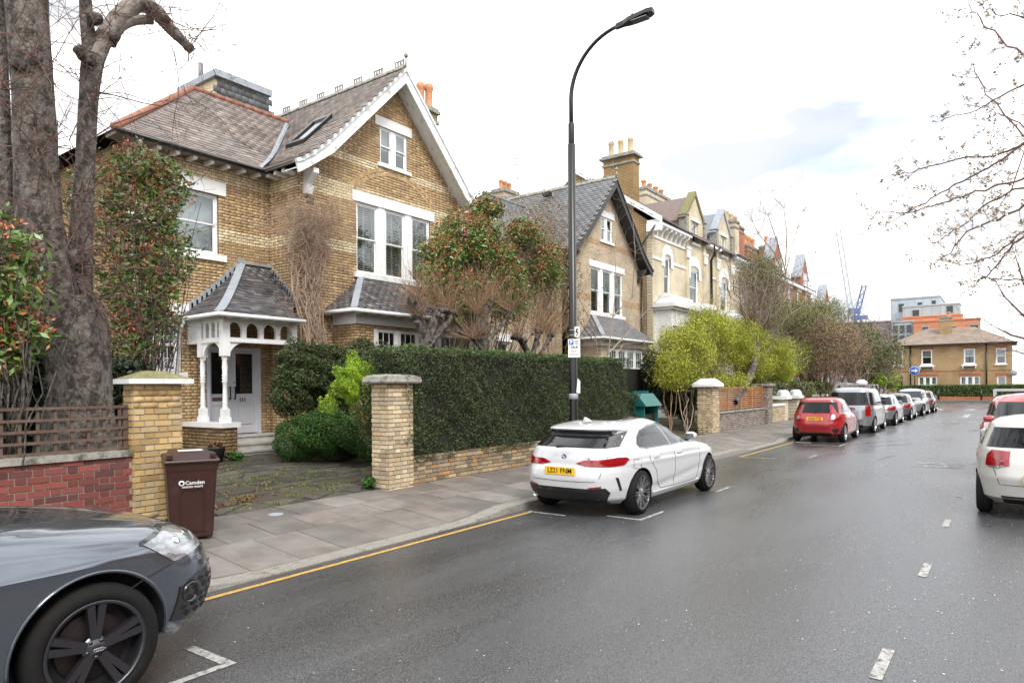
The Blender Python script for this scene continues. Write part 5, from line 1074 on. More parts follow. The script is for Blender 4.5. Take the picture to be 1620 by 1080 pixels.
# trellis
tr = thing('trellis', 'brown square trellis panel standing on the red brick wall', 'trellis', (0, 8.7, 1.23))
for z in (1.255, 1.375, 1.50, 1.625, 1.755):
    m = MB(); m.box(-3.9, 3.94, 8.70-.018, 8.70, z-.016, z+.016); m.build('trellis_rail', 'trellis', tr)
x = 3.86
while x > -3.8: m = MB(); m.box(x-.016, x+.016, 8.702, 8.722, 1.235, 1.77); m.build('trellis_batten', 'trellis', tr); x -= .172
m = MB(); m.box(3.90, 3.955, 8.70, 8.745, 1.235, 1.78); m.build('trellis_post', 'trellis', tr)
# slatted fence
sf = thing('slatted_fence', 'orange brown horizontal slatted fence on the grey brick wall', 'fence', (24.8, 8.92, .95))
for k in range(5): x = 24.95+k*1.5; m = MB(); m.box(x, x+.09, 8.90, 8.945, .96, 1.90); m.build('fence_post', 'pinewood', sf)
for k in range(11): z = 1.0+k*.082; m = MB(); m.box(24.82, 31.08, 8.95, 8.965, z, z+.05); m.build('slat', 'pinewood', sf)
# lamp post
lp = thing('street_lamp', 'tall black street lamp with curved arm beside the white parked hatchback', 'street lamp', (11.6, 6.98, .12)); X_, Y_ = 11.6, 6.98
m = MB(); m.lathe([(.11, .1), (.11, .14), (.098, .16), (.090, 1.3), (.078, 1.36), (.076, 6.72), (.05, 6.74)], (X_, Y_, 0), n=20); m.build('lower_column', 'black', lp)
m = MB(); m.lathe([(.05, 6.62), (.061, 6.64), (.061, 7.12), (.050, 7.16), (.05, 7.12)], (X_, Y_, 0), n=18); m.build('sleeve', 'plastic', lp)
arc = [(X_, Y_, 6.9), (X_, Y_, 7.6)]+[(X_, Y_-1.12*(1-math.cos(t)), 7.6+1.13*math.sin(t)) for t in np.linspace(.12, 1.5, 14)]
m = MB(); m.tube(arc, [.043]*2+list(np.linspace(.042, .032, 14)), 14); m.build('curved_arm', 'plastic', lp)
e = Vector(arc[-1]); m = MB()
hd = [(-.04, .03), (.12, .05), (.25, .105), (.62, .12), (.72, .07)]
for (a, w1_), (b, w2_) in zip(hd[:-1], hd[1:]):
    m.hexa([(X_-w1_, e.y-a, e.z-.045+.09*a), (X_+w1_, e.y-a, e.z-.045+.09*a), (X_+w2_, e.y-b, e.z-.045+.09*b), (X_-w2_, e.y-b, e.z-.045+.09*b), (X_-w1_*.8, e.y-a, e.z+.05+.07*a), (X_+w1_*.8, e.y-a, e.z+.05+.07*a), (X_+w2_*.8, e.y-b, e.z+.05+.07*b), (X_-w2_*.8, e.y-b, e.z+.05+.07*b)])
hdm = m.build('lamp_head', 'black', lp); m = MB(); m.box(X_-.09, X_+.09, e.y-.62, e.y-.3, e.z-.032, e.z-.022); m.build('lens', 'clearlamp', hdm); m = MB(); m.lathe([(.03, 0), (.035, .02), (.03, .06), (0, .075)], (X_, e.y-.3, e.z+.07), n=12); m.build('photocell', 'gloss', hdm)
# parking sign on the lamp post, facing along the street towards us
ang = R(25); fx = Vector((math.sin(ang), -math.cos(ang), 0)); FR = frame(fx, (0, 0, 1)); nrm = fx.cross(Vector((0, 0, 1)))
def plate(parent, name, mat, c, w, h, th=.006):
    c = Vector(c); m = MB(); a = fx*w/2; b = Vector((0, 0, h/2)); n_ = nrm*th/2
    m.hexa([c-a-b-n_, c+a-b-n_, c+a-b+n_, c-a-b+n_, c-a+b-n_, c+a+b-n_, c+a+b+n_, c-a+b+n_]); return m.build(name, mat, parent)
cS = Vector((X_, Y_, 2.70))+nrm*.10+fx*.03
sg = thing('parking_sign', 'white residents parking plate with blue P strapped to the lamp post', 'sign', cS)
plate(sg, 'sign_plate', 'signwhite', cS, .235, .36)
plate(sg, 'blue_square', 'blueink', cS+nrm*.006+fx*-.055+Vector((0, 0, .115)), .085, .095, .004)
def st(t, s, dx, dz, mat='ink', bold=.0): text_mesh(t, s, 'lettering', mat, sg, cS+nrm*.009+fx*dx+Vector((0, 0, dz)), FR, bold=bold, ext=.001)
st('P', .095, -.055, .113, 'signwhite', .003)
for t, z in (('Permit', .145), ('holders', .115), ('only', .085)): st(t, .03, .05, z)
st('CA-R', .062, 0, .02, bold=.0015); st('Mon-Fri', .034, 0, -.06); st('8.30am-6.30pm', .028, 0, -.12)
cT = Vector((X_, Y_, 3.02))+nrm*.09+fx*.09
s2 = thing('notice_plate', 'small white notice plate above the parking sign', 'sign', cT); plate(s2, 'sign_plate', 'signwhite', cT, .10, .20)
m = MB()
for (a, b, c_, d) in ((-.02, .02, .03, .06), (-.03, .0, -.02, .03), (.0, .025, -.04, .0), (-.025, .01, -.07, -.05)):
    p = cT+nrm*.005; m.hexa([p+fx*a+Vector((0, 0, c_)), p+fx*b+Vector((0, 0, c_)), p+fx*b+nrm*.001+Vector((0, 0, c_)), p+fx*a+nrm*.001+Vector((0, 0, c_)), p+fx*a+Vector((0, 0, d)), p+fx*b+Vector((0, 0, d)), p+fx*b+nrm*.001+Vector((0, 0, d)), p+fx*a+nrm*.001+Vector((0, 0, d))])
m.build('symbol', 'ink', s2)
for z in (2.62, 2.80, 3.06, 2.96):
    m = MB(); m.lathe([(.079, z-.008), (.083, z-.006), (.083, z+.006), (.079, z+.008)], (X_, Y_, 0), n=20); m.build('strap', 'lead', sg if z < 2.9 else s2)
m = MB(); m.lathe([(.082, 1.70), (.092, 1.705), (.094, 1.80), (.082, 1.81)], (X_, Y_, 0), n=14); m.build('tape_band', 'lead', lp)
nt_ = thing('paper_notice', 'torn white paper notice taped low on the lamp post', 'notice', (X_, Y_, 1.9)); m = MB(); c_ = Vector((X_, Y_, 1.95))+nrm*.05+fx*.09; m.prism([(-.03, -.12), (.045, -.14), (.05, .10), (0, .16)], (-.003, .003), lambda u, v, d: tuple(c_+fx*u+Vector((0, 0, v))+nrm*d)); m.build('sheet', 'signwhite', nt_)
# brown wheeled bin
def wheelie(loc, rz):
    t = thing('wheelie_bin', 'brown wheeled garden waste bin with a paper on its lid', 'bin', (0, 0, 0))
    def tap(m, z0, z1, w0, w1, d0, d1, y0=0): m.hexa([(-w0/2, -d0/2+y0, z0), (w0/2, -d0/2+y0, z0), (w0/2, d0/2+y0, z0), (-w0/2, d0/2+y0, z0), (-w1/2, -d1/2, z1), (w1/2, -d1/2, z1), (w1/2, d1/2, z1), (-w1/2, d1/2, z1)])
    m = MB(); tap(m, .03, .90, .46, .555, .52, .64); o = m.build('bin_body', 'binbrown', t)
    bv = o.modifiers.new('b', 'BEVEL'); bv.width = .03; bv.segments = 3
    m = MB(); tap(m, .88, .93, .575, .585, .66, .68); tap(m, .84, .88, .56, .565, .645, .66); m.build('rim', 'binbrown', t)
    m = MB(); m.hexa([(-.305, -.37, .935), (.305, -.37, .935), (.305, .36, .965), (-.305, .36, .965), (-.30, -.365, .97), (.30, -.365, .97), (.30, .36, 1.01), (-.30, .36, 1.01)])
    m.hexa([(-.25, -.29, .971), (.25, -.29, .971), (.25, .33, 1.0), (-.25, .33, 1.0), (-.21, -.18, 1.045), (.21, -.18, 1.045), (.21, .30, 1.065), (-.21, .30, 1.065)]); l = m.build('lid', 'binbrown', t); bv = l.modifiers.new('b', 'BEVEL'); bv.width = .012; bv.segments = 2
    for s in (-1, 1): m = MB(); m.box(s*.235-.03, s*.235+.03, -.30, -.05, .985, 1.03); m.build('lid_rib', 'binbrown', l)
    m = MB(); m.box(-.13, .14, -.12, .12, 1.056, 1.060); p = m.build('paper', 'signwhite', l); m = MB(); m.box(-.128, .138, -.119, -.095, 1.061, 1.063); m.build('green_band', 'mossy', l)
    for s in (-1, 1): m = MB(); m.lathe([(.03, 0), (.095, 0), (.10, .012), (.10, .04), (.095, .05), (.03, .05)], (s*.25-(.05 if s > 0 else 0)+.0, .30, .10), axis='x', n=18); m.build('wheel', 'rubber', t)
    m = MB(); m.tube([(-.22, .40, .93), (.22, .40, .93)], .015, 8); m.build('handle', 'binbrown', t)
    m = MB(); a = [(-.13, .12), (.13, .12), (.13, .56), (.10, .62), (-.10, .62), (-.13, .56)]
    for (p, q) in zip(a, a[1:]+a[:1]): m.bar((p[0], -.268-(p[1])*.062-.005, p[1]), (q[0], -.268-(q[1])*.062-.005, q[1]), .008)
    m.build('moulded_panel', 'binbrown', t)
    F2 = frame((1, 0, 0), (0, -.062, 1))
    text_mesh('Camden', .062, 'lettering', 'signwhite', t, (.028, -.322, .70), F2, ext=.001, bold=.0008)
    text_mesh('GARDEN WASTE', .030, 'lettering', 'signwhite', t, (0, -.319, .652), F2, ext=.001, bold=.0005)
    m = MB(); m.lathe([(.018, -.001), (.033, -.001), (.033, .001), (.018, .001)], (-.115, -.3235, .70), axis='y', n=12); m.build('logo', 'signwhite', t)
    t.location = loc; t.rotation_euler = (0, 0, rz); return t
wheelie((4.40, 8.10, .155), R(-24))
# teal storage unit in the next gateway
tb = thing('teal_cabinet', 'teal recycling cabinet with a sloped lid in the gateway behind the white hatchback', 'recycling cabinet', (18.9, 9.2, .2))
m = MB(); m.box(18.45, 18.5, 8.7, 9.7, .2, 1.35); m.box(19.4, 19.45, 8.7, 9.7, .2, 1.35); m.box(18.45, 19.45, 9.65, 9.7, .2, 1.35); m.build('frame', 'teal', tb)
m = MB(); m.prism([(8.6, 1.35), (9.8, 1.35), (9.5, 1.72), (8.9, 1.72)], (18.38, 19.52), lambda u, v, d: (d, u, v)); m.build('lid', 'teal', tb); m = MB(); m.box(18.5, 19.4, 8.8, 9.6, .25, 1.1); m.build('bin_inside', 'plastic', tb)
for k in range(4): m = MB(); m.box(18.5+k*.28, 18.56+k*.28, 9.0, 9.1, 1.72, 1.80); m.build('lug', 'teal', tb)
# blue one-way sign at the junction
ts = thing('traffic_sign', 'round blue sign with white arrow pointing right at the junction', 'sign', (77.2, 7.64, 0)); m = MB(); m.tube([(77.2, 7.64, 0), (77.2, 7.64, 3.75)], .06, 8); m.build('pole', 'black', ts)
m = MB(); m.lathe([(0, -.02), (.44, -.02), (.46, 0), (0, 0)], (77.12, 7.64, 3.2), axis='x', n=28); m.build('sign_disc', 'blueink', ts); m = MB(); m.lathe([(.40, -.003), (.43, -.003), (.43, 0), (.40, 0)], (77.098, 7.64, 3.2), axis='x', n=28); m.build('white_border', 'signwhite', ts)
m = MB(); f_ = lambda u, v, d: (77.095-d, 7.64-u, 3.2+v)
m.prism([(-.28, -.06), (.05, -.06), (.05, .06), (-.28, .06)], (0, .004), f_); m.prism([(.05, -.2), (.30, 0), (.05, .2)], (0, .004), f_); m.build('white_arrow', 'signwhite', ts)
# ------------------------------------------------------------------ vegetation
def leafmat(name, cols, rough=.5, isl=1): return pm(name, cols[0], rough, .1, 3, island=isl, alt=cols[1:])
M['privet'] = leafmat('dark_privet_leaf', [(.040, .070, .016), (.055, .095, .022), (.026, .045, .012), (.062, .080, .024), (.075, .060, .030)], .6)
M['privettop'] = leafmat('hedge_top_leaf', [(.06, .11, .02), (.08, .14, .025), (.045, .08, .02)], .45)
M['boxleaf'] = leafmat('bright_green_shrub_leaf', [(.035, .095, .012), (.05, .13, .015), (.02, .05, .01)], .5)
M['lime'] = leafmat('lime_leaf', [(.26, .42, .02), (.34, .50, .03), (.18, .32, .02)], .5)
M['photg'] = leafmat('glossy_green_leaf', [(.10, .18, .035), (.14, .24, .045), (.06, .12, .025), (.20, .28, .08)], .3)
M['photr'] = leafmat('red_young_leaf', [(.48, .11, .06), (.56, .17, .10), (.36, .08, .05), (.50, .26, .12)], .4)
M['ygreen'] = leafmat('yellow_green_leaf', [(.36, .39, .03), (.44, .46, .045), (.26, .31, .03), (.19, .24, .03)], .6)
M['olive'] = leafmat('olive_leaf', [(.15, .17, .05), (.20, .21, .065), (.10, .12, .04), (.22, .19, .10)], .6)
M['olivel'] = leafmat('pale_olive_leaf', [(.17, .18, .06), (.24, .22, .10), (.12, .14, .05), (.28, .20, .12)], .6)
M['brownleaf'] = leafmat('brown_red_leaf', [(.24, .15, .10), (.29, .18, .12), (.18, .12, .08)], .7)
M['ivy'] = leafmat('dark_ivy_leaf', [(.018, .035, .012), (.03, .055, .015), (.012, .022, .008)], .4)
M['blossom'] = leafmat('pale_blossom', [(.62, .54, .46), (.70, .62, .55), (.45, .32, .25), (.38, .42, .20)], .7)
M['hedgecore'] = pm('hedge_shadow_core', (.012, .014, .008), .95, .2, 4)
M['farhedge'] = leafmat('far_hedge_leaf', [(.09, .14, .03), (.12, .18, .04), (.06, .10, .025)], .6)
def hedge(label, x0, x1, y0, y1, z0, z1, dens=1100, size=.04, mat='privet', top='privettop', faces='fltr', bump=.07, cat='hedge', parent=None, core=True, botf=None):
    r = parent or thing('hedge', label, cat, ((x0+x1)/2, (y0+y1)/2, z0))
    if core: m = MB(); m.box(x0+.12, x1-.12, y0+.12, y1-.12, z0-.4 if z0 < .5 else z0, z1-.12); m.build('branches', 'hedgecore', r)  # solid dark box: shade inside the hedge put into colour, not modelled branches
    def wob(a, b): return bump*(np.sin(a*2.3+b*1.7)+np.sin(a*5.1-b*4.3+1.3)*.6+np.sin(a*11+b*9)*.3)
    P_ = []; T_ = []
    def put(area, f, lst):
        n = int(area*dens); a, b = RN.uniform(0, 1, n), RN.uniform(0, 1, n); lst.append(f(a, b, np.abs(RN.normal(0, .045, n))))
    put((x1-x0)*(z1-z0), lambda a, b, d: np.stack([x0+a*(x1-x0), y0-wob(x0+a*(x1-x0), b*(z1-z0)*1.5)+d, z0+b*(z1-z0)], 1), P_)
    put((y1-y0)*(z1-z0), lambda a, b, d: np.stack([x0-wob(a*3, b*3)*.6+d, y0+a*(y1-y0), z0+b*(z1-z0)], 1), P_)
    if 'r' in faces: put((y1-y0)*(z1-z0), lambda a, b, d: np.stack([x1+wob(a*3, b*3)*.6-d, y0+a*(y1-y0), z0+b*(z1-z0)], 1), P_)
    put((x1-x0)*(y1-y0), lambda a, b, d: np.stack([x0+a*(x1-x0), y0+b*(y1-y0), z1+wob(x0+a*(x1-x0), b*2)*.4-d], 1), T_)
    leaves('foliage', np.concatenate(P_), size, mat, r, asp=.55); leaves('top_growth', np.concatenate(T_), size, top, r, asp=.55)
    return r
hedge('tall dark clipped privet hedge along the pavement behind the white hatchback', 8.72, 17.3, 8.62, 9.75, .62, 2.70, dens=2600, size=.036)
hedge('dark unclipped hedge rounding off towards the green cabinet', 17.2, 18.1, 8.75, 9.6, .3, 1.75, dens=1500, size=.05, mat='ivy', bump=.12)
def blob(parent, name, mat, c, rad, n, size, shell=.5, clump=0, csz=.12, asp=.55, flat=None, lab=None, noise=.25, seed=None):
    c = np.array(c); rad = np.array(rad); n = int(n*3.2)
    k = n if not clump else n//clump
    v = RN.normal(size=(k, 3)); v /= np.linalg.norm(v, axis=1)[:, None]
    lump = 1+noise*(np.sin(v[:, 0]*5+c[0])*np.sin(v[:, 1]*4+c[1]*2)+.6*np.sin(v[:, 2]*7+v[:, 0]*6+c[2]))
    rr_ = (RN.uniform(shell**3, 1, k)**(1/3))*lump; P = c+v*rad*rr_[:, None]
    if clump: P = np.repeat(P, clump, axis=0)+RN.normal(size=(k*clump, 3))*csz
    P[:, 2] = np.maximum(P[:, 2], .15)
    return leaves(name, P, size, mat, parent, asp=asp, label=lab)
def stems(parent, base, tops, r, mat, name='stem', rnd=None, joined=True, curl=.12):
    rnd = rnd or random.Random(5); segs = []
    for t in tops:
        b = np.array(base); t = np.array(t); n = 6; pts = [b+(t-b)*i/n+(np.array([rnd.gauss(0, curl) for _ in range(3)]) if 0 < i < n else 0)*.5 for i in range(n+1)]; segs.append((np.array(pts), np.linspace(r, r*.35, n+1)))
    return twigs_np(name, segs, mat, parent, n=5)
hg = [o for o in bpy.data.objects if o.name.startswith('hedge')][0]
P = [(RN.uniform(8.5, 8.95), 8.62+RN.normal(0, .10), RN.uniform(.95, 2.6)) for _ in range(2600)]; P = [p for p in P if p[0] > 8.5+.12*math.sin(p[2]*5)+(.12 if p[2] < 1.5 else 0)]
leaves('foliage', np.array(P), .038, 'privet', hg, asp=.55)
P = []
for _ in range(170):
    x = RN.uniform(8.75, 17.2); y = RN.uniform(8.65, 9.6); h = abs(RN.normal(.05, .06)); P += [(x+RN.normal(0, .02), y+RN.normal(0, .02), 2.70+h*t) for t in np.linspace(0, 1, 9)]
leaves('sprigs', np.array(P), .036, 'privettop', hg, asp=.5)
# --- entrance hedge, green mound, lime shrub
e1 = thing('shrub', 'dark shaggy hedge beside the porch steps', 'shrub', (11.3, 13.1, .4))
for c, rd, n in (((10.55, 12.75, 1.85), (.75, .5, .75), 5200), ((11.4, 12.2, 2.1), (.9, .6, .75), 6000), ((10.3, 12.9, 1.2), (.55, .5, .7), 3500), (tuple(at(475, 580, Y=13.0)), (.6, .5, .55), 4500), (tuple(at(520, 590, Y=12.6)), (.8, .5, .6), 5500), (tuple(at(575, 575, Y=12.0)), (.7, .5, .5), 5000), (tuple(at(460, 620, Y=12.9)), (.5, .45, .5), 3000)): blob(e1, 'foliage', 'privet', c, rd, n, .05, .7)
m = MB(); m.lathe([(0, .3), (.5, .5), (.6, 1.2), (.5, 2.0), (.0, 2.3)], (11.0, 12.7, 0), n=12); m.build('branches', 'hedgecore', e1)  # closed near-black core, its colour standing in for shade behind the leaves
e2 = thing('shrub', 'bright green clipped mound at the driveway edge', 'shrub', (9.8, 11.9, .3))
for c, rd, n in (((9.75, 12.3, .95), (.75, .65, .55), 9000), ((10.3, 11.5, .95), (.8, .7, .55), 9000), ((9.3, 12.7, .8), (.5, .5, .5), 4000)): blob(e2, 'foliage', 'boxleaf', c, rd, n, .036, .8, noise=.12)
m = MB(); m.lathe([(0, .3), (.6, .4), (.7, .9), (.0, 1.35)], (9.9, 12.0, 0), n=12); m.v = [(9.9+(x-9.9)*.6, 12+(y-12)*.6, z) for x, y, z in m.v]; m.v = [(x, y, min(z, 1.15)) for x, y, z in m.v]; m.v = [(9.9+(x-9.9)*.7, 12.2+(y-12.2)*.7, z) for x, y, z in m.v]; m.build('branches', 'hedgecore', e2)  # squashed dark core; shade within the mound is painted on, no real branches
e3 = thing('shrub', 'glowing lime green shrub beside the cream gate pier', 'shrub', (9.0, 10.2, .4))
blob(e3, 'foliage', 'lime', at(562, 603, Y=10.2), (.36, .36, .42), 5200, .045, .5, noise=.35, asp=.25)
blob(e3, 'leaves', 'lime', at(520, 640, Y=11), (.2, .2, .2), 250, .04, .3, asp=.4); blob(e3, 'foliage', 'olive', at(582, 640, Y=10), (.3, .3, .6), 2600, .035, .3)
w_ = thing('weed', 'small green weed growing at the foot of the cream pier', 'weed', (8.0, 8.9, .25)); blob(w_, 'leaves', 'boxleaf', (8.02, 8.95, .33), (.1, .12, .09), 60, .09, .2)
w_ = thing('weed', 'small green weed beside the porch pedestal', 'weed', (8.3, 13.6, .42)); blob(w_, 'leaves', 'boxleaf', (8.45, 13.7, .50), (.16, .16, .08), 90, .11, .2)
pl = thing('plant_pot', 'dark plant pot with orange flowers at the porch pedestal', 'plant pot', (8.1, 13.9, .4)); m = MB(); m.lathe([(.0, .38), (.14, .38), (.19, .68), (.2, .72), (.17, .72), (.16, .66), (0, .66)], (8.1, 13.85, 0), n=14); m.build('pot', 'plastic', pl); blob(pl, 'flowers', 'deadleaf', (8.1, 13.85, .76), (.14, .14, .07), 90, .07, .2)
# --- the big pollarded tree behind the trellis
def trunk_mesh(name, path, rads, mat, parent, n=22, amp=.12, sub=5, seed=0):
    """path polyline -> knobbly tapered trunk"""
    P = np.array([tuple(p) for p in path]); k = len(P); t = np.linspace(0, k-1, (k-1)*sub*2+1)
    def cub(a):
        o = []
        for q in t:
            i = min(int(q), k-2); f = q-i; p0, p1, p2, p3 = a[max(i-1, 0)], a[i], a[i+1], a[min(i+2, k-1)]
            o.append(.5*((2*p1)+(-p0+p2)*f+(2*p0-5*p1+4*p2-p3)*f*f+(-p0+3*p1-3*p2+p3)*f**3))
        return np.array(o)
    C = cub(P); rr_ = np.maximum(cub(np.array(rads, float)[:, None])[:, 0], .01)
    T = np.gradient(C, axis=0); T /= np.linalg.norm(T, axis=1)[:, None]; A = np.cross(T, [.1, 1, .05]); A /= np.linalg.norm(A, axis=1)[:, None]; B = np.cross(T, A)
    V = []
    L_ = np.concatenate([[0], np.cumsum(np.linalg.norm(np.diff(C, axis=0), axis=1))])
    for j in range(n):
        th = 2*math.pi*j/n
        w = 1+amp*(np.sin(3*th+L_*1.3+seed)*.6+np.sin(5*th-L_*2.7+seed*2)*.35+np.sin(2*th+L_*5.1)*.25*np.sin(L_*3+seed)+RN.normal(0, .12, len(L_)))
        V.append(C+(A*math.cos(th)+B*math.sin(th))*(rr_*w)[:, None])
    V = np.stack(V, 1).reshape(-1, 3); m_ = len(C); i = np.arange(m_-1)[:, None]; j = np.arange(n)[None]
    F = np.stack([i*n+j, i*n+(j+1) % n, (i+1)*n+(j+1) % n, (i+1)*n+j], -1).reshape(-1, 4)
    return npmesh(name, V, F, mat, parent, smooth=True)
TY = 9.9
tr1 = thing('tree', 'big grey pollarded tree with two stems behind the trellis', 'tree', (3.9, TY, .2))
a_ = lambda x, y, Y=TY: at(x, y, Y=Y)
b0 = a_(112, 660); b0.z = .1
trunk_mesh('trunk', [b0, a_(126, 680), a_(127, 600), a_(118, 530), a_(104, 470)], [.55, .43, .38, .40, .34], 'bark', tr1, n=36, amp=.13)
trunk_mesh('stem', [a_(100, 500), a_(78, 430), a_(62, 350), a_(54, 230), a_(50, 110), a_(44, 0), a_(40, -90)], [.32, .30, .26, .235, .23, .225, .22], 'bark', tr1, n=30, amp=.09, seed=3)
trunk_mesh('stem', [a_(118, 480), a_(124, 420), a_(130, 330), a_(137, 230), a_(142, 150), a_(148, 90)], [.22, .16, .125, .115, .115, .14], 'bark', tr1, n=20, amp=.1, seed=5)
trunk_mesh('stem', [a_(20, 420, 10.2), a_(5, 300, 10.2), a_(0, 150, 10.2), a_(-10, 0, 10.2), a_(-15, -90, 10.2)], [.16, .12, .11, .10, .10], 'bark', tr1, n=18, amp=.1, seed=7)
trunk_mesh('limb', [a_(146, 100), a_(165, 62), a_(195, 22), a_(222, 5), a_(248, 20), a_(272, 48), a_(292, 68), a_(304, 82)], [.13, .12, .11, .12, .11, .085, .07, .06], 'barkpale', tr1, n=14, amp=.16, seed=2)
trunk_mesh('limb', [a_(172, 66), a_(190, 42), a_(215, 32), a_(240, 32)], [.1, .075, .065, .06], 'barkpale', tr1, n=12, amp=.14, seed=4)
trunk_mesh('limb', [a_(144, 105), a_(140, 60), a_(136, 20), a_(132, -70)], [.1, .09, .08, .075], 'bark', tr1, n=12, amp=.12, seed=6)
for (x, y, r_) in ((130, 85, .10), (140, 92, .09), (52, 192, .09), (60, 238, .07), (298, 74, .07), (180, 58, .08), (28, 102, .08), (150, 30, .09), (118, 410, .13), (85, 420, .12), (262, 30, .07), (240, 12, .08), (105, 505, .10), (135, 560, .09)):
    p = a_(x, y, TY-.16); m = MB(); ll = [(r_*abs(math.sin(t))*(1+.25*random.uniform(-1, 1)), -r_*math.cos(t)) for t in np.linspace(0, math.pi, 8)]; m.lathe(ll, p, n=10); m.build('burr', 'bark', tr1)
rt_ = random.Random(11); segs = []; tipl = []
src = [((54, 230), 30), ((50, 110), 30), ((60, 350), 34), ((100, 470), 26), ((132, 90), 22), ((130, 330), 30), ((142, 150), 24), ((120, 420), 34), ((262, 40), 16), ((225, 8), 22), ((300, 76), 16), ((190, 40), 10), ((5, 150), 24), ((180, 55), 16)]
for (sx, sy), n in src:
    for _ in range(int(n*.62)):
        p = a_(sx+rt_.uniform(-10, 10), sy+rt_.uniform(-30, 30), TY-.22); d = (rt_.gauss(.3, 1), rt_.gauss(-.5, .7), rt_.gauss(.15, .6)); ln = rt_.uniform(.5, 1.7)
        branchy(p, d, ln*.8, rt_.uniform(.004, .009), 2 if rt_.random() < .5 else 1, rt_, segs, .55, 2, .62, .22, -.03, None, .0018)
for (sx, sy, tx, ty) in ((300, 76, 400, -10), (262, 30, 380, 110), (140, 150, 420, 210), (140, 220, 390, 130), (60, 240, 200, 150), (120, 430, 350, 260), (110, 440, 320, 420), (110, 470, 300, 520), (120, 400, 310, 330), (130, 420, 330, 450), (110, 500, 290, 440), (100, 470, 280, 600), (90, 430, 240, 590), (80, 400, 0, 480), (110, 430, 10, 390), (120, 450, 200, 640), (130, 470, 260, 560), (60, 300, 110, 160)):
    p, q = a_(sx, sy, TY-.3), a_(tx, ty, TY-.1); n = 8; pts = np.array([tuple(p+(q-p)*i/n+Vector((rt_.gauss(0, .03), rt_.gauss(0, .03), rt_.gauss(0, .04)+.25*math.sin(math.pi*i/n)*rt_.uniform(-.5, 1)))) for i in range(n+1)]); segs.append((pts, np.linspace(.011, .003, n+1)))
    for i in range(3, n): branchy(pts[i], (rt_.gauss(.4, .7), rt_.gauss(-.2, .6), rt_.gauss(0, .7)), .45, .004, 1, rt_, segs, .6, 2, .6, .2, 0, None, .0016)
twigs_np('twigs', segs, 'twig', tr1, kind='stuff')
# --- glossy shrubs with red young leaves
def photinia(label, blobs, lsz, seed, Y, redfrac=.34, dens=1.0):
    r = thing('shrub', label, 'shrub', tuple(at(blobs[0][0], blobs[0][1], Y=Y).xy)+(.3,)); rn = random.Random(seed)
    base = at(blobs[0][0], 650, Y=Y); base.z = .3; st_ = []
    for (px, py, rx, rz_, n) in blobs:
        c = at(px, py, Y=Y); st_.append(tuple(c)); k = int(n*dens*1.25)
        v = RN.normal(size=(k, 3)); v /= np.linalg.norm(v, axis=1)[:, None]; rad = np.array([rx, rx*.8, rz_]); lump = 1+.22*np.sin(v[:, 0]*6+px)*np.sin(v[:, 2]*5+py)
        P = np.array(c)+v*rad*(RN.uniform(.45**3, 1, k)**(1/3)*lump)[:, None]; P[:, 2] = np.maximum(P[:, 2], .3)
        isr = RN.uniform(0, 1, k)+.22*(v[:, 2])+.12*(v[:, 1] < 0) > 1-redfrac
        G_ = np.repeat(P[~isr], 7, 0)+RN.normal(size=((~isr).sum()*7, 3))*lsz*.75; Rd = np.repeat(P[isr], 7, 0)+RN.normal(size=(isr.sum()*7, 3))*lsz*.5
        leaves('foliage', G_, lsz*1.15, 'photg', r, asp=.36); leaves('young_leaves', Rd, lsz*.8, 'photr', r, asp=.3, up=.6)
    sg_ = []
    for t in st_:
        for _ in range(7):
            q = Vector(t)+Vector((rn.gauss(0, .3), rn.gauss(0, .3), rn.gauss(0, .3))); n = 6; pts = np.array([tuple(base.lerp(q, i/n)+Vector((rn.gauss(0, .05), rn.gauss(0, .05), 0))) for i in range(n+1)]); sg_.append((pts, np.linspace(.02, .005, n+1)))
    twigs_np('branches', sg_, 'bark', r); return r
photinia('tall shrub with red young leaves between the pollarded tree and the porch', [(232, 330, .55, .75, 380), (262, 290, .42, .38, 150), (215, 440, .66, .75, 420), (262, 400, .45, .55, 220), (195, 540, .5, .6, 260), (150, 320, .4, .7, 180), (215, 260, .4, .35, 110), (255, 500, .3, .4, 90)], .085, 1, 11.2, .22)
photinia('large leaved red and green shrub at the left edge by the trellis', [(15, 430, .36, .5, 90), (0, 380, .3, .35, 60), (35, 520, .3, .28, 60), (5, 560, .3, .3, 60), (-40, 480, .4, .8, 130)], .10, 2, 9.0, .25)
photinia('red tipped green shrub over the tall hedge before the bay window', [(745, 380, .95, .8, 520), (700, 400, .6, .45, 220), (790, 430, .8, .9, 420), (735, 470, .8, .8, 300), (830, 370, .6, .4, 200), (770, 330, .5, .3, 130), (690, 440, .5, .6, 200), (800, 470, .8, .8, 300), (860, 420, .7, .8, 260)], .10, 3, 11.75, .27, 1.9)
iv = thing('shrub', 'dark evergreen undergrowth behind the trellis', 'shrub', (2.6, 10.4, .3))
for (x, y, rx, rz_, n) in ((20, 600, .7, .5, 2500), (200, 620, .5, .5, 1600), (-60, 560, .8, 1.0, 2500), (60, 650, .8, .4, 2000)): blob(iv, 'foliage', 'ivy', at(x, y, Y=10.3), (rx, .4, rz_), n, .07, .4)
m = MB(); m.box(-3, 4.6, 11.0, 11.3, .1, 2.0); m.build('branches', 'hedgecore', iv)  # plain near-black slab, painted shade behind the undergrowth rather than branches
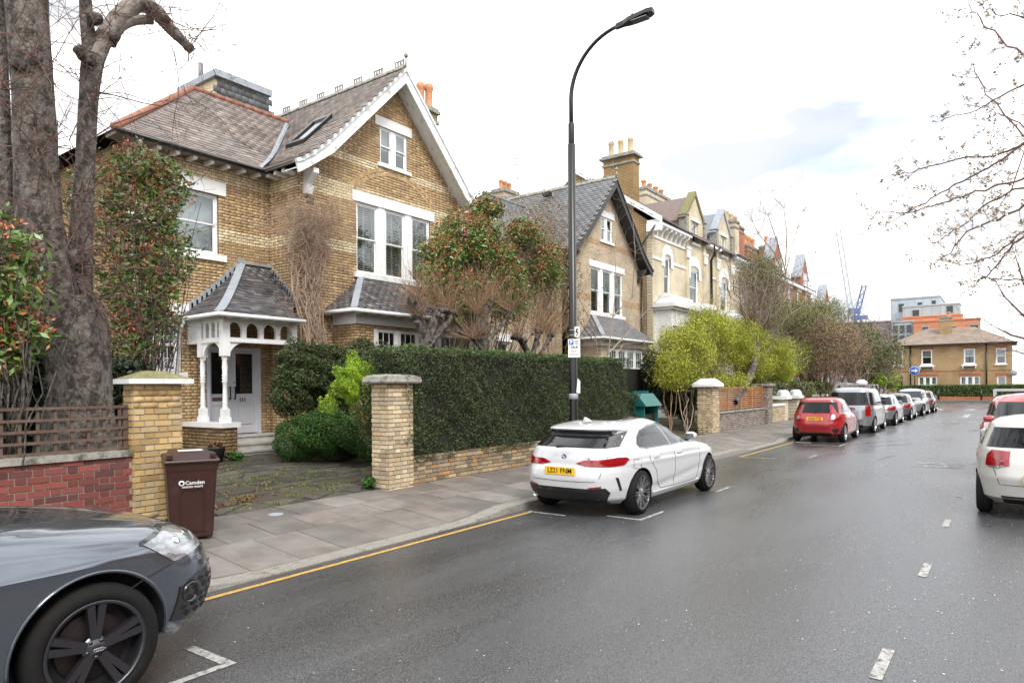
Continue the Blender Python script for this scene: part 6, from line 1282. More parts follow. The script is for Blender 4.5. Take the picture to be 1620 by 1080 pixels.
# --- dead climber on the gable corner
vn = thing('climber', 'leafless tangled climber growing up the gable corner beside the porch', 'climber', (11.1, 14.3, .3)); rv = random.Random(4); segs = []
for k in range(26):
    p0 = at(500+rv.uniform(-22, 18), 545, Y=14.3); p1 = at(490+rv.uniform(-30, 25), 460, Y=14.25+rv.uniform(0, .15)); p2 = at(485+rv.uniform(-45, 40), 390, Y=14.2+rv.uniform(0, .2)); p3 = at(485+rv.uniform(-55, 55), 340+rv.uniform(-10, 30), Y=14.1+rv.uniform(0, .3))
    pp = []
    for a, b in ((p0, p1), (p1, p2), (p2, p3)):
        for i in range(5): pp.append(tuple(a.lerp(b, i/5)+Vector((rv.gauss(0, .035), rv.gauss(0, .02), rv.gauss(0, .03)))))
    pp.append(tuple(p3)); segs.append((np.array(pp), np.linspace(rv.uniform(.012, .028), .006, len(pp))))
twigs_np('stems', segs, 'vine', vn, n=5); segs = []
for k in range(520):
    x, y = 487+rv.gauss(0, 27), 352+rv.gauss(0, 20); p = at(x, max(318, y), Y=14.1+rv.uniform(-.1, .25)); branchy(p, (rv.gauss(0, 1), rv.gauss(-.3, .4), rv.gauss(-.1, .7)), rv.uniform(.25, .6), .005, 1, rv, segs, .9, 2, .7, .4, -.05, None, .0025)
for k in range(230):
    x, y = 495+rv.gauss(0, 26), rv.uniform(380, 530); p = at(x, y, Y=14.2); branchy(p, (rv.gauss(0, 1), rv.gauss(-.3, .4), rv.gauss(-.3, .8)), rv.uniform(.2, .6), .005, 1, rv, segs, .9, 2, .7, .4, -.05, None, .0025)
twigs_np('twigs', segs, 'vine', vn, kind='stuff')
# --- pollards behind the tall hedge
def pollard(label, stemsets, Y, seed, nsh=70, up=1.0, shl=1.2):
    r = thing('tree', label, 'tree', tuple(at(stemsets[0][0][0], 560, Y=Y).xy)+(.3,)); rn = random.Random(seed); segs = []
    for i, pts in enumerate(stemsets):
        P = [at(x, y, Y=Y) for x, y, _ in pts]; rads = [q[2]*.78 for q in pts]; trunk_mesh('trunk' if i == 0 else 'limb', P, rads, 'bark', r, n=12, amp=.26, sub=4, seed=seed+i)
        e = P[-1]; rr_ = rads[-1]*1.7; ll = [(rr_*abs(math.sin(t))*(1+.3*rn.uniform(-1, 1)), -rr_*math.cos(t)*.8) for t in np.linspace(0, math.pi, 8)]; m = MB(); m.lathe(ll, e, n=9); m.build('burr', 'bark', r)
        for _ in range(5):
            q = P[-1].lerp(P[-2], rn.random())+Vector((rn.gauss(0, rads[-1]*.8), rn.gauss(0, rads[-1]*.8), 0)); k_ = rads[-1]*rn.uniform(.5, .9); m = MB(); m.lathe([(k_*abs(math.sin(t))*(1+.3*rn.uniform(-1, 1)), -k_*math.cos(t)) for t in np.linspace(0, math.pi, 6)], q, n=7); m.build('knob', 'bark', r)
        for _ in range(nsh):
            p = e+Vector((rn.gauss(0, rr_*.5), rn.gauss(0, rr_*.5), rn.gauss(0, rr_*.4))); d = (rn.gauss(0, .8), rn.gauss(0, .7), abs(rn.gauss(.9, .5))*up); pts_, rd, _d = wander(p, d, rn.uniform(.35, shl), rn, 6, .07, .03, .006, .002); segs.append((pts_, rd))
            if rn.random() < .4: q = pts_[3]; p2_, r2, _ = wander(q, np.array(d)+[rn.gauss(0, .4), rn.gauss(0, .4), .2], rn.uniform(.2, .5), rn, 4, .1, .03, .003, .0015); segs.append((p2_, r2))
    twigs_np('shoots', segs, 'twigtan', r, kind='stuff'); return r
pollard('double headed pollard in front of the bay, nearest the lime shrub', [[(672, 570, .16), (668, 520, .14), (655, 480, .12), (653, 474, .11)], [(676, 540, .12), (690, 500, .11), (700, 488, .12)], [(675, 550, .10), (708, 510, .10), (714, 492, .10)], [(670, 540, .09), (660, 500, .09)]], 11.2, 1, 75, shl=1.5)
pollard('upright pollard with one sideways limb, middle of three above the hedge', [[(764, 570, .14), (765, 520, .12), (768, 485, .10), (772, 476, .09)], [(770, 540, .07), (788, 522, .06), (800, 505, .055), (806, 492, .07)], [(762, 545, .09), (757, 520, .07), (756, 495, .06)], [(760, 550, .07), (748, 535, .06)]], 11.0, 2, 80, shl=1.5)
pollard('low three armed pollard nearest the lamp post', [[(838, 575, .13), (836, 560, .12), (826, 540, .11), (818, 532, .11)], [(840, 568, .08), (848, 545, .09), (852, 524, .10)], [(846, 572, .06), (862, 548, .055), (872, 530, .08)]], 11.0, 3, 80, shl=1.6)
def twigcloud(label, cat, blobs, Y, mat, seed, n, leaf=None, ln=(.5, 1.3), up=1.0, base=None, r0=.005, name='shrub', lsz=.04, nl=0, kk=1):
    r = thing(name, label, cat, tuple(at(blobs[0][0], blobs[0][1], Y=Y).xy)+(.2,)); rn = random.Random(seed); segs = []; tp = []
    for (px, py, rx, rz_, w) in blobs:
        c = at(px, py, Y=Y)
        for _ in range(int(n*w)):
            p = c+Vector((rn.gauss(0, rx*.5), rn.gauss(0, rx*.4), rn.gauss(0, rz_*.5)))
            if p.z < .3: continue
            d = (rn.gauss(0, .5), rn.gauss(0, .5), rn.gauss(.8, .4)*up); branchy(p, d, rn.uniform(*ln), r0, kk, rn, segs, .45, 2, .7, .12, .02, tp, .0022)
        b = Vector((c.x+rn.gauss(0, .15), c.y, .2))
        for _ in range(5):
            q = c+Vector((rn.gauss(0, rx*.5), rn.gauss(0, rx*.4), rn.gauss(0, rz_*.4))); pts = np.array([tuple(b.lerp(q, i/6)+Vector((rn.gauss(0, .04), rn.gauss(0, .04), 0))) for i in range(7)]); segs.append((pts, np.linspace(r0*4, r0*1.2, 7)))
    twigs_np('twigs', segs, mat, r, kind='stuff')
    if leaf and tp:
        T = np.array([tuple(t) for t in tp]); idx = RN.integers(0, len(T), nl); leaves('foliage', T[idx]+RN.normal(size=(nl, 3))*.05, lsz, leaf, r, asp=.45)
    return r
twigcloud('bare tan shrub mingled with olive leaves left of the lamp post', 'shrub', [(850, 400, .9, .8, 1), (875, 450, .6, .9, 1), (830, 470, .7, .7, .8), (800, 420, .6, .6, .6), (870, 520, .8, .5, .8)], 12.2, 'twigtan', 21, 200, 'olivel', lsz=.07, nl=9000, r0=.0045)
# slim bare sapling before house 2
sp_ = thing('tree', 'slender bare sapling in front of the triple window right of the lamp post', 'tree', tuple(at(960, 590, Y=11).xy)+(.2,)); rs = random.Random(8); segs = []
for path in ([(958, 620), (962, 560), (970, 500), (975, 440), (972, 400), (978, 350)], [(958, 620), (945, 560), (940, 520), (915, 470), (905, 440)], [(962, 560), (990, 530), (1015, 500), (1035, 480)], [(965, 580), (985, 545), (1020, 540)], [(940, 540), (925, 520), (915, 505)], [(970, 500), (1000, 470), (1005, 400), (1000, 330)]):
    P = np.array([tuple(at(x, y, Y=11.2)) for x, y in path]); segs.append((P, np.linspace(.028, .006, len(P))))
    for i in range(1, len(P)):
        for _ in range(5): branchy(P[i]+RN.normal(size=3)*.02, (rs.gauss(0, .6), rs.gauss(0, .5), rs.gauss(.5, .5)), rs.uniform(.4, 1.0), .006, 2, rs, segs, .6, 2, .65, .15, 0, None, .002)
twigs_np('branches', segs, 'twiggrey', sp_, n=4)
# --- yellow-green shrub, brown tree through the fence, evergreens further on
yg = twigcloud('large rounded yellow green shrub spilling over the pale gate pier', 'shrub', [(1085, 555, 1.3, 1.0, 1), (1150, 540, 1.2, .9, 1), (1120, 510, 1.2, .6, .8), (1060, 580, .8, .7, .6), (1180, 580, 1.0, .6, .6), (1110, 600, 1.3, .5, .8)], 10.0, 'twigtan', 31, 90, 'ygreen', lsz=.055, nl=6000, ln=(.4, .9))
for (px, py, rx, rz_, n) in ((1085, 560, 1.25, 1.05, 9500), (1155, 545, 1.3, .95, 8500), (1120, 520, 1.2, .75, 5500), (1065, 585, .8, .65, 3500), (1195, 575, 1.0, .7, 4000), (1130, 605, 1.5, .4, 4000), (1225, 560, 1.2, .8, 5000), (1180, 535, 1.2, .8, 4500), (1235, 585, .9, .6, 3500)): blob(yg, 'foliage', 'ygreen', at(px, py, Y=10.0), (rx, rx*.8, rz_), n, .06, .6, noise=.3, clump=5, csz=.09)
for (px, py, rx, rz_, n) in ((1115, 590, 1.2, .6, 2500), (1190, 600, 1.0, .5, 2000)): blob(yg, 'inner_foliage', 'olive', at(px, py, Y=10.3), (rx, rx*.7, rz_), n, .07, .3)
dk = thing('shrub', 'dark evergreen mass in the gateway beneath the yellow green shrub', 'shrub', (21.5, 10.5, .2))
for (px, py, rx, rz_, n) in ((1045, 610, .9, .8, 4000), (1080, 630, 1.0, .9, 4500), (1040, 580, .8, .6, 2500)): blob(dk, 'foliage', 'ivy', at(px, py, Y=10.9), (rx, .7, rz_), n, .08, .3)
m = MB(); m.box(20, 24.6, 11.6, 11.9, .1, 2.6); m.build('branches', 'hedgecore', dk)  # upright dark slab: shade at the back of the gateway put into colour
stems(dk, (23.6, 9.5, .2), [tuple(at(1085, 590, Y=9.8)), tuple(at(1070, 600, Y=9.8)), tuple(at(1100, 580, Y=9.8)), tuple(at(1090, 610, Y=9.6))], .025, 'twiggrey', rnd=random.Random(3))
bt = thing('tree', 'brown twiggy tree whose trunk leans out over the slatted fence', 'tree', (27.5, 9.3, .9))
tp_ = [(1163, 637), (1170, 620), (1185, 598), (1194, 570), (1196, 530)]
trunk_mesh('trunk', [at(x, y, Y=8.9+.12*i) for i, (x, y) in enumerate(tp_)], [.12, .15, .17, .14, .12], 'bark', bt, n=12, amp=.12)
rb = random.Random(15); segs = []
for k in range(30):
    p = at(1196+rb.gauss(0, 8), 545+rb.gauss(0, 15), Y=9.6); q = at(1205+rb.gauss(0, 32), 450+rb.gauss(0, 28), Y=9.8+rb.gauss(0, .8)); pts = np.array([tuple(p.lerp(q, i/6)+Vector((rb.gauss(0, .08), rb.gauss(0, .08), rb.gauss(0, .05)))) for i in range(7)]); segs.append((pts, np.linspace(.05, .012, 7)))
    for i in range(1, 7):
        for _ in range(4): branchy(pts[i], (rb.gauss(0, .5), rb.gauss(0, .5), rb.gauss(.8, .5)), rb.uniform(.5, 1.2), .010, 1, rb, segs, .5, 2, .7, .12, .02, None, .005)
twigs_np('branches', segs, 'twiggrey', bt, kind='stuff'); blob(bt, 'foliage', 'olive', at(1200, 440, Y=9.9), (1.3, 1.1, 1.2), 5000, .065, .2, clump=4, csz=.1); blob(bt, 'foliage', 'olive', at(1205, 500, Y=9.9), (1.7, 1.1, 1.3), 4500, .065, .2, clump=4, csz=.1)
# bare tree above
bb = thing('tree', 'tall bare tree rising above the brown twiggy tree', 'tree', (37, 12.5, 0)); rb = random.Random(6); segs = []
for path in ([(1232, 620), (1236, 520), (1240, 470), (1243, 430), (1232, 390), (1215, 340)], [(1243, 430), (1252, 395), (1262, 360), (1270, 335)], [(1240, 470), (1265, 430), (1290, 400)], [(1242, 440), (1225, 400), (1200, 370), (1190, 350)], [(1243, 420), (1245, 370), (1240, 330)]):
    P = np.array([tuple(at(x, y, Y=12.5)) for x, y in path]); segs.append((P, np.linspace(.11 if path[0][1] > 600 else .05, .018, len(P))))
    for i in range(2, len(P)):
        for _ in range(6): branchy(P[i], (rb.gauss(0, .6), rb.gauss(0, .6), rb.gauss(.6, .4)), rb.uniform(.8, 1.9), .016, 2, rb, segs, .55, 2, .62, .14, 0, None, .006)
twigs_np('branches', segs, 'twiggrey', bb, n=4)
def evergreen(label, blobs, Y, mat, trunkpx, seed, mats2=None, lsz=.09):
    r = thing('tree', label, 'tree', tuple(at(trunkpx[0], trunkpx[1], Y=Y).xy)+(0,)); rn = random.Random(seed)
    base = at(trunkpx[0], trunkpx[1], Y=Y); base.z = 0; segs = []
    for (px, py, rx, rz_, n) in blobs:
        c = at(px, py, Y=Y); blob(r, 'foliage', mat, c, (rx, rx, rz_), n, lsz, .35, clump=6, csz=.16, noise=.3)
        if mats2: blob(r, 'leaves', mats2, c, (rx, rx, rz_), n//3, lsz, .6, clump=4, csz=.12, noise=.3)
        for _ in range(6):
            q = c+Vector((rn.gauss(0, rx*.6), rn.gauss(0, rx*.5), rn.gauss(0, rz_*.6))); pts = np.array([tuple(base.lerp(q, i/6)+Vector((rn.gauss(0, .1), rn.gauss(0, .1), .3*math.sin(math.pi*i/6)))) for i in range(7)]); segs.append((pts, np.linspace(.09, .015, 7)))
            for i in range(3, 7):
                for _ in range(3): branchy(pts[i], (rn.gauss(0, .6), rn.gauss(0, .6), rn.gauss(.5, .5)), rn.uniform(.5, 1.1), .018, 1, rn, segs, .6, 2, .7, .15, 0, None, .007)
    twigs_np('branches', segs, 'twiggrey', r, n=4); return r
evergreen('bushy green shrub between the fence and the red house', [(1225, 575, 1.5, 1.0, 4500), (1250, 560, 1.3, .9, 3000), (1205, 560, 1.1, .8, 2500)], 11.0, 'olive', (1225, 620), 41, 'ygreen')
evergreen('wide olive tree in front of the red house', [(1275, 520, 2.2, 1.9, 5500), (1300, 500, 1.9, 1.3, 3500), (1250, 500, 1.5, 1.2, 2500)], 11.0, 'olive', (1287, 612), 42)
evergreen('reddish brown budding tree over the roof racked van', [(1300, 548, 2.4, 1.8, 4500), (1325, 555, 2.0, 1.5, 3000)], 9.6, 'brownleaf', (1312, 612), 43, 'olive')
evergreen('dark green tree at the end of the garden row before the junction', [(1362, 556, 2.7, 2.2, 5500), (1345, 548, 2.2, 1.8, 3000), (1378, 566, 2.2, 1.8, 3500)], 10.0, 'olive', (1355, 615), 44, 'ivy', .12)
evergreen('small red brown pollard beside the lime bushes', [(1395, 575, 2.0, 1.6, 1500)], 9.5, 'brownleaf', (1392, 612), 45, None, .1)
for i, (px, py, s, Y) in enumerate(((1408, 603, .9, 9.3), (1386, 600, .7, 9.4))):
    r = thing('shrub', ('round lime green bush at the corner beside the junction', 'smaller lime bush half hidden by a trunk')[i], 'shrub', tuple(at(px, py, Y=Y))); blob(r, 'foliage', 'lime', at(px, py, Y=Y), (s, s, s*.85), 2200, .12, .6)
hedge('loose green hedge behind the red hatchback and the van', 33.5, 48.0, 9.5, 10.5, .2, 2.05, dens=330, size=.10, mat='olive', top='farhedge', bump=.15)
hedge('clipped green hedge across the junction in front of the long house', 89.9, 90.8, -8, 10.6, .45, 1.75, dens=260, size=.15, mat='farhedge', top='farhedge', bump=.03, faces='fl')
m = MB(); m.box(89.7, 89.9, -8, 11, 0, .45); tag(m.build('low_wall', 'redxx'), 'low brick wall below the clipped hedge across the junction', 'wall')
for k in range(3): m = MB(); m.tube([(88.6, 6.5-k*3.9, .1), (88.6, 6.5-k*3.9, 1.25)], .09, 8); o = m.build('bollard', 'black'); tag(o, ['dark bollard by the clipped hedge, leftmost of three', 'dark bollard by the clipped hedge, middle of three', 'dark bollard by the clipped hedge, rightmost of three'][k], 'bollard', 'bollards at the junction')
# --- blossoming cherry reaching in from the right
ch = thing('tree', 'cherry tree in early blossom reaching in from the right edge', 'tree', (12.5, -4.3, .1)); rc_ = random.Random(17); segs = []; tp = []
br_ = [[(1700, 110), (1620, 85), (1570, 50), (1550, 30), (1531, 4)], [(1700, 40), (1620, 28), (1575, 22), (1542, 2)], [(1700, 90), (1620, 135), (1570, 160), (1535, 180), (1490, 185)], [(1700, 250), (1620, 200), (1585, 182), (1565, 172)],
       [(1700, 170), (1620, 225), (1585, 245), (1530, 250), (1470, 262), (1440, 275), (1402, 280)], [(1700, 190), (1620, 230), (1580, 255), (1545, 275), (1500, 300), (1465, 320), (1440, 335), (1400, 336), (1382, 332)], [(1700, 250), (1620, 285), (1570, 295), (1520, 312), (1485, 322), (1440, 335), (1400, 355), (1385, 358)],
       [(1700, 290), (1600, 300), (1555, 325), (1530, 350), (1500, 370), (1478, 385)], [(1700, 300), (1620, 325), (1580, 345), (1530, 365), (1500, 400), (1470, 420)], [(1700, 330), (1620, 365), (1580, 400), (1530, 420), (1480, 410)], [(1700, 430), (1620, 442), (1570, 440), (1530, 432)], [(1620, 372), (1590, 400), (1570, 430), (1545, 450), (1532, 453)], [(1700, 210), (1620, 215), (1560, 150), (1540, 100)], [(1700, 140), (1640, 180), (1600, 300), (1575, 345)]]
hub = Vector((12.6, -3.6, 6.0))
for i, b in enumerate(br_):
    Xp = 11.2+(i % 4)*.7; P = [at(x, y, X=Xp) for x, y in b]; P = [hub]+P; pts = []
    for a, c in zip(P[:-1], P[1:]):
        for q in range(4): pts.append(tuple(a.lerp(c, q/4)+Vector((rc_.gauss(0, .012), rc_.gauss(0, .012), rc_.gauss(0, .012)))))
    pts.append(tuple(P[-1])); pts = np.array(pts); segs.append((pts, np.linspace(.024, .0045, len(pts))))
    for k in range(3, len(pts)):
        for _ in range(1): branchy(pts[k], (rc_.gauss(0, .5), rc_.gauss(.4, .7), rc_.gauss(.1, .8)), rc_.uniform(.10, .34), .0045, 1, rc_, segs, .5, 2, .6, .12, 0, tp, .002)
        tp.append(pts[k])
twigs_np('branches', segs, 'twig', ch, kind='stuff', n=4); trunk_mesh('trunk', [(12.9, -4.3, 0), (12.8, -4.2, 2), (12.7, -3.9, 4), hub], [.25, .2, .18, .1], 'bark', ch, n=16)
T = np.array([tuple(t) for t in tp]); n = 6000; idx = RN.integers(0, len(T), n//4); C = np.repeat(T[idx], 4, 0)+RN.normal(size=(n//4*4, 3))*.018; leaves('blossom', C, .034, 'blossom', ch, asp=.8)
rt2 = thing('tree', 'bare reddish tree at the right edge beyond the parked cars', 'tree', (34, -4.5, 0)); segs = []; rb = random.Random(33)
for path in ([(1700, 620), (1690, 560), (1660, 520), (1620, 500), (1590, 470), (1575, 445)], [(1680, 560), (1640, 540), (1600, 530), (1570, 515)], [(1690, 540), (1650, 500), (1620, 450), (1605, 400)], [(1680, 580), (1640, 565), (1605, 555)]):
    P = np.array([tuple(at(x, y, X=34)) for x, y in path]); segs.append((P, np.linspace(.09, .015, len(P))))
    for i in range(1, len(P)):
        for _ in range(5): branchy(P[i], (rb.gauss(0, .5), rb.gauss(.5, .6), rb.gauss(.5, .5)), rb.uniform(.6, 1.3), .012, 2, rb, segs, .5, 2, .65, .12, 0, None, .005)
twigs_np('branches', segs, 'twig', rt2, kind='stuff', n=4)
# ------------------------------------------------------------------ cars
def _sm(y, n):
    k = np.hanning(2*n+3)[1:-1]; k /= k.sum(); return np.convolve(np.pad(y, (n, n), 'edge'), k, 'valid')
def car_shell(rear, front, width, nr=(4.5, 4.0), nf=(3.2, 3.2), zb=.95, crease=(), levels=78, smooth=.02):
    z0, z1 = rear[0][0], rear[-1][0]; nz_ = 3000; z = np.linspace(z0, z1, nz_)
    f = lambda p: np.interp(z, [a for a, b in p], [b for a, b in p]); n = max(2, int(smooth/((z1-z0)/nz_)))
    xr, xf, w = f(rear), f(front), f(width); k = int(nz_*.965)
    def s2(y): ys = _sm(y, n); t = np.clip((np.arange(nz_)-k)/(nz_-k), 0, 1); return ys*(1-t)+y*t
    xr, xf, w = s2(xr), s2(xf), s2(w)
    d = np.sqrt(np.diff(z)**2+.12*np.diff(xr)**2+.12*np.diff(xf)**2+.5*np.diff(w)**2); c = np.concatenate([[0], np.cumsum(d)]); idx = np.searchsorted(c, np.linspace(0, c[-1], levels)); idx[-1] = nz_-1; idx = np.unique(np.clip(idx, 0, nz_-1))
    q = 20; u = np.linspace(0, 1, q+1); ph = (math.pi/2)*(u-np.sin(2*math.pi*u)/(2*math.pi)*.93)
    V = []; cnt = 4*q
    for i in idx:
        t = min(1, max(0, (z[i]-zb)/.15)); er = nr[0]*(1-t)+nr[1]*t; ef = nf[0]*(1-t)+nf[1]*t
        xm = (xr[i]+xf[i])/2; hx = (xf[i]-xr[i])/2
        cf, sf = np.cos(ph)**(2/ef), np.sin(ph)**(2/ef); cb, sb_ = np.cos(ph)**(2/er), np.sin(ph)**(2/er)
        X = np.concatenate([xm+hx*cf, (xm-hx*cb)[::-1][1:]]); Y = np.concatenate([w[i]*sf, (w[i]*sb_)[::-1][1:]])
        for (zc, dep, sg, x0, x1) in crease:
            zcc = zc[0]+(zc[1]-zc[0])*(X-x0)/(x1-x0) if isinstance(zc, tuple) else zc
            g_ = np.exp(-((z[i]-zcc)/sg)**2)*(1/(1+np.exp(-(X-x0)/.08)))*(1/(1+np.exp((X-x1)/.08))); Y = Y+dep*g_*(Y/(w[i]+1e-6))**6
        X2 = np.concatenate([X, X[1:-1][::-1]]); Y2 = np.concatenate([Y, -Y[1:-1][::-1]]); V.append(np.stack([X2, Y2, np.full(len(X2), z[i])], 1))
    m = len(V[0]); n_ = len(V); V = np.concatenate(V); i = np.arange(n_-1)[:, None]; j = np.arange(m)[None]
    F = np.stack([i*m+j, i*m+(j+1) % m, (i+1)*m+(j+1) % m, (i+1)*m+j], -1).reshape(-1, 4).tolist(); F.append(list(range(m))[::-1]); F.append([(n_-1)*m+j for j in range(m)])
    return V, F
class Car:
    def __init__(s, label, cat, paintm, rear, front, width, axles, wr, tw, group=None, arch=.06, **kw):
        s.root = thing('parked_car' if cat != 'van' else 'parked_van', label, cat, group=group); s.paint = paintm
        V, F = car_shell(rear, front, width, **kw)
        me = bpy.data.meshes.new('body'); me.from_pydata([tuple(v) for v in V], [], F); me.materials.append(M[paintm]); me.materials.append(M['matblack']); me.update()
        s.W = max(b for a, b in width); s.half = s.W
        b = link('body', me, None, s.root); s.body = b; s.ax = axles; s.wr = wr; s.tw = tw
        s.bvh0 = BVHTree.FromPolygons([tuple(v) for v in V], F)
        for ax in axles:
            for sd in (1, -1):
                cm = MB(); R_ = wr+arch; cm.lathe([(0, 0), (R_-.012, 0), (R_, .35), (0, .35)], (ax, 0, wr), axis='y', n=48)
                cu_ = bpy.data.meshes.new('c'); vs = [(x, y*sd+sd*(s.W-.24), z) for x, y, z in cm.v]; cu_.from_pydata(vs, [], cm.f if sd > 0 else [f_[::-1] for f_ in cm.f]); cu_.materials.append(M['matblack'])
                o = bpy.data.objects.new('c', cu_); COL.objects.link(o); bmx = bmesh.new(); bmx.from_mesh(cu_); bmesh.ops.remove_doubles(bmx, verts=bmx.verts, dist=1e-5); bmesh.ops.recalc_face_normals(bmx, faces=bmx.faces); bmx.to_mesh(cu_); bmx.free()
                md = b.modifiers.new('arch', 'BOOLEAN'); md.operation = 'DIFFERENCE'; md.object = o; md.solver = 'EXACT'; md.material_mode = 'TRANSFER'
                dg = bpy.context.evaluated_depsgraph_get(); nm = bpy.data.meshes.new_from_object(b.evaluated_get(dg)); b.modifiers.clear(); b.data = nm; bpy.data.objects.remove(o)
        me = b.data; me.name = 'body'; me.polygons.foreach_set('use_smooth', np.ones(len(me.polygons), bool)); me.set_sharp_from_angle(angle=R(32))
        # material clean-up: faces inside the arches stay black
    def ray(s, kind, u, v):
        if kind[0] == 'side': o = Vector((u, 3*kind[1], v)); d = Vector((0, -kind[1], 0))
        elif kind[0] == 'rear': o = Vector((-3, u, v)); d = Vector((1, 0, 0))
        elif kind[0] == 'front': o = Vector((9, u, v)); d = Vector((-1, 0, 0))
        elif kind[0] == 'top': o = Vector((u, v, 4)); d = Vector((0, 0, -1))
        else: a = R(u); d = -Vector((math.cos(a), math.sin(a), 0)); o = Vector((kind[1], kind[2], v))-d*6
        h = s.bvh0.ray_cast(o, d)
        if h[0] is None:
            p = o+d*(3 if kind[0] != 'wrap' else 5); h = s.bvh0.find_nearest(p)
        return h[0], h[1]
    def decal(s, name, mat, poly, kind, off=.004, th=.012, step=None, parent=None, smooth=True):
        bm = bmesh.new(); vs = [bm.verts.new((u, v, 0)) for u, v in poly]; bm.faces.new(vs)
        su = step or (.05 if kind[0] != 'wrap' else 3.0); sv = step or .04
        us = [p[0] for p in poly]; vv = [p[1] for p in poly]
        for (lo, hi, st_, nrm) in ((min(us), max(us), su, (1, 0, 0)), (min(vv), max(vv), sv if kind[0] != 'top' else su, (0, 1, 0))):
            k = lo+st_*.5
            while k < hi:
                bmesh.ops.bisect_plane(bm, geom=bm.verts[:]+bm.edges[:]+bm.faces[:], plane_co=(k, k, 0), plane_no=nrm); k += st_
        bmesh.ops.triangulate(bm, faces=bm.faces[:]); bm.verts.ensure_lookup_table()
        P = []; Nn = []
        for v in bm.verts:
            h, n = s.ray(kind, v.co.x, v.co.y); P.append(h+n*off); Nn.append(n)
        for i, v in enumerate(bm.verts): v.co = P[i]
        bm.normal_update(); avg = sum((f.normal.dot(Nn[f.verts[0].index]) for f in bm.faces), 0)
        if avg < 0: bmesh.ops.reverse_faces(bm, faces=bm.faces[:])
        be = [e for e in bm.edges if e.is_boundary]
        r = bmesh.ops.extrude_edge_only(bm, edges=be); nv = [g_ for g_ in r['geom'] if isinstance(g_, bmesh.types.BMVert)]
        for v in nv:
            h = s.bvh0.find_nearest(v.co); v.co = v.co-h[1]*th
        me = bpy.data.meshes.new(name); bm.to_mesh(me); bm.free(); me.polygons.foreach_set('use_smooth', np.ones(len(me.polygons), bool)); me.set_sharp_from_angle(angle=R(40))
        return link(name, me, mat, parent or s.root)
    def line(s, name, pts, kind, w=.006, mat='matblack', off=.0015, parent=None, both=False):
        for sg in ((1, -1) if both else (1,)):
            q = [(p[0], p[1]) for p in pts]; kk = kind if not both else ('side', sg)
            n = len(q); L_ = []; R2 = []
            for i, p in enumerate(q):
                a = Vector(q[max(i-1, 0)]); b = Vector(q[min(i+1, n-1)]); t = (b-a).normalized(); nn = Vector((-t.y, t.x))*w/2
                if kk[0] == 'wrap': nn.x *= 60
                L_.append((p[0]+nn.x, p[1]+nn.y)); R2.append((p[0]-nn.x, p[1]-nn.y))
            s.decal(name, mat, L_+R2[::-1], kk, off=off, th=.004, parent=parent)
    def seg_line(s, name, pts, both=True, kind=None, w=.006, mat='matblack', off=.0035):
        # dense resample so long curved seams hug the body
        q = []
        for a, b in zip(pts[:-1], pts[1:]):
            n = max(1, int(math.hypot((b[0]-a[0])*(1 if kind is None or kind[0] != 'wrap' else .02), b[1]-a[1])/.06))
            q += [(a[0]+(b[0]-a[0])*i/n, a[1]+(b[1]-a[1])*i/n) for i in range(n)]
        q.append(pts[-1])
        for sg in ((1, -1) if both else (1,)):
            kk = ('side', sg) if both or kind is None else kind; m = MB(); rows = []
            for i, p in enumerate(q):
                a = Vector(q[max(i-1, 0)]); b = Vector(q[min(i+1, len(q)-1)]); t = (b-a).normalized(); nn = Vector((-t.y, t.x))*w/2
                if kk[0] == 'wrap': t = Vector(((b.x-a.x)*.025, b.y-a.y)).normalized(); nn = Vector((-t.y*40, t.x))*w/2
                r_ = []
                for e in (1, -1):
                    h, n_ = s.ray(kk, p[0]+nn.x*e, p[1]+nn.y*e); r_ += [h+n_*off, h-n_*.004]
                rows.append(r_)
            vs = [v for r_ in rows for v in r_]; fs = []
            for i in range(len(rows)-1):
                a = i*4; b = a+4; fs += [(a, a+2, b+2, b), (a+1, a, b, b+1), (a+2, a+3, b+3, b+2)]
            m.add(vs, fs); m.build(name, mat, s.root)
    def mirrorpoly(s, name, mat, poly, **k):
        s.decal(name, mat, poly, ('side', 1), **k); s.decal(name, mat, poly, ('side', -1), **k)
    def wheels(s, style, rimr, rimmat='rimsilver', inset=.02):
        for ax in s.ax:
            for sd in (1, -1): h_, _n = s.ray(('side', sd), ax, s.wr*2+.06); wheel(s.root, ax, sd*(abs(h_.y)-inset+.012), s.wr, s.tw, rimr, sd, style, rimmat)
    def mirrors(s, x, z, mat, glass=True, dy=.09, back=False):
        for sd in (1, -1):
            h, n = s.ray(('side', sd), x, z-.05); y = h.y
            m = MB(); pr = [(0, -.10), (.045, -.095), (.07, -.05), (.075, 0), (.07, .05), (.045, .095), (0, .10)]
            t = MB(); t.lathe(pr, (0, 0, 0), axis='y', n=16); m.add([(x+.02+a*.9, y+sd*dy+b*1.05, z+.02+c*.95) for a, b, c in t.v], t.f, True); o = m.build('door_mirror', mat, s.root)
            m = MB(); m.bar((x+.02, y-sd*.10, z-.06), (x+.02, y+sd*(dy-.02), z-.03), .07, .04); m.build('mirror_arm', 'plastic', o)
            m = MB(); m.box(x-.052, x-.035, y+sd*dy-.08, y+sd*dy+.08, z-.035, z+.06) if not back else None
            if not back: m.build('mirror_glass', 'chrome', o)
